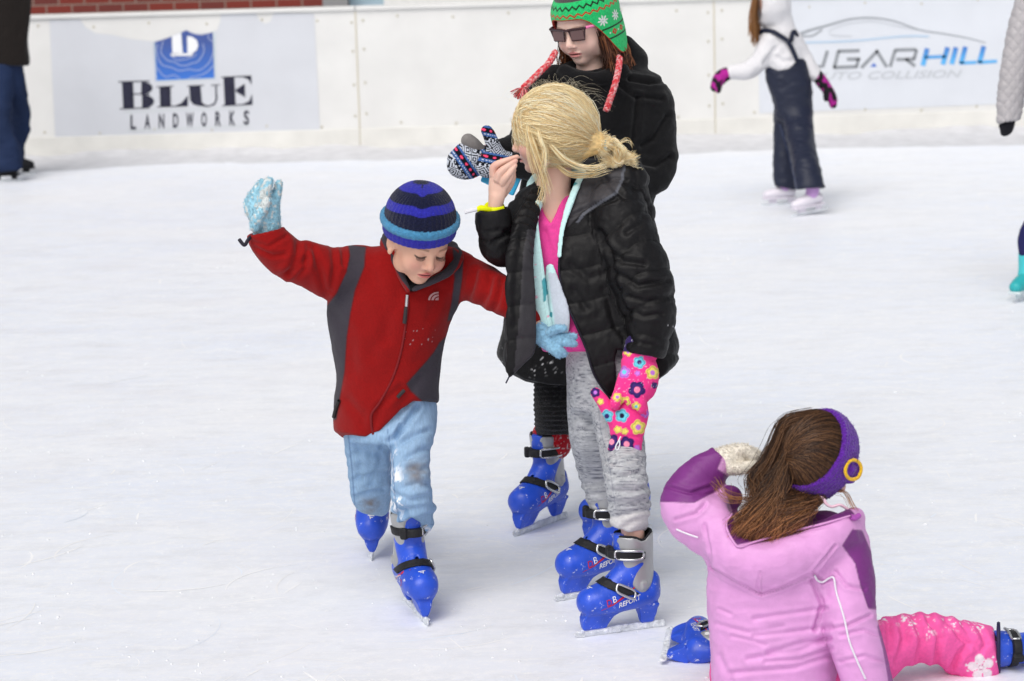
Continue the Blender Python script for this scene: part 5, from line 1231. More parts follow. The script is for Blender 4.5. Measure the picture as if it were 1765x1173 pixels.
    d1 = (E0 - C0) / RAD; d1 = d1 / np.linalg.norm(d1); clump = r.integers(0, 70, N); coff = r.normal(0, 1, (70, 3)); cph = r.uniform(0, 6.3, (70, 3)); cfr = r.uniform(4, 10, (70, 1, 1)); cr = r.uniform(.97, 1.17, 70)
    D = d0[:, None] * (1 - t) + d1 * t + (coff[clump] * .16)[:, None] * np.sin(np.pi * t) + .045 * np.sin(t * cfr[clump] + cph[clump][:, None]) * np.sin(np.pi * t); D /= np.linalg.norm(D, axis=2, keepdims=True)
    rad = 1 + (cr[clump] - 1)[:, None, None] * np.sin(np.pi * t) + r.normal(.015, .025, (N, 1, 1)) * np.sin(np.pi * t) + .012 * np.sin(t * 14 + r.uniform(0, 6, (N, 1, 1)))
    P = C0 + D * RAD * rad; P = P * (1 - t ** 6) + (E0 + r.normal(0, 1, (N, 1, 3)) * (5, 7, 7)) * t ** 6 + r.normal(0, 1, (N, 1, 3)) * 1.2 * np.sin(t * r.uniform(6, 16, (N, 1, 1)))
    pal = np.array([lin((254, 240, 198)), lin((245, 221, 170)), lin((255, 249, 224)), lin((226, 194, 138)), lin((252, 234, 186))]); col = pal[np.where(r.random(N) < .6, clump % 5, r.integers(0, 5, N))] * r.uniform(.8, 1.12, (N, 1))
    paths, rads, cols = [P], [np.tile(np.interp(np.linspace(0, 1, K), [0, .2, .85, 1], [.28, .46, .46, .34]), (N, 1)) * r.uniform(.5, 1.25, (N, 1))], [col]
    n2 = 1100; th2 = r.uniform(-.9, 2.2, n2); x2 = r.uniform(-.97, -.1, n2); q2 = np.sqrt(1 - x2 ** 2); e0 = np.stack([x2, -np.cos(th2) * q2, -np.sin(th2) * q2], 1)      # untidy top layer
    D = e0[:, None] * (1 - t) + d1 * t + r.normal(0, .17, (n2, 1, 3)) * np.sin(np.pi * t) + .05 * np.sin(t * r.uniform(3, 9, (n2, 1, 1)) + r.uniform(0, 6, (n2, 1, 3))); D /= np.linalg.norm(D, axis=2, keepdims=True)
    P2 = C0 + D * RAD * (1.03 + np.abs(r.normal(0, .07, (n2, 1, 1))) * np.sin(np.pi * t) ** .7 + .02 * np.sin(t * 8 + r.uniform(0, 6, (n2, 1, 1)))); P2 = P2 * (1 - t ** 7) + (E0 + r.normal(0, 1, (n2, 1, 3)) * (9, 10, 8)) * t ** 7
    paths.append(P2); rads.append(np.tile(np.interp(np.linspace(0, 1, K), [0, .2, .85, 1], [.25, .5, .5, .25]), (n2, 1)) * r.uniform(.5, 1.1, (n2, 1))); cols.append(pal[r.integers(0, 5, n2)] * r.uniform(.9, 1.12, (n2, 1)))
    def loose(pts, jit, n, rad_, sway=1.0, c=None):
        base = catmull(np.array(pts, float), 5); m = len(base); s_ = np.linspace(0, 1, m)
        base = np.stack([np.interp(np.linspace(0, 1, K), s_, base[:, i]) for i in range(3)], 1)
        ph = r.uniform(0, 6.3, (n, 1, 3)); off = r.normal(0, 1, (n, 1, 3)) * np.array(jit) * np.linspace(.35, 1, K)[None, :, None]
        p = base[None] + off + sway * np.sin(t * r.uniform(4, 9, (n, 1, 1)) + ph) * np.linspace(.2, 1, K)[None, :, None]
        paths.append(p); rads.append(np.tile(np.interp(np.linspace(0, 1, K), [0, .1, .8, 1], [.6, 1, .8, .3]), (n, 1)) * rad_ * .75 * r.uniform(.7, 1.3, (n, 1))); cols.append(pal[r.integers(0, 5, n)] * r.uniform(.85, 1.15, (n, 1)) if c is None else np.tile(c, (n, 1)))
    for pts, n in (([(916, 184, -32), (910, 212, -38), (914, 246, -46), (920, 278, -46), (934, 318, -44)], 22), ([(918, 180, -38), (912, 220, -50), (922, 260, -56), (936, 300, -52), (945, 332, -46)], 26), ([(925, 185, -44), (928, 226, -58), (940, 262, -60), (936, 296, -58)], 26),
                   ([(914, 186, -24), (908, 214, -30), (910, 236, -36), (918, 256, -40)], 16), ([(905, 190, -10), (888, 220, -14), (884, 244, -14), (888, 262, -12)], 4), ([(950, 250, -60), (975, 275, -56), (1010, 288, -44), (1040, 285, -30)], 34), ([(940, 290, -40), (935, 330, -40), (930, 350, -44)], 22),
                   ([(960, 285, -30), (985, 300, -30), (1020, 300, -26), (1050, 290, -16)], 24)):
        loose(pts, (4.5, 4, 4), n, .75, 1.6)
    for k in range(40):                                              # the curled tail past the elastic
        q_ = r.normal(0, 1, (4, 3)) * (5, 5, 6); flick = r.random() < .35
        pts = [tuple(E0 + (2, 0, -2)), tuple(np.array([1054, 246, -14]) + q_[0]), tuple(np.array([1070, 260, -12]) + q_[1]), tuple((np.array([1078, 274, -8]) if flick else np.array([1062, 281, -8])) + q_[2]), tuple((np.array([1090, 280, -6]) if flick else np.array([1046, 276, -10])) + 1.4 * q_[3])]
        loose(pts, (2.5, 2.5, 3), 30, .62, 1.2)
    loose([(1060, 262, -10), (1082, 268, -8), (1092, 285, -6), (1104, 288, -4)], (3, 3, 3), 8, .5, 1.5); loose([(1062, 250, -8), (1080, 240, -6), (1088, 250, -6)], (4, 4, 3), 8, .45, 2)
    for k in range(170):                                             # fly-away hairs
        a = r.uniform(-2.6, -.35); x0 = C0[0] + 58 * math.cos(a); y0 = C0[1] + 58 * math.sin(a); up_ = r.uniform(6, 26) * (1.6 if r.random() < .2 else 1); dx = r.normal(0, 22)
        loose([(x0, y0, r.uniform(-35, 35)), (x0 + dx * .3 + 6 * math.cos(a), y0 - up_ * .7, r.uniform(-35, 30)), (x0 + dx * .8, y0 - up_, r.uniform(-35, 30)), (x0 + dx * 1.3, y0 - up_ * r.uniform(.1, .9), r.uniform(-30, 30))], (1.5, 1.5, 1.5), 1, .13, r.uniform(.3, 1.2), lin((250, 238, 210)))
    strands(F, "hair", np.concatenate(paths), np.concatenate(rads), np.concatenate(cols))
    P = [(1041 + 3 * math.cos(a) - 0, 250 + 9 * math.sin(a), -8 - 11 * math.cos(a)) for a in np.linspace(0, 2 * math.pi, 16)]
    v, q = tubes(np.array([P]), 3.4, 6); F.put("hair_tie", v, q, M_TRIM, lin((90, 170, 215)))
build_girl()
# ---------------------------------------------------------------- the teenager in the black coat and green ear-flap hat
def build_teen():
    F = Fig(1000, 915, "person in black wool coat, sunglasses and green ear-flap knit hat standing behind the others")
    BLK = np.array((0.0075, 0.0075, 0.0085))
    hc, hR, hs = np.array([1010, 40, 0.0]), rotm(-38, 17, -3), 0.62
    R1, o1, s1 = skate_frame((884, 926), (984, 889)); s1 *= .86; o1 = o1 + R1[:, 0] * .008; put_skate(F, R1, o1, s1); R2, o2, s2 = skate_frame((1014, 939), (1112, 916)); s2 = s1; put_skate(F, R2, o2, s2)
    a1, a2 = skate_pt(F, R1, o1, s1, (-40, 0, 222)), skate_pt(F, R2, o2, s2, (-40, 0, 222))
    B = SDF(); T = head_ops(B, hc, hR, hs)
    B.path([(1012, 80, 6, 26), (1020, 120, 14, 27), (1025, 200, 16, 50), (1015, 350, 14, 58), (990, 500, 10, 60)], k=8)
    B.path([(970, 150, 20, 28), (918, 250, -10, 22), (870, 258, -50, 14), (815, 275, -72, 14)], k=8); B.path([(1080, 150, 20, 30), (1122, 280, -5, 24), (1000, 300, -60, 18), (850, 282, -80, 14)], k=8)
    B.path([(965, 520, 0, 40), (958, 640, -2, 24), (*a1, 20)], k=10); B.path([(1020, 520, 10, 40), (1050, 760, a2[2], 24), (*a2, 20)], k=10)
    F.sdf("body", B, M_SKIN, 4.2, fine=[(0, 945, 1062, 1.3), (1, 20, 125, 1.3), (2, -75, 40, 1.5)],
          col=lambda v, n: face_paint(v, n, hc, hR, hs, base=(0.80, 0.55, 0.46), blush=(.76, .42, .36), lip=(.60, .19, .19), brow=(.20, .11, .07), eyes='open', blush_k=.45))
    # sunglasses
    gl = SDF(); le = SDF(); LR = lambda p: T(p)
    for d in (-1, 1):
        le.box(T((d * 33, 5, -89.5)), np.array((22, 15, 1.6)) * hs, R=hR @ rotm(d * 8, -6, 0), rd=1.0, k=0)
        for a, b, r_ in (((6, -11, -93), (60, -13, -84), 3.6), ((8, -11, -93), (14, 20, -92), 2.6), ((14, 20, -92), (51, 20, -86), 2.6), ((60, -13, -84), (51, 20, -86), 3.0)):
            gl.cap(T((d * a[0], a[1], a[2])), T((d * b[0], b[1], b[2])), r_ * hs, k=.4)
    gl.cap(T((-8, -10, -94)), T((8, -10, -94)), 3.2 * hs, k=.5)
    gs = F.sdf("sunglasses", gl, mat("tortoise_frame", (0.035, 0.010, 0.014), .25, spec=.6), 0.9)
    F.sdf("lens", le, mat("dark_lens", (0.13, 0.068, 0.066), .15, spec=.5), 0.9, parent=gs)
    for d in (-1, 1):
        strip(F, "temple", [T((d * 62, -13, -83)), T((d * 74, -10, -50)), T((d * 78, -6, -5))], 2.6, M_TRIM, lin((240, 130, 180)) if d > 0 else lin((60, 20, 30)), gs, flat=(1, 1, 1))
    # hair
    r = np.random.default_rng(9); P, C, K = [], [], 14
    for k in range(760):
        d = -1 if r.random() < .38 else 1; x = d * r.uniform(58, 84); z = r.uniform(-42, 45); y = r.uniform(5, 40); e = r.uniform(95, 165); fw = r.uniform(-18, 22)
        pts = np.array([T((x, y, z)), T((x * 1.06, y + .4 * e, z + fw * .3)), T((x * (1.12 + .1 * r.random()), y + .75 * e, z + fw - 6)), T((x * (1.0 + .15 * r.random()), y + e, z + fw - 12))])
        b = catmull(pts, 5); s_ = np.linspace(0, 1, len(b)); q = np.stack([np.interp(np.linspace(0, 1, K), s_, b[:, i]) for i in range(3)], 1)
        q[:, 0] += 1.8 * np.sin(np.linspace(0, 7, K) + r.uniform(0, 6)) * np.linspace(0, 1, K); P.append(q)
        C.append(np.array([lin((112, 68, 46)), lin((84, 50, 34)), lin((140, 90, 60)), lin((66, 40, 30))])[r.integers(0, 4)] * r.uniform(.8, 1.2))
    strands(F, "hair", np.array(P), np.tile(np.interp(np.linspace(0, 1, K), [0, .8, 1], [.8, .8, .3]), (len(P), 1)), np.array(C))
    # hat
    H = SDF(); loc = lambda X, Y, Z: [(hR[0, i] * (X - hc[0]) + hR[1, i] * (Y - hc[1]) + hR[2, i] * (Z - hc[2])) / hs for i in range(3)]
    def edge(az):
        a = np.abs(az); return -38 + 16 * sstep(25, 60, a) + 118 * np.exp(-np.abs((a - 98) / 36) ** 2.2) + 55 * sstep(125, 160, a)
    def shell(X, Y, Z, g=0.0):
        x, y, z = loc(X, Y, Z); yy = np.minimum(y + 35, 0); z = z - 6
        return (np.sqrt(((x - 3) / (95 + g)) ** 2 + (yy / (82 + g)) ** 2 + (z / (102 + g)) ** 2) - 1) * 90
    def hat(X, Y, Z):
        x, y, z = loc(X, Y, Z); az = np.degrees(np.arctan2(x, -(z - 6))); d = smax(shell(X, Y, Z), -shell(X, Y, Z, -7), 1.5)
        return smax(d, (y - edge(az)) * .75, 2) * hs
    H.op(hat, hc - 125 * hs, hc + 125 * hs)
    GRN, GRY, RD, WH = lin((40, 196, 112)), lin((78, 74, 74)), lin((190, 50, 40)), np.array((.8, .8, .8))
    tri = lambda a, w_: np.abs(((a / w_) % 1) - .5) * 2
    def hcol(v, n):
        q = (v - hc) @ hR / hs; az = np.degrees(np.arctan2(q[:, 0], -(q[:, 2] - 6))); y = q[:, 1]; c = np.tile(GRN, (len(v), 1)); A = np.abs(az)
        c = blend(lin((30, 36, 30)), c, sstep(3.6, 2.2, np.abs(y + 70 - 9 * (tri(az, 13) - .5)))); c = blend(RD, c, sstep(3.2, 2.0, np.abs(y + 50 - 8 * (tri(az + 5, 13) - .5))))
        for ac in (66, 96, 126):
            u, w_ = (A - ac) * 1.6, y + 16; rr = np.hypot(u, w_); an = np.arctan2(w_, u); c = blend(WH, c, sstep(1, -1, rr - (5 + 11 * np.abs(np.cos(4 * an)) ** 1.5)) * (rr > 1.5))
        for yl in (10, 40): c = blend(lin((20, 26, 22)), c, sstep(3.0, 1.6, np.abs(y - yl)) * (A > 60))
        for ac in (84, 104): c = blend(RD, c, sstep(1.5, -1.5, np.abs((A - ac) * 1.6) + np.abs(y - 25) - 10)); c = blend(GRN, c, sstep(1, -1, np.abs((A - ac) * 1.6) + np.abs(y - 25) - 3))
        for ac in (94, 114, 74): c = blend(WH, c, sstep(1, -1, np.hypot((A - ac) * 1.6, y - 25) - 2.2))
        c = blend(GRY, c, sstep(-84, -86, y)); c = blend(RD, c, sstep(4.5, 3, edge(az) - y))
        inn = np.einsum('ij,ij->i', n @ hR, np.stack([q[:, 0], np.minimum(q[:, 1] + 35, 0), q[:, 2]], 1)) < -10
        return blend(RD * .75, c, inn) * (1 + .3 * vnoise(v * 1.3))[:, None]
    hat_o = F.sdf("ear_flap_hat", H, M_KNIT, 1.25, hcol, smooth=2, disp=lambda v, n: rumple(v, .8, 18, seed=4))
    # plaits with tassels
    def plait(pts, tassel):
        base = catmull(np.array(pts, float), 8); m = len(base); s_ = np.arange(m) * .9; vs = []
        for k in range(3):
            ph = 2 * math.pi * k / 3; off = np.stack([2.6 * np.cos(s_ + ph), 1.2 * np.cos(s_ + ph), 2.2 * np.sin(2 * s_ + 2 * ph)], 1); vs.append(base + off)
        v, q = tubes(np.array(vs), 3.6, 7); w_ = vnoise(v * (.8, .3, .5)); c = blend(lin((236, 190, 190)), np.tile(lin((222, 66, 76)), (len(v), 1)), sstep(0.02, .2, w_))
        F.put("plait", v, q, M_KNIT, c, hat_o)
        if tassel:
            e = base[-1]; P = []
            for k in range(170):
                a = r.normal(0, .55); L = r.uniform(14, 22); d = np.array([-math.sin(a) * .9 - .25, math.cos(a) * .9, r.normal(0, .35)]); P.append([e, e + d * L * .5 + (0, -1, 0), e + d * L + (0, 2, 0)])
            strands(F, "tassel", np.array(P), .8, np.array([lin((222, 60, 72)), lin((240, 170, 175))])[r.integers(0, 2, len(P))], hat_o, mt=M_KNIT)
    plait([(1068, 97, -30), (1066, 118, -62), (1060, 145, -80), (1051, 172, -86), (1045, 190, -86)], False)
    plait([(958, 88, -10), (946, 108, -36), (930, 124, -50), (914, 140, -56), (903, 150, -58)], True)
    # coat
    C = SDF()
    C.rows([(104, 978, 1070, 40, 24), (116, 962, 1086, 46, 22), (132, 930, 1122, 56, 22), (150, 915, 1150, 62, 22), (200, 906, 1156, 68, 20), (280, 900, 1150, 72, 18), (350, 892, 1126, 74, 16), (450, 880, 1112, 78, 14), (550, 868, 1098, 84, 10), (610, 858, 1086, 88, 8), (640, 860, 1080, 88, 8), (674, 872, 1074, 84, 8)], pw=2.3, cap=8)
    C.path([(955, 150, 20, 40), (920, 230, -8, 37), (900, 256, -24, 32), (872, 259, -46, 23), (856, 260, -60, 20)], k=10)
    C.path([(1105, 165, 22, 48), (1126, 230, 8, 40), (1124, 296, -8, 38), (1060, 305, -50, 32), (960, 296, -80, 26), (885, 285, -92, 22)], k=10)
    C.path([(1072, 84, 44, 24), (1092, 108, 40, 26), (1085, 130, 10, 16)], k=8); C.path([(972, 122, -22, 11), (995, 132, -38, 12), (1035, 134, -42, 12), (1072, 122, -20, 13)], k=8)
    C.ell((1012, 92, -2), (42, 34, 40), k=4, mode='-')
    hemx = np.array([(850, 606), (862, 618), (880, 642), (905, 655), (960, 663), (1100, 668)])
    C.op(lambda X, Y, Z: (Y - np.interp(X, hemx[:, 0], hemx[:, 1])) * .8, (-1e9,) * 3, (1e9,) * 3, 4, '&')
    fl = [([(1150, 138), (1120, 142), (1085, 136)], 4, 4), ([(1098, 170), (1092, 240), (1084, 290)], 3.5, 5), ([(1150, 200), (1125, 240), (1105, 250)], 3, 5), ([(1155, 270), (1130, 285), (1110, 280)], 3, 5), ([(940, 140), (930, 190), (925, 230)], 3, 5), ([(1060, 140), (1090, 165), (1140, 170)], 2.5, 4)]
    sn = lambda v: (sstep(.24, .34, vnoise(v * .42)) * sstep(.0, .25, vnoise(v * .05 + 7)) * (v[:, 1] > 590)) * .75
    F.sdf("coat", C, M_WOOL, 2.8, lambda v, n: blend((.7, .7, .72), np.tile(BLK, (len(v), 1)), sn(v)), disp=lambda v, n: 1.8 * folds(v, n, fl) + rumple(v, 4.5, 44, seed=7) + rumple(v, 1.6, 26, (1.2, .8, 1), seed=17, sharp=True) + rumple(v, 1.5, 16, seed=3), smooth=2)
    # leggings and socks
    Lg = SDF(); Lg.path([(962, 560, 0, 44), (957, 640, -2, 37), (955, 700, 0, 35), (955, 752, a1[2], 31)], k=6); Lg.path([(1030, 560, 10, 44), (1050, 760, a2[2], 32), (a2[0], a2[1] - 22, a2[2], 30)], k=6)
    Lg.op(lambda X, Y, Z: np.where(X < 1000, Y - 748, -9), (-1e9,) * 3, (1e9,) * 3, 3, '&')
    F.sdf("leggings", Lg, M_KNIT, 2.4, lambda v, n: blend(lin((70, 70, 72)), np.tile((.008, .008, .009), (len(v), 1)), sstep(.2, .4, vnoise(v * (.25, .7, .3))) * .5), disp=lambda v, n: 1.1 * np.sin(v[:, 1] * .75 + 1.5 * vnoise(v * .05)) + rumple(v, 1.5, 16, seed=2))
    for q_ in ([(955, 738, a1[2], 29), (957, 765, a1[2], 28), (*a1, 26)], [(a2[0], a2[1] - 25, a2[2], 28), (*a2, 25)]):
      S = SDF(); S.path(q_); F.sdf("sock", S, M_KNIT, 1.8, lambda v, n: blend((.75, .6, .6), np.tile(lin((190, 20, 36)), (len(v), 1)), sstep(.2, .32, vnoise(v * .33)) * .8))
    # mittens
    UA = np.array([.62, .78]); WHT, NV, BL, PKc = np.array((.56, .60, .68)), lin((18, 20, 30)), lin((62, 98, 156)), lin((236, 70, 110))
    def fair(v, ax, off):
        ax = np.array(ax) / np.linalg.norm(ax); u = v[:, :2] @ ax + off; w_ = v[:, :2] @ np.array([-ax[1], ax[0]]) + .55 * v[:, 2]; c = np.tile(WHT, (len(v), 1)); k = u % 44
        ang = (np.abs((w_ % 16) - 8) + np.abs(k - 34)); c = blend(NV, c, sstep(.3, -.3, np.sin(ang * 1.35)) * (k > 25)); c = blend(NV, c, (k < 9) & (vnoise(np.stack([w_ * .45, k * .5, w_ * 0], 1)) > -.05))
        c = blend(BL, c, ((k > 8) & (k < 14.5)) | ((k > 22) & (k < 26))); c = blend(WHT, c, (k > 10.8) & (k < 12.2) & (np.sin(w_ * 1.5) > -.2)); c = blend(NV, c, (k > 14) & (k < 22.5))
        return blend(PKc, c, (np.hypot(((w_ % 12) - 6) * .75, k - 18.2) < 2.1))
    M1 = SDF(); M1.path([(848, 268, -70, 20), (830, 274, -80, 24), (808, 280, -88, 29), (795, 283, -90, 25)], fl=(np.array([.3, .2, .93]), .7)); M1.path([(800, 262, -84, 16), (786, 272, -88, 13)], k=8)
    F.sdf("mitten", M1, M_FLEECE, 1.2, lambda v, n: fair(v, (.72, -.5), 3), disp=lambda v, n: rumple(v, 1.4, 12, seed=3))
    M1 = SDF(); M1.path([(826, 258, -84, 11), (815, 248, -88, 12.5), (807, 242, -88, 12.5)]); F.sdf("mitten_thumb", M1, M_FLEECE, 1.4, lin((128, 124, 122)))
    M2 = SDF(); M2.path([(884, 284, -96, 20), (868, 282, -100, 23), (850, 282, -106, 25), (840, 286, -108, 20)], fl=(np.array([.2, .2, .95]), .75)); M2.path([(858, 268, -106, 14), (850, 250, -108, 12.5), (843, 232, -108, 11), (839, 225, -108, 10)], k=7)
    F.sdf("mitten", M2, M_FLEECE, 1.2, lambda v, n: fair(v, (.2, -.98), 26), disp=lambda v, n: rumple(v, 1.2, 12, seed=5))
    return F
FT = build_teen()
def build_phone(F):
    c = np.array([866, 303, -78.0]); g = F.W(c[None])[0]; rt = empty("phone", tuple(g)); tag(rt, "phone in bright cyan case held between the patterned mittens", "phone")
    R = rotm(-20, 0, 24); S = SDF(); S.box(c, (33, 24, 4.5), R=R, rd=3)
    F.sdf("case", S, mat("cyan_case", (0.03, 0.42, 0.72), .4, spec=.5), 1.4, parent=rt, root=g)
    S = SDF(); S.box(c + R @ np.array([0, 0, 4.2]), (30, 21, 1.2), R=R, rd=.5); F.sdf("screen", S, mat("phone_glass", (0.01, 0.01, 0.012), .1, spec=.6), 1.2, parent=rt, root=g)
build_phone(FT)
# ---------------------------------------------------------------- the girl sitting on the ice
def build_sitting():
    F = Fig(1370, 1232, "girl in lilac hooded jacket and knitted headband sitting on the ice with her back turned")
    LIL, PUR, PNK = lin((230, 164, 222)) * .83, lin((118, 46, 122)), lin((240, 98, 168))
    hc = np.array([1407, 783, 0.0])
    W3 = lambda p: F.W(np.array([p], float))[0]
    # skates: one lying on its side at the left, one at the end of the straight leg
    f = np.array([.15, .98, .06]); f /= np.linalg.norm(f); up = np.array([.96, -.12, .12]); up -= f * (up @ f); up /= np.linalg.norm(up); Ra = np.stack([f, np.cross(up, f), up], 1); sa = .96
    oa = ground(1140, 1139, .012) - Ra @ (np.array([-122, 0, 6]) / 1000 * sa); put_skate(F, Ra, oa, sa)
    f = np.array([.10, -.93, .34]); f /= np.linalg.norm(f); up = np.array([-1.0, .02, -.02]); up -= f * (up @ f); up /= np.linalg.norm(up); Rb = np.stack([f, np.cross(up, f), up], 1); sb = 1.0
    ob = W3((1716, 1118, 225)) - Rb @ (np.array([-42, 0, 248]) / 1000 * sb); put_skate(F, Rb, ob, sb, cuff_mat=M_BLUE)
    aa = skate_pt(F, Ra, oa, sa, (-42, 0, 215)); ab = skate_pt(F, Rb, ob, sb, (-42, 0, 215))
    B = SDF(); B.ell(hc, (55, 66, 58), rotm(0, 0, 20)); B.ell((1400, 800, 45), (46, 52, 40), k=14); B.ell((1448, 838, 18), (11, 12, 10), k=5)
    B.path([(1395, 835, 15, 30), (1370, 880, 10, 32), (1350, 960, 4, 54), (1335, 1100, 16, 58), (1335, 1190, 34, 58)], k=10)
    B.path([(1290, 930, 5, 34), (1200, 895, 0, 26), (1180, 862, 10, 20), (1240, 796, 26, 15), (1272, 790, 30, 15)], k=8); B.path([(1430, 940, -10, 34), (1468, 1010, -40, 26), (1476, 1090, -58, 22), (1500, 1190, -55, 18), (1510, 1250, -50, 18)], k=8)
    B.path([(1400, 1190, 50, 46), (1540, 1112, 130, 32), (*ab, 20)], k=10); B.path([(1320, 1200, 50, 40), (1276, 1155, 200, 24), (aa[0] + 20, aa[1], aa[2] - 20, 18), (*aa, 14)], k=10)
    F.sdf("body", B, M_SKIN, 4.0, (0.70, 0.44, 0.36))
    # trousers
    D = SDF(); D.path([(1400, 1200, 40, 62), (1470, 1150, 90, 58), (1540, 1108, 135, 46), (1590, 1100, 160, 44), (1640, 1108, 190, 43), (1680, 1118, 210, 46), (1706, 1122, 222, 44)], k=4)
    D.path([(1662, 1135, 200, 34), (1690, 1142, 205, 38), (1706, 1134, 214, 36)], k=12); D.path([(1300, 1200, 50, 60), (1270, 1150, 200, 46), (aa[0] + 20, aa[1], aa[2] - 30, 40)], k=8)
    D.op(lambda X, Y, Z: (X - 1718) * .97 + (Y - 1120) * -.12, (-1e9,) * 3, (1e9,) * 3, 5, '&')
    fl = [([(1548, 1058), (1560, 1100), (1545, 1140)], 6, 6), ([(1575, 1058), (1590, 1105), (1580, 1140)], 6, 6), ([(1600, 1062), (1620, 1100), (1612, 1145)], 7, 5), ([(1632, 1068), (1668, 1110), (1640, 1150)], 7, 5), ([(1660, 1080), (1680, 1115)], 4, 5), ([(1690, 1085), (1700, 1110), (1686, 1125)], 4, 5), ([(1530, 1075), (1535, 1120)], 3, 5)]
    def dcol(v, n):
        c = np.tile(PNK, (len(v), 1)); dx, dy = v[:, 0] - 1691, v[:, 1] - 1150; rr = np.hypot(dx, dy); a = np.arctan2(dy, dx) + .5; fr = n[:, 2] < .2
        c = blend((.80, .72, .76), c, sstep(1, -1, rr - 22 * (.55 + .5 * np.abs(np.cos(2.5 * a)) ** .7)) * fr); c = blend(lin((190, 130, 160)), c, sstep(1.2, .3, np.abs(rr - 4)) * fr)
        c = blend(PNK, c, (np.abs(np.cos(2.5 * a)) < .12) * (rr < 23) * (rr > 4) * fr)
        for x, y in ((1666, 1146), (1668, 1156), (1712, 1132), (1718, 1140), (1708, 1142)): c = blend((.8, .7, .75), c, (np.hypot(v[:, 0] - x, v[:, 1] - y) < 2) * fr)
        sn = sstep(.14, .30, vnoise(v * .16) + .6 * vnoise(v * .4)); m = np.exp(-((v[:, 1] - np.interp(v[:, 0], [1520, 1600, 1700], [1064, 1070, 1082])) / 9) ** 2) + .9 * np.exp(-((v[:, 0] - 1598) / 14) ** 2 - ((v[:, 1] - 1092) / 9) ** 2) + .7 * np.exp(-((v[:, 0] - 1572) / 8) ** 2 - ((v[:, 1] - 1074) / 14) ** 2)
        return blend((.86, .87, .9), c, sn * np.clip(m, 0, 1) * (n[:, 2] < .35))
    tr = F.sdf("trousers", D, M_JERSEY, 2.4, dcol, disp=lambda v, n: folds(v, n, fl) + rumple(v, 3.5, 24, seed=3) + 2.0 * np.sin(v[:, 0] * .21 + .02 * v[:, 1]) * (v[:, 0] > 1520) * (v[:, 0] < 1660), smooth=2)
    P = [(1721 - .0 * t, 1119 + 45 * math.sin(t), 216 + 42 * math.cos(t)) for t in np.linspace(0, 2 * math.pi, 30)]
    v, q = tubes(np.array([P]), 3.5, 6); F.put("hem_binding", v, q, M_TRIM, lin((40, 36, 70)), tr)
    # jacket
    J = SDF()
    J.rows([(880, 1300, 1440, 46, 5), (905, 1250, 1476, 58, 4), (940, 1222, 1492, 66, 2), (985, 1220, 1485, 74, 2), (1040, 1218, 1462, 78, 6), (1100, 1222, 1448, 80, 14), (1170, 1226, 1444, 84, 24), (1236, 1224, 1446, 84, 34)], pw=2.4, cap=12)
    J.path([(1255, 930, 4, 48), (1205, 898, 2, 48), (1180, 866, 12, 43), (1206, 826, 22, 38), (1238, 796, 28, 29)], k=12)
    J.path([(1448, 945, -8, 50), (1462, 1005, -34, 47), (1466, 1070, -50, 46), (1482, 1130, -56, 46), (1502, 1200, -54, 42), (1512, 1240, -50, 36)], k=10)
    J.path([(1258, 858, 20, 22), (1238, 900, -22, 30), (1262, 955, -56, 38), (1320, 975, -68, 42), (1390, 955, -66, 40), (1450, 915, -46, 32), (1472, 893, -10, 20)], k=14)
    rim = [(1246, 838), (1262, 880), (1250, 905), (1268, 940), (1300, 932), (1360, 915), (1420, 900), (1474, 886), (1440, 850), (1400, 830), (1300, 820)]
    J.path([(1285, 870, -14, 30), (1300, 900, -26, 26), (1370, 885, -34, 22), (1430, 872, -22, 20)], k=12, mode='-')
    J.op(lambda X, Y, Z: np.where((X < 1262) & (Y < 835), (X - 1240) * .72 + (Y - 795) * -.69 - 10, -9), (-1e9,) * 3, (1e9,) * 3, 3, '&')
    fl = [([(1222, 975), (1262, 1000), (1312, 1024), (1350, 1012), (1400, 990), (1440, 940)], 5, 4), ([(1310, 985), (1305, 1010), (1312, 1024)], 2.5, 3), ([(1400, 1000), (1418, 1040), (1405, 1085)], 6, 6), ([(1404, 990), (1420, 1004), (1438, 994)], 3.5, 4), ([(1425, 1100), (1380, 1120), (1290, 1135)], 4, 7), ([(1430, 1130), (1370, 1150), (1260, 1160)], 4, 7), ([(1235, 1075), (1290, 1090), (1350, 1080)], 3, 7),
          ([(1425, 1048), (1370, 1056), (1300, 1066)], 3.5, 6), ([(1432, 1078), (1370, 1088), (1300, 1096)], 4, 6), ([(1262, 1096), (1300, 1104), (1320, 1112)], 2.5, 5), ([(1430, 1100), (1390, 1106), (1325, 1124)], 5, 7), ([(1320, 1140), (1380, 1136), (1432, 1118)], 4, 6), ([(1240, 1050), (1260, 1058)], 2.5, 5), ([(1440, 985), (1460, 1010), (1490, 1015)], 4, 5), ([(1420, 1085), (1460, 1078), (1500, 1060)], 4.5, 5), ([(1450, 1095), (1490, 1085), (1515, 1095)], 3.5, 5), ([(1448, 1140), (1490, 1130), (1525, 1140)], 3.5, 5), ([(1150, 838), (1190, 850), (1225, 838)], 4, 5), ([(1165, 895), (1200, 885), (1215, 870)], 3.5, 5), ([(1215, 905), (1222, 950), (1225, 975)], 4, 5), ([(1240, 1130), (1260, 1173), (1262, 1200)], 3, 8)]
    pa = [(1130, 864), (1196, 866), (1230, 848), (1262, 826), (1236, 808), (1250, 775), (1225, 755), (1150, 800)]
    pr = [(1452, 940), (1470, 912), (1486, 915), (1515, 985), (1520, 1050), (1497, 1048), (1484, 1010), (1474, 970)]
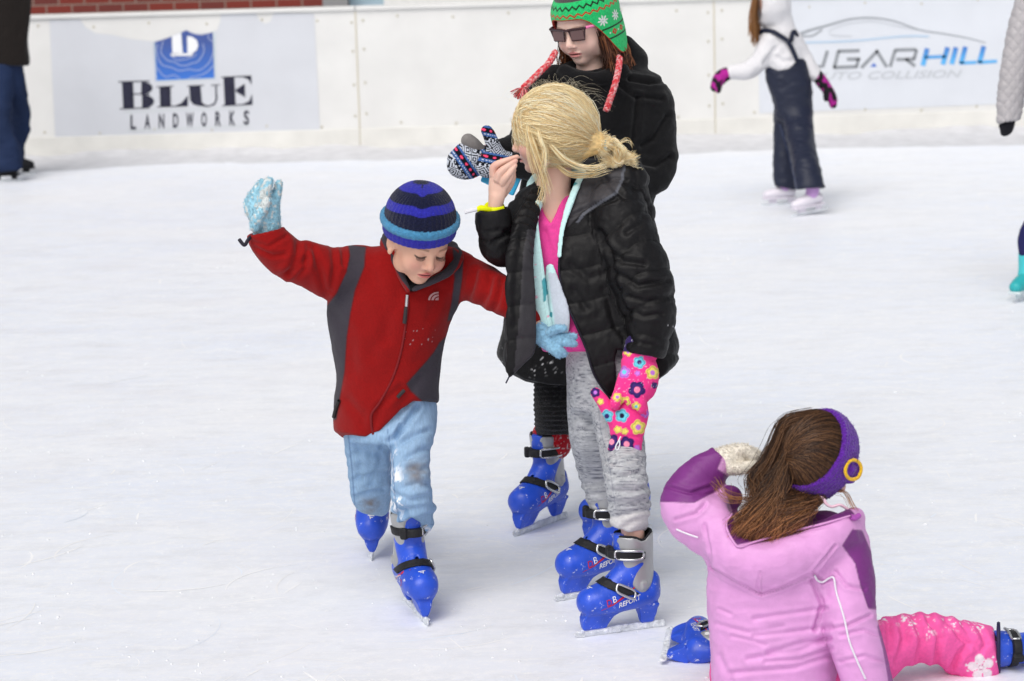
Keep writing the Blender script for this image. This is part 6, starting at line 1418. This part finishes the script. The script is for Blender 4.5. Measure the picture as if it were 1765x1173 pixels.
    def jcol(v, n):
        c = np.tile(LIL, (len(v), 1)) * (1 + .06 * vnoise(v * .03))[:, None]; d = np.minimum(sd_poly(v, pa), sd_poly(v, pr)); c = blend(PUR, c, sstep(1, -1, d)); c = blend(PUR * .6, c, sstep(1.6, .4, np.abs(d)) * .6)
        dr = sd_poly(v, rim); c = blend(PUR * .75, c, sstep(1, -1.5, dr) * (v[:, 1] < 945)); c = blend(LIL * .75, c, sstep(1.5, .5, np.abs(dr - 5)) * .4 * (v[:, 1] > 870))
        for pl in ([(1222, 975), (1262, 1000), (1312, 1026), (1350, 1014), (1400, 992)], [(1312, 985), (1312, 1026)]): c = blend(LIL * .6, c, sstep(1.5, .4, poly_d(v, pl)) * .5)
        return blend(PUR, c, sstep(1, -1, sd_poly(v, [(1520, 1060), (1540, 1110), (1550, 1180), (1532, 1180), (1522, 1120), (1512, 1080)])) * .8)
    jv, jq = J.mesh(2.5, smooth=2); n = vnormals(jv, jq); jv = jv + n * (.85 * folds(jv, n, [(a_, b_, c_ * .62) for a_, b_, c_ in fl]) + rumple(jv, 3, 60, seed=5) + rumple(jv, 1.4, 34, (1.8, .8, 1), seed=15) + rumple(jv, 1.2, 20, (1.4, .8, 1), seed=9) + rumple(jv, 1.7, 30, (1.7, .7, 1), seed=3, sharp=True))[:, None]
    jac = F.put("jacket", jv, jq, M_NYLON, jcol); fz = front_z(jv, 3.5); on = lambda pts, o: [(x, y, fz(x, y) - o) for x, y in pts]
    strip(F, "piping", on([(1404, 991), (1409, 1000), (1418, 1003), (1428, 997), (1437, 996), (1442, 1022), (1455, 1065), (1464, 1105), (1478, 1140), (1492, 1170)], 1.0), 1.8, M_TRIM, lin((226, 222, 230)), jac)
    strip(F, "piping", on([(1166, 912), (1185, 920), (1203, 926)], 1.0), 1.6, M_TRIM, lin((226, 222, 230)), jac)
    strip(F, "hood_binding", [(x, y, fz(x, y) - 1) for x, y in [(1262, 885), (1252, 906), (1266, 936), (1278, 942), (1300, 934), (1360, 917), (1420, 902), (1468, 888)]], 2.0, M_TRIM, LIL, jac)
    strip(F, "hood_frill", [(1388, 868, -40), (1393, 860, -40), (1404, 857, -42), (1418, 858, -42), (1424, 868, -42), (1434, 873, -40), (1448, 870, -36), (1462, 878, -28)], 3.0, M_TRIM, lin((246, 205, 220)), jac, flat=(1, .8, .5))
    strip(F, "toggle", on([(1466, 890), (1474, 892), (1481, 888)], 4), 5.0, M_TRIM, lin((176, 84, 176)), jac)
    # glove
    G = SDF(); G.path([(1240, 794, 26, 22), (1258, 792, 26, 25), (1280, 786, 28, 21), (1300, 788, 30, 15)]); G.path([(1268, 778, 14, 11), (1284, 776, 10, 11), (1298, 786, 8, 9)], k=3); G.path([(1262, 806, 10, 12), (1282, 806, 6, 11), (1300, 800, 8, 9)], k=3)
    v, q = G.mesh(1.8); n = vnormals(v, q); v = v + n * rumple(v, 1.2, 6, seed=3)[:, None]; (fv, fq), i = fuzz(v, vnormals(v, q), 3000, 4.5, .4, 3); c = np.tile(lin((236, 228, 214)), (len(v), 1)) * (1 + .15 * vnoise(v * .15))[:, None]
    vv, qq = join_vq([(v, q), (fv, fq)]); F.put("glove", vv, qq, M_FUZZY, np.concatenate([c, np.repeat(c[i], 9, 0)]))
    # headband
    A = np.array([-.50, -.40, -.77]); A /= np.linalg.norm(A); Hb = SDF(); Rr = rotm(0, 0, 20); cc = hc + (2, 1, 0)
    def hd(X, Y, Z, g):
        dx, dy, dz = X - cc[0], Y - cc[1], Z - cc[2]; s = 0
        for i, r_ in enumerate((67 + g, 78 + g, 68 + g)): s = s + ((Rr[0, i] * dx + Rr[1, i] * dy + Rr[2, i] * dz) / r_) ** 2
        return (np.sqrt(s) - 1) * 68
    ax = lambda X, Y, Z: (X - cc[0]) * A[0] + (Y - cc[1]) * A[1] + (Z - cc[2]) * A[2]
    Hb.op(lambda X, Y, Z: smax(smax(hd(X, Y, Z, 4), -hd(X, Y, Z, -8), 2), np.abs(ax(X, Y, Z) + 3) - 29, 7), cc - 86, cc + 86)
    u1 = np.cross(A, [0, 1, 0]); u1 /= np.linalg.norm(u1); u2 = np.cross(A, u1)
    def kn(v, n):
        a = np.arctan2((v - cc) @ u2, (v - cc) @ u1); h = (v - cc) @ A; return 1.5 * np.abs(np.sin(a * 34 + .9 * np.cos(h * .55))) * np.abs(np.cos(h * .42)) + rumple(v, 1.8, 14, seed=4)
    VIO = lin((92, 34, 150))
    v, q = Hb.mesh(1.5); n = vnormals(v, q); v = v + n * kn(v, n)[:, None]; (fv, fq), i = fuzz(v, vnormals(v, q), 3500, 3.6, .3, 5); c = np.tile(VIO, (len(v), 1)) * (1 + .5 * vnoise(v * .35))[:, None]
    vv, qq = join_vq([(v, q), (fv, fq)]); hb = F.put("headband", vv, qq, M_FUZZY, np.concatenate([c, np.repeat(c[i] * 1.2, 9, 0)]))
    fc = np.array([1462, 808, -30.0]); na = np.array([.66, .10, -.74]); na /= np.linalg.norm(na); e1 = np.cross(na, [0, 0, 1.0]); e1 /= np.linalg.norm(e1); e2 = np.cross(na, e1); Fl = SDF()
    for k in range(6):
        a = k * math.pi / 3 + .3; Fl.ell(fc + 14 * (math.cos(a) * e1 + math.sin(a) * e2), (12, 12, 9), k=3)
    Fl.ell(fc + na * 4, (11, 11, 9), k=3)
    fo = F.sdf("wool_flower", Fl, M_FUZZY, 1.5, lambda v, n: np.tile(VIO, (len(v), 1)) * (1 + .5 * vnoise(v * .4))[:, None], parent=hb, disp=lambda v, n: rumple(v, 2.5, 6, seed=8))
    P = [fc + na * 13 + 16 * (math.cos(a) * e1 * 1.05 + math.sin(a) * e2 * 1.15) for a in np.linspace(-.2, 6.0, 34)]; v, q = tubes(np.array([P]), 3.2, 6); F.put("yellow_yarn", v + rumple(v, 1.2, 5)[:, None], q, M_FUZZY, lin((236, 186, 36)), hb)
    # hair
    r = np.random.default_rng(31); K = 22; t = np.linspace(0, 1, K); P, C, Rd = [], [], []
    pal = np.array([lin((74, 52, 40)), lin((96, 68, 48)), lin((56, 40, 32)), lin((124, 88, 60)), lin((132, 92, 60))])
    cap = SDF(); cap.ell(hc + (-3, -1, -1), (62, 71, 62), rotm(0, 0, 20)); cap.path([(1345, 806, -18, 26), (1335, 845, -22, 26), (1325, 890, -34, 26), (1302, 915, -46, 14)], k=16)
    F.sdf("hair_base", cap, M_HAIR, 2.6, lambda v, n: np.tile(lin((58, 40, 31)), (len(v), 1)) * (1 + .5 * vnoise(v * (.3, .08, .3)))[:, None])
    gath = np.array([1340, 803, -36.0]); RAD = np.array([65, 74, 66.0]); w0 = r.uniform(0, 6.3, 60)
    def fall(p0, e, am, fq_, ph, m=14):
        s2 = np.linspace(0, 1, m)[:, None]; low = p0 * (1 - s2) + e * s2
        low[:, 0] += (1.35 * am * np.sin(s2 * fq_ + ph) * np.sqrt(s2))[:, 0]; low[:, 2] += (-20 * np.sin(np.pi * s2) ** .8 + .6 * am * np.cos(s2 * fq_ + ph) * s2)[:, 0]; return low
    for k in range(5200):
        cl_ = k % 60; ph = w0[cl_] + r.normal(0, .35)
        if k % 13 < 8:                                                     # crown hair, swept from under the band to the left
            fi = r.uniform(-2.3, 2.3); d0 = A * .30 + .95 * (math.cos(fi) * np.array([.86, -.33, -.39]) + math.sin(fi) * np.cross(A, [.86, -.33, -.39])); d0 /= np.linalg.norm(d0)
            g = gath + r.normal(0, 1, 3) * (7, 11, 6); d1 = (g - hc) / RAD; d1 /= np.linalg.norm(d1)
            m = A * 1.0 + d0 * .25 + r.normal(0, .10, 3); s1 = np.linspace(0, 1, 12)[:, None]; D = d0 * (1 - s1) ** 2 + 2 * s1 * (1 - s1) * m * .8 + d1 * s1 ** 2; D /= np.linalg.norm(D, axis=1, keepdims=True)
            p = hc + D * RAD * (1.0 + r.normal(.025, .015) + .03 * np.sin(s1 * 3))
            if r.random() < .8: p = np.vstack([p, fall(p[-1], np.array([1300 + 30 * math.sin(cl_) + r.normal(0, 9), r.uniform(900, 944), -64 + r.normal(0, 8)]), 4 + 5 * abs(math.sin(cl_ * 1.7)), 8.5, ph)[1:]])
        else:                                                              # nape hair, coming out below the band
            p0 = np.array([r.uniform(1335, 1425), 0, -38 + r.normal(0, 4)]); p0[1] = 836 + .22 * (p0[0] - 1335) + r.normal(0, 3); p0[2] += 12
            p = fall(p0, np.array([p0[0] * .55 + 1310 * .45 - 22 + 24 * math.sin(cl_ * 2.3) + r.normal(0, 8), r.uniform(868, 935), -60 + r.normal(0, 8)]), 4 + 6 * abs(math.sin(cl_)), 9.5, ph, 18)
        s_ = np.linspace(0, 1, len(p)); P.append(np.stack([np.interp(t, s_, p[:, i]) for i in range(3)], 1))
        C.append(pal[cl_ % 4 if r.random() < .6 else r.integers(0, 4)] * r.uniform(.7, 1.25)); Rd.append(np.interp(t, [0, .1, .8, 1], [.3, .5, .5, .2]) * r.uniform(.6, 1.2))
    for k in range(420):                                                   # locks falling in front of the left side of the head
        o = r.normal(0, 1, 3); b = catmull(np.array([(1404, 716, -24), (1354, 728, -28), (1334, 768, -34), (1318, 802, -38), (1300, 828, -44), (1300 + 26 * r.random(), 850 + 26 * r.random(), -56)]) + o * (5, 5, 5) + np.outer(np.linspace(0, 1, 6), r.normal(0, 7, 3)), 5)
        s_ = np.linspace(0, 1, len(b)); P.append(np.stack([np.interp(t, s_, b[:, i]) for i in range(3)], 1)); C.append(pal[r.integers(0, 5)] * r.uniform(.8, 1.2)); Rd.append(np.interp(t, [0, .1, .8, 1], [.3, .5, .5, .2]) * r.uniform(.6, 1.1))
    for k in range(40):
        b = np.array([(1330, 850, -50), (1290, 860, -52), (1255, 850 + 12 * r.random(), -46), (1222 + 30 * r.random(), 825 + 20 * r.random(), -30)]) + r.normal(0, 4, 3) if k < 26 else np.array([(1440, 845, -20), (1456, 850, -22), (1466, 868, -26), (1470 + 5 * r.random(), 880, -26)]) + r.normal(0, 3, 3)
        b = catmull(b, 6); s_ = np.linspace(0, 1, len(b)); P.append(np.stack([np.interp(t, s_, b[:, i]) for i in range(3)], 1)); C.append(pal[4] * r.uniform(.8, 1.3)); Rd.append(np.full(K, .35))
    Pn = np.array(P); Cn = np.array(C)
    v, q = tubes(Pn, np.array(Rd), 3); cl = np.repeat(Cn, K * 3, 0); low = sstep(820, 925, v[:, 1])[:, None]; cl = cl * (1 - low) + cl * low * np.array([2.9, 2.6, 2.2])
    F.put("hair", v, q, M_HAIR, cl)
build_sitting()
# ---------------------------------------------------------------- skaters farther off
M_WHITE_BOOT = mat("white_boot", (0.70, 0.66, 0.73), .4, spec=.4, vary=.04); M_LILAC_BOOT = mat("lilac_boot", (0.52, 0.30, 0.62), .5)
def figure_skate(F, toe, heel, mats, scale_h=1.0):
    """a soft figure skate: boot with toe cap, shaft, sole plate, blade"""
    f = np.array([heel[0], heel[1], heel[2] if len(heel) > 2 else 0.0], float); f /= np.linalg.norm(f); lat = np.cross([0, 0, 1.0], f); lat /= np.linalg.norm(lat); R = np.stack([f, lat, np.cross(f, lat)], 1); s = scale_h
    o = ground(*toe) - R @ (np.array([122, 0, 2.0]) / 1000 * s)
    m = Matrix.Identity(4)
    for i in range(3):
        for j in range(3): m[i][j] = float(R[i, j]) * s
        m[i][3] = float(o[i] - F.base[i])
    def part(name, S, mt, step=3.2, parent=None):
        v, q = S.mesh(step); ob = link(name, mesh_np(name, v / 1000, q), mt, parent or F.root)
        if parent is None: ob.matrix_local = m
        return ob
    S = SDF(); S.path([(92, 0, 70, 27), (50, 0, 76, 34), (5, 0, 84, 36), (-40, 0, 88, 35), (-66, 0, 86, 31)], fl=(np.array([0, 1.0, 0]), 1.1)); S.plane((0, 0, 50), (0, 0, -1), 3)
    sk = part("ice_skate", S, mats[0])
    S = SDF(); S.path([(-20, 0, 100, 39), (-34, 0, 140, 41), (-38, 0, 200, 44)], k=6); S.plane((0, 0, 205), (0, 0, 1), 3); part("shaft", S, mats[1], parent=sk)
    S = SDF(); S.box((10, 0, 47), (108, 30, 6), rd=4); S.box((55, 0, 32), (26, 9, 16), rd=3, k=3); S.box((-60, 0, 32), (20, 9, 16), rd=3, k=3); part("sole", S, mats[2], parent=sk)
    S = SDF(); S.box((5, 0, 9), (126, 2.6, 9), rd=1); part("blade", S, mats[3], 2.6, sk)
    return R, o, s
def stick_body(F, head, chains, step=4.0, base=(.66, .42, .34)):
    B = SDF(); B.ell(head[:3], head[3:])
    for c in chains: B.path(c, k=4)
    return F.sdf("body", B, M_SKIN, step, base)

def build_far_child():
    F = Fig(1385, 352, "child in white hoodie and navy bib overalls skating away beside the car sign"); W_, NV = np.array((.70, .69, .71)), lin((36, 43, 68)) * .6
    R1, o1, s1 = figure_skate(F, (1366, 373), (-.93, -.34, -.12), (M_WHITE_BOOT, M_LILAC_BOOT, M_WHITE_BOOT, M_BLADE)); R2, o2, s2 = figure_skate(F, (1314, 354), (-1, -.1, 0), (M_WHITE_BOOT, M_LILAC_BOOT, M_WHITE_BOOT, M_BLADE))
    a1, a2 = skate_pt(F, R1, o1, s1, (-38, 0, 190)), skate_pt(F, R2, o2, s2, (-38, 0, 190))
    stick_body(F, (1326, 8, 0, 19, 25, 22), [[(1330, 28, 4, 9), (1342, 55, 4, 14), (1358, 110, 0, 18), (1365, 165, 0, 19)], [(1340, 62, -6, 9), (1310, 105, -10, 7), (1262, 122, -12, 5), (1238, 142, -12, 5)], [(1360, 62, 8, 9), (1388, 108, 8, 7), (1425, 150, 0, 5), (1432, 176, 0, 5)],
                     [(1368, 170, -4, 14), (1382, 250, a1[2] * .45, 9), (1390, 290, a1[2] * .85, 8), (*a1, 7)], [(1362, 170, 8, 12), (1355, 250, 10, 9), (1354, 300, a2[2], 7), (*a2, 7)]], 3.0)
    S = SDF(); S.rows([(44, 1318, 1362, 18, 2), (60, 1312, 1376, 24, 2), (90, 1318, 1384, 27, 0), (130, 1322, 1392, 28, 0)], cap=6); S.ell((1329, 8, 2), (35, 42, 34), rotm(0, 0, -8), k=4); S.path([(1345, 38, 4, 22), (1352, 60, 2, 22)], k=8)
    S.ell((1306, 6, -6), (16, 30, 22), k=4, mode='-')
    S.path([(1328, 72, -10, 19), (1312, 100, -14, 17), (1290, 120, -16, 16), (1262, 124, -16, 13)], k=6); S.path([(1368, 74, 8, 19), (1386, 104, 8, 16), (1404, 128, 4, 13)], k=6)
    F.sdf("hoodie", S, M_FLEECE, 2.2, W_, disp=lambda v, n: folds(v, n, [([(1335, 85), (1325, 100), (1318, 108)], 3, 4), ([(1340, 98), (1350, 106), (1365, 104)], 2.5, 4)]) + rumple(v, 2, 12, seed=2))
    O = SDF(); O.rows([(98, 1326, 1386, 28, 1), (118, 1319, 1394, 31, 1), (150, 1324, 1400, 33, 1), (175, 1332, 1400, 34, 0), (205, 1336, 1400, 33, 0)], cap=6, pw=2.3)
    O.path([(1374, 200, -6, 27), (1382, 250, a1[2] * .45, 24), (1390, 290, a1[2] * .85, 24), (1397, 324, a1[2], 26)], k=8); O.path([(1356, 200, 8, 22), (1355, 250, 10, 22), (1354, 300, a2[2], 22), (1358, 322, a2[2], 22)], k=6)
    O.op(lambda X, Y, Z: Y - np.interp(X, [1320, 1370, 1430], [317, 326, 323]), (-1e9,) * 3, (1e9,) * 3, 2, '&')
    bib = np.array([(1310, 92), (1322, 112), (1340, 121), (1360, 118), (1372, 106), (1378, 84), (1400, 78)]); O.op(lambda X, Y, Z: (np.interp(X, bib[:, 0], bib[:, 1]) - Y) * .8, (-1e9,) * 3, (1e9,) * 3, 2, '&')
    ov = F.sdf("bib_overalls", O, M_NYLON, 2.2, lambda v, n: blend(lin((64, 76, 112)), np.tile(NV, (len(v), 1)), sstep(1.6, .6, poly_d(v, [(1344, 215), (1358, 260), (1370, 310), (1374, 330)])) * .5), disp=lambda v, n: rumple(v, 3, 16, (1.5, .7, 1), seed=4))
    for pts in ([(1310, 56, -4), (1318, 52, -16), (1332, 54, -26), (1346, 62, -30), (1358, 70, -30)], [(1358, 70, -30), (1366, 85, -30), (1374, 104, -32)], [(1374, 62, -10), (1368, 54, -16), (1363, 70, -28)]):
        strip(F, "strap", pts, 4.0, M_TRIM, NV, ov, flat=(1, 1, .6))
    for pts, th in (([(1262, 125, -16, 10), (1250, 128, -16, 12), (1240, 136, -17, 12), (1232, 150, -18, 8)], [(1240, 140, -26, 7), (1238, 156, -26, 5)]), ([(1408, 128, 4, 10), (1416, 140, 2, 11), (1425, 152, 0, 10), (1434, 168, 0, 9), (1436, 180, 0, 7)], [(1424, 158, -8, 6), (1424, 170, -10, 5)])):
        G = SDF(); G.path(pts); G.path(th, k=3); F.sdf("glove", G, M_FLEECE, 1.8, lambda v, n: blend(lin((170, 40, 140)), np.tile((.012, .012, .014), (len(v), 1)), sstep(.0, .12, vnoise(v * .13 + 2) + .05) * (n[:, 2] < .2)))
    r = np.random.default_rng(2); P = np.array([np.stack([np.interp(np.linspace(0, 1, 8), [0, .5, 1], [1302 + a, 1299 + a + b, 1304 + a + b * 2]), np.linspace(-12, 48 + 34 * r.random(), 8), np.full(8, -10 + 6 * b)], 1) for a, b in r.normal(0, 2.2, (120, 2))])
    strands(F, "hair", P, .8, np.tile(lin((150, 104, 62)), (120, 1)) * r.uniform(.7, 1.3, (120, 1)))
build_far_child()

def build_left_person():
    F = Fig(14, 306, "person in long dark coat and blue jeans standing at the boards by the brick wall"); BK = np.array((.014, .011, .010)); DB = lin((38, 52, 84)) * .7
    bm_ = (M_LINER, M_LINER, M_LINER, M_BLADE)
    R1, o1, s1 = figure_skate(F, (-22, 314), (-1, -.2), bm_, 1.1); R2, o2, s2 = figure_skate(F, (60, 300), (1, -.35), bm_, 1.1); a1, a2 = skate_pt(F, R1, o1, s1, (-38, 0, 190)), skate_pt(F, R2, o2, s2, (-38, 0, 190))
    stick_body(F, (0, -95, 0, 18, 24, 21), [[(0, -75, 2, 10), (4, -40, 2, 20), (4, 60, 0, 22)], [(24, -35, 0, 10), (34, 40, 0, 8), (30, 90, -10, 6)], [(-20, -35, 0, 10), (-30, 40, 0, 8)], [(6, 90, -4, 14), (8, 170, a1[2] * .4, 8), (12, 230, a1[2] * .9, 7), (a1[0], 296, a1[2], 6), (*a1, 6)], [(14, 90, 6, 14), (26, 160, 10, 8), (34, 210, a2[2] * .8, 7), (a2[0], 282, a2[2], 6), (*a2, 6)]], 4)
    C = SDF(); C.rows([(-62, -18, 22, 16, 2), (-48, -38, 40, 24, 2), (0, -42, 44, 28, 0), (60, -44, 48, 32, 0), (113, -46, 52, 34, 0)], cap=5, pw=2.3); C.path([(32, -38, 0, 15), (40, 10, -4, 14), (38, 50, -10, 12), (34, 82, -14, 11)], k=5); C.path([(-30, -38, 0, 15), (-40, 30, -6, 13)], k=5)
    F.sdf("coat", C, M_WOOL, 3.0, BK, disp=lambda v, n: rumple(v, 2.5, 26, seed=3), smooth=2)
    J = SDF(); J.path([(2, 100, -4, 25), (2, 170, a1[2] * .4, 20), (4, 230, a1[2] * .9, 19), (a1[0], 262, a1[2], 22), (a1[0], 296, a1[2], 24)]); J.path([(14, 100, 6, 26), (26, 160, 10, 20), (34, 210, a2[2] * .8, 19), (a2[0], 250, a2[2], 20), (a2[0], 282, a2[2], 22)], k=5)
    J.op(lambda X, Y, Z: Y - np.interp(X, [-10, 30, 60], [298, 292, 284]), (-1e9,) * 3, (1e9,) * 3, 2, '&')
    F.sdf("jeans", J, M_DENIM, 2.4, lambda v, n: np.tile(DB, (len(v), 1)) * (1 + .4 * vnoise(v * .04))[:, None], disp=lambda v, n: rumple(v, 4.5, 18, (1.5, .7, 1), seed=6))
    H = SDF(); H.ell((0, -100, 3), (21, 24, 24)); F.sdf("hair", H, M_HAIR, 2.5, lin((50, 38, 30)), disp=lambda v, n: rumple(v, 2, 7))
build_left_person()

def build_right_person():
    F = Fig(1795, 520, "person in grey quilted jacket with teal skates passing the right edge of the ice"); GQ = lin((176, 172, 174)) * .95
    bm_ = (mat("teal_boot", (.03, .38, .40), .4, snow=.12), mat("teal_shaft", (.06, .50, .54), .4), mat("teal_sole", (.62, .70, .72), .4), M_BLADE)
    R1, o1, s1 = figure_skate(F, (1746, 523), (-.58, -.81), bm_, 1.08); R2, o2, s2 = figure_skate(F, (1800, 500), (-.95, -.3), bm_, 1.08); a1, a2 = skate_pt(F, R1, o1, s1, (-38, 0, 190)), skate_pt(F, R2, o2, s2, (-38, 0, 190))
    stick_body(F, (1808, -95, 0, 26, 36, 32), [[(1812, -60, 2, 16), (1815, 0, 0, 32), (1818, 150, 0, 34)], [(1786, -20, -10, 17), (1756, 90, -16, 12), (1737, 205, -20, 9), (1734, 224, -20, 8)], [(1846, -20, 10, 17), (1860, 110, 10, 12)], [(1806, 170, -5, 24), (1818, 320, a1[2] * .4, 15), (*a1, 10)], [(1826, 170, 8, 24), (1836, 320, 8, 17), (*a2, 11)]], 4.5)
    C = SDF(); C.rows([(-62, 1786, 1842, 26, 2), (-35, 1770, 1862, 38, 2), (40, 1772, 1864, 44, 0), (120, 1776, 1866, 46, 0), (200, 1772, 1870, 48, 0)], cap=6, pw=2.3)
    C.path([(1790, -25, -8, 30), (1768, 40, -14, 29), (1752, 110, -18, 26), (1743, 160, -20, 24), (1738, 208, -22, 21)], k=5); C.path([(1844, -20, 8, 30), (1858, 60, 8, 26), (1862, 170, 0, 20)], k=5)
    C.op(lambda X, Y, Z: np.where(X < 1768, Y - 210 + .15 * (X - 1738), -9), (-1e9,) * 3, (1e9,) * 3, 3, '&')
    def quilt(v, n):
        a, b = (v[:, 0] + v[:, 1] * .75 + .3 * v[:, 2]) / 17, (v[:, 0] - v[:, 1] * .75 + .3 * v[:, 2]) / 17; return 2.6 * (np.minimum(np.abs(np.sin(np.pi * a)), np.abs(np.sin(np.pi * b))) ** .5 - .6)
    F.sdf("quilted_jacket", C, M_NYLON, 1.9, GQ, disp=lambda v, n: quilt(v, n) + rumple(v, 1.5, 20, seed=3))
    G = SDF(); G.path([(1738, 205, -20, 13), (1735, 220, -22, 12), (1731, 228, -24, 7)]); G.path([(1726, 217, -28, 5), (1730, 226, -30, 4)], k=2); F.sdf("glove", G, M_FLEECE, 1.8, (.012, .012, .016)); G = SDF(); G.path([(1862, 175, 0, 12), (1864, 200, -2, 10)]); F.sdf("glove", G, M_FLEECE, 2.2, (.012, .012, .016))
    L = SDF(); L.path([(1806, 180, -5, 34), (1818, 320, a1[2] * .4, 24), (a1[0] + 2, a1[1] - 30, a1[2], 18), (a1[0], a1[1] + 3, a1[2], 17)]); L.path([(1826, 180, 8, 34), (1836, 320, 8, 26), (a2[0], a2[1] + 3, a2[2], 18)], k=4); F.sdf("leggings", L, M_JERSEY, 3, lin((40, 40, 86)))
    H = SDF(); H.ell((1810, -102, 4), (31, 37, 37)); F.sdf("hair", H, M_HAIR, 3, lin((60, 44, 34)), disp=lambda v, n: rumple(v, 3, 9))
build_right_person()
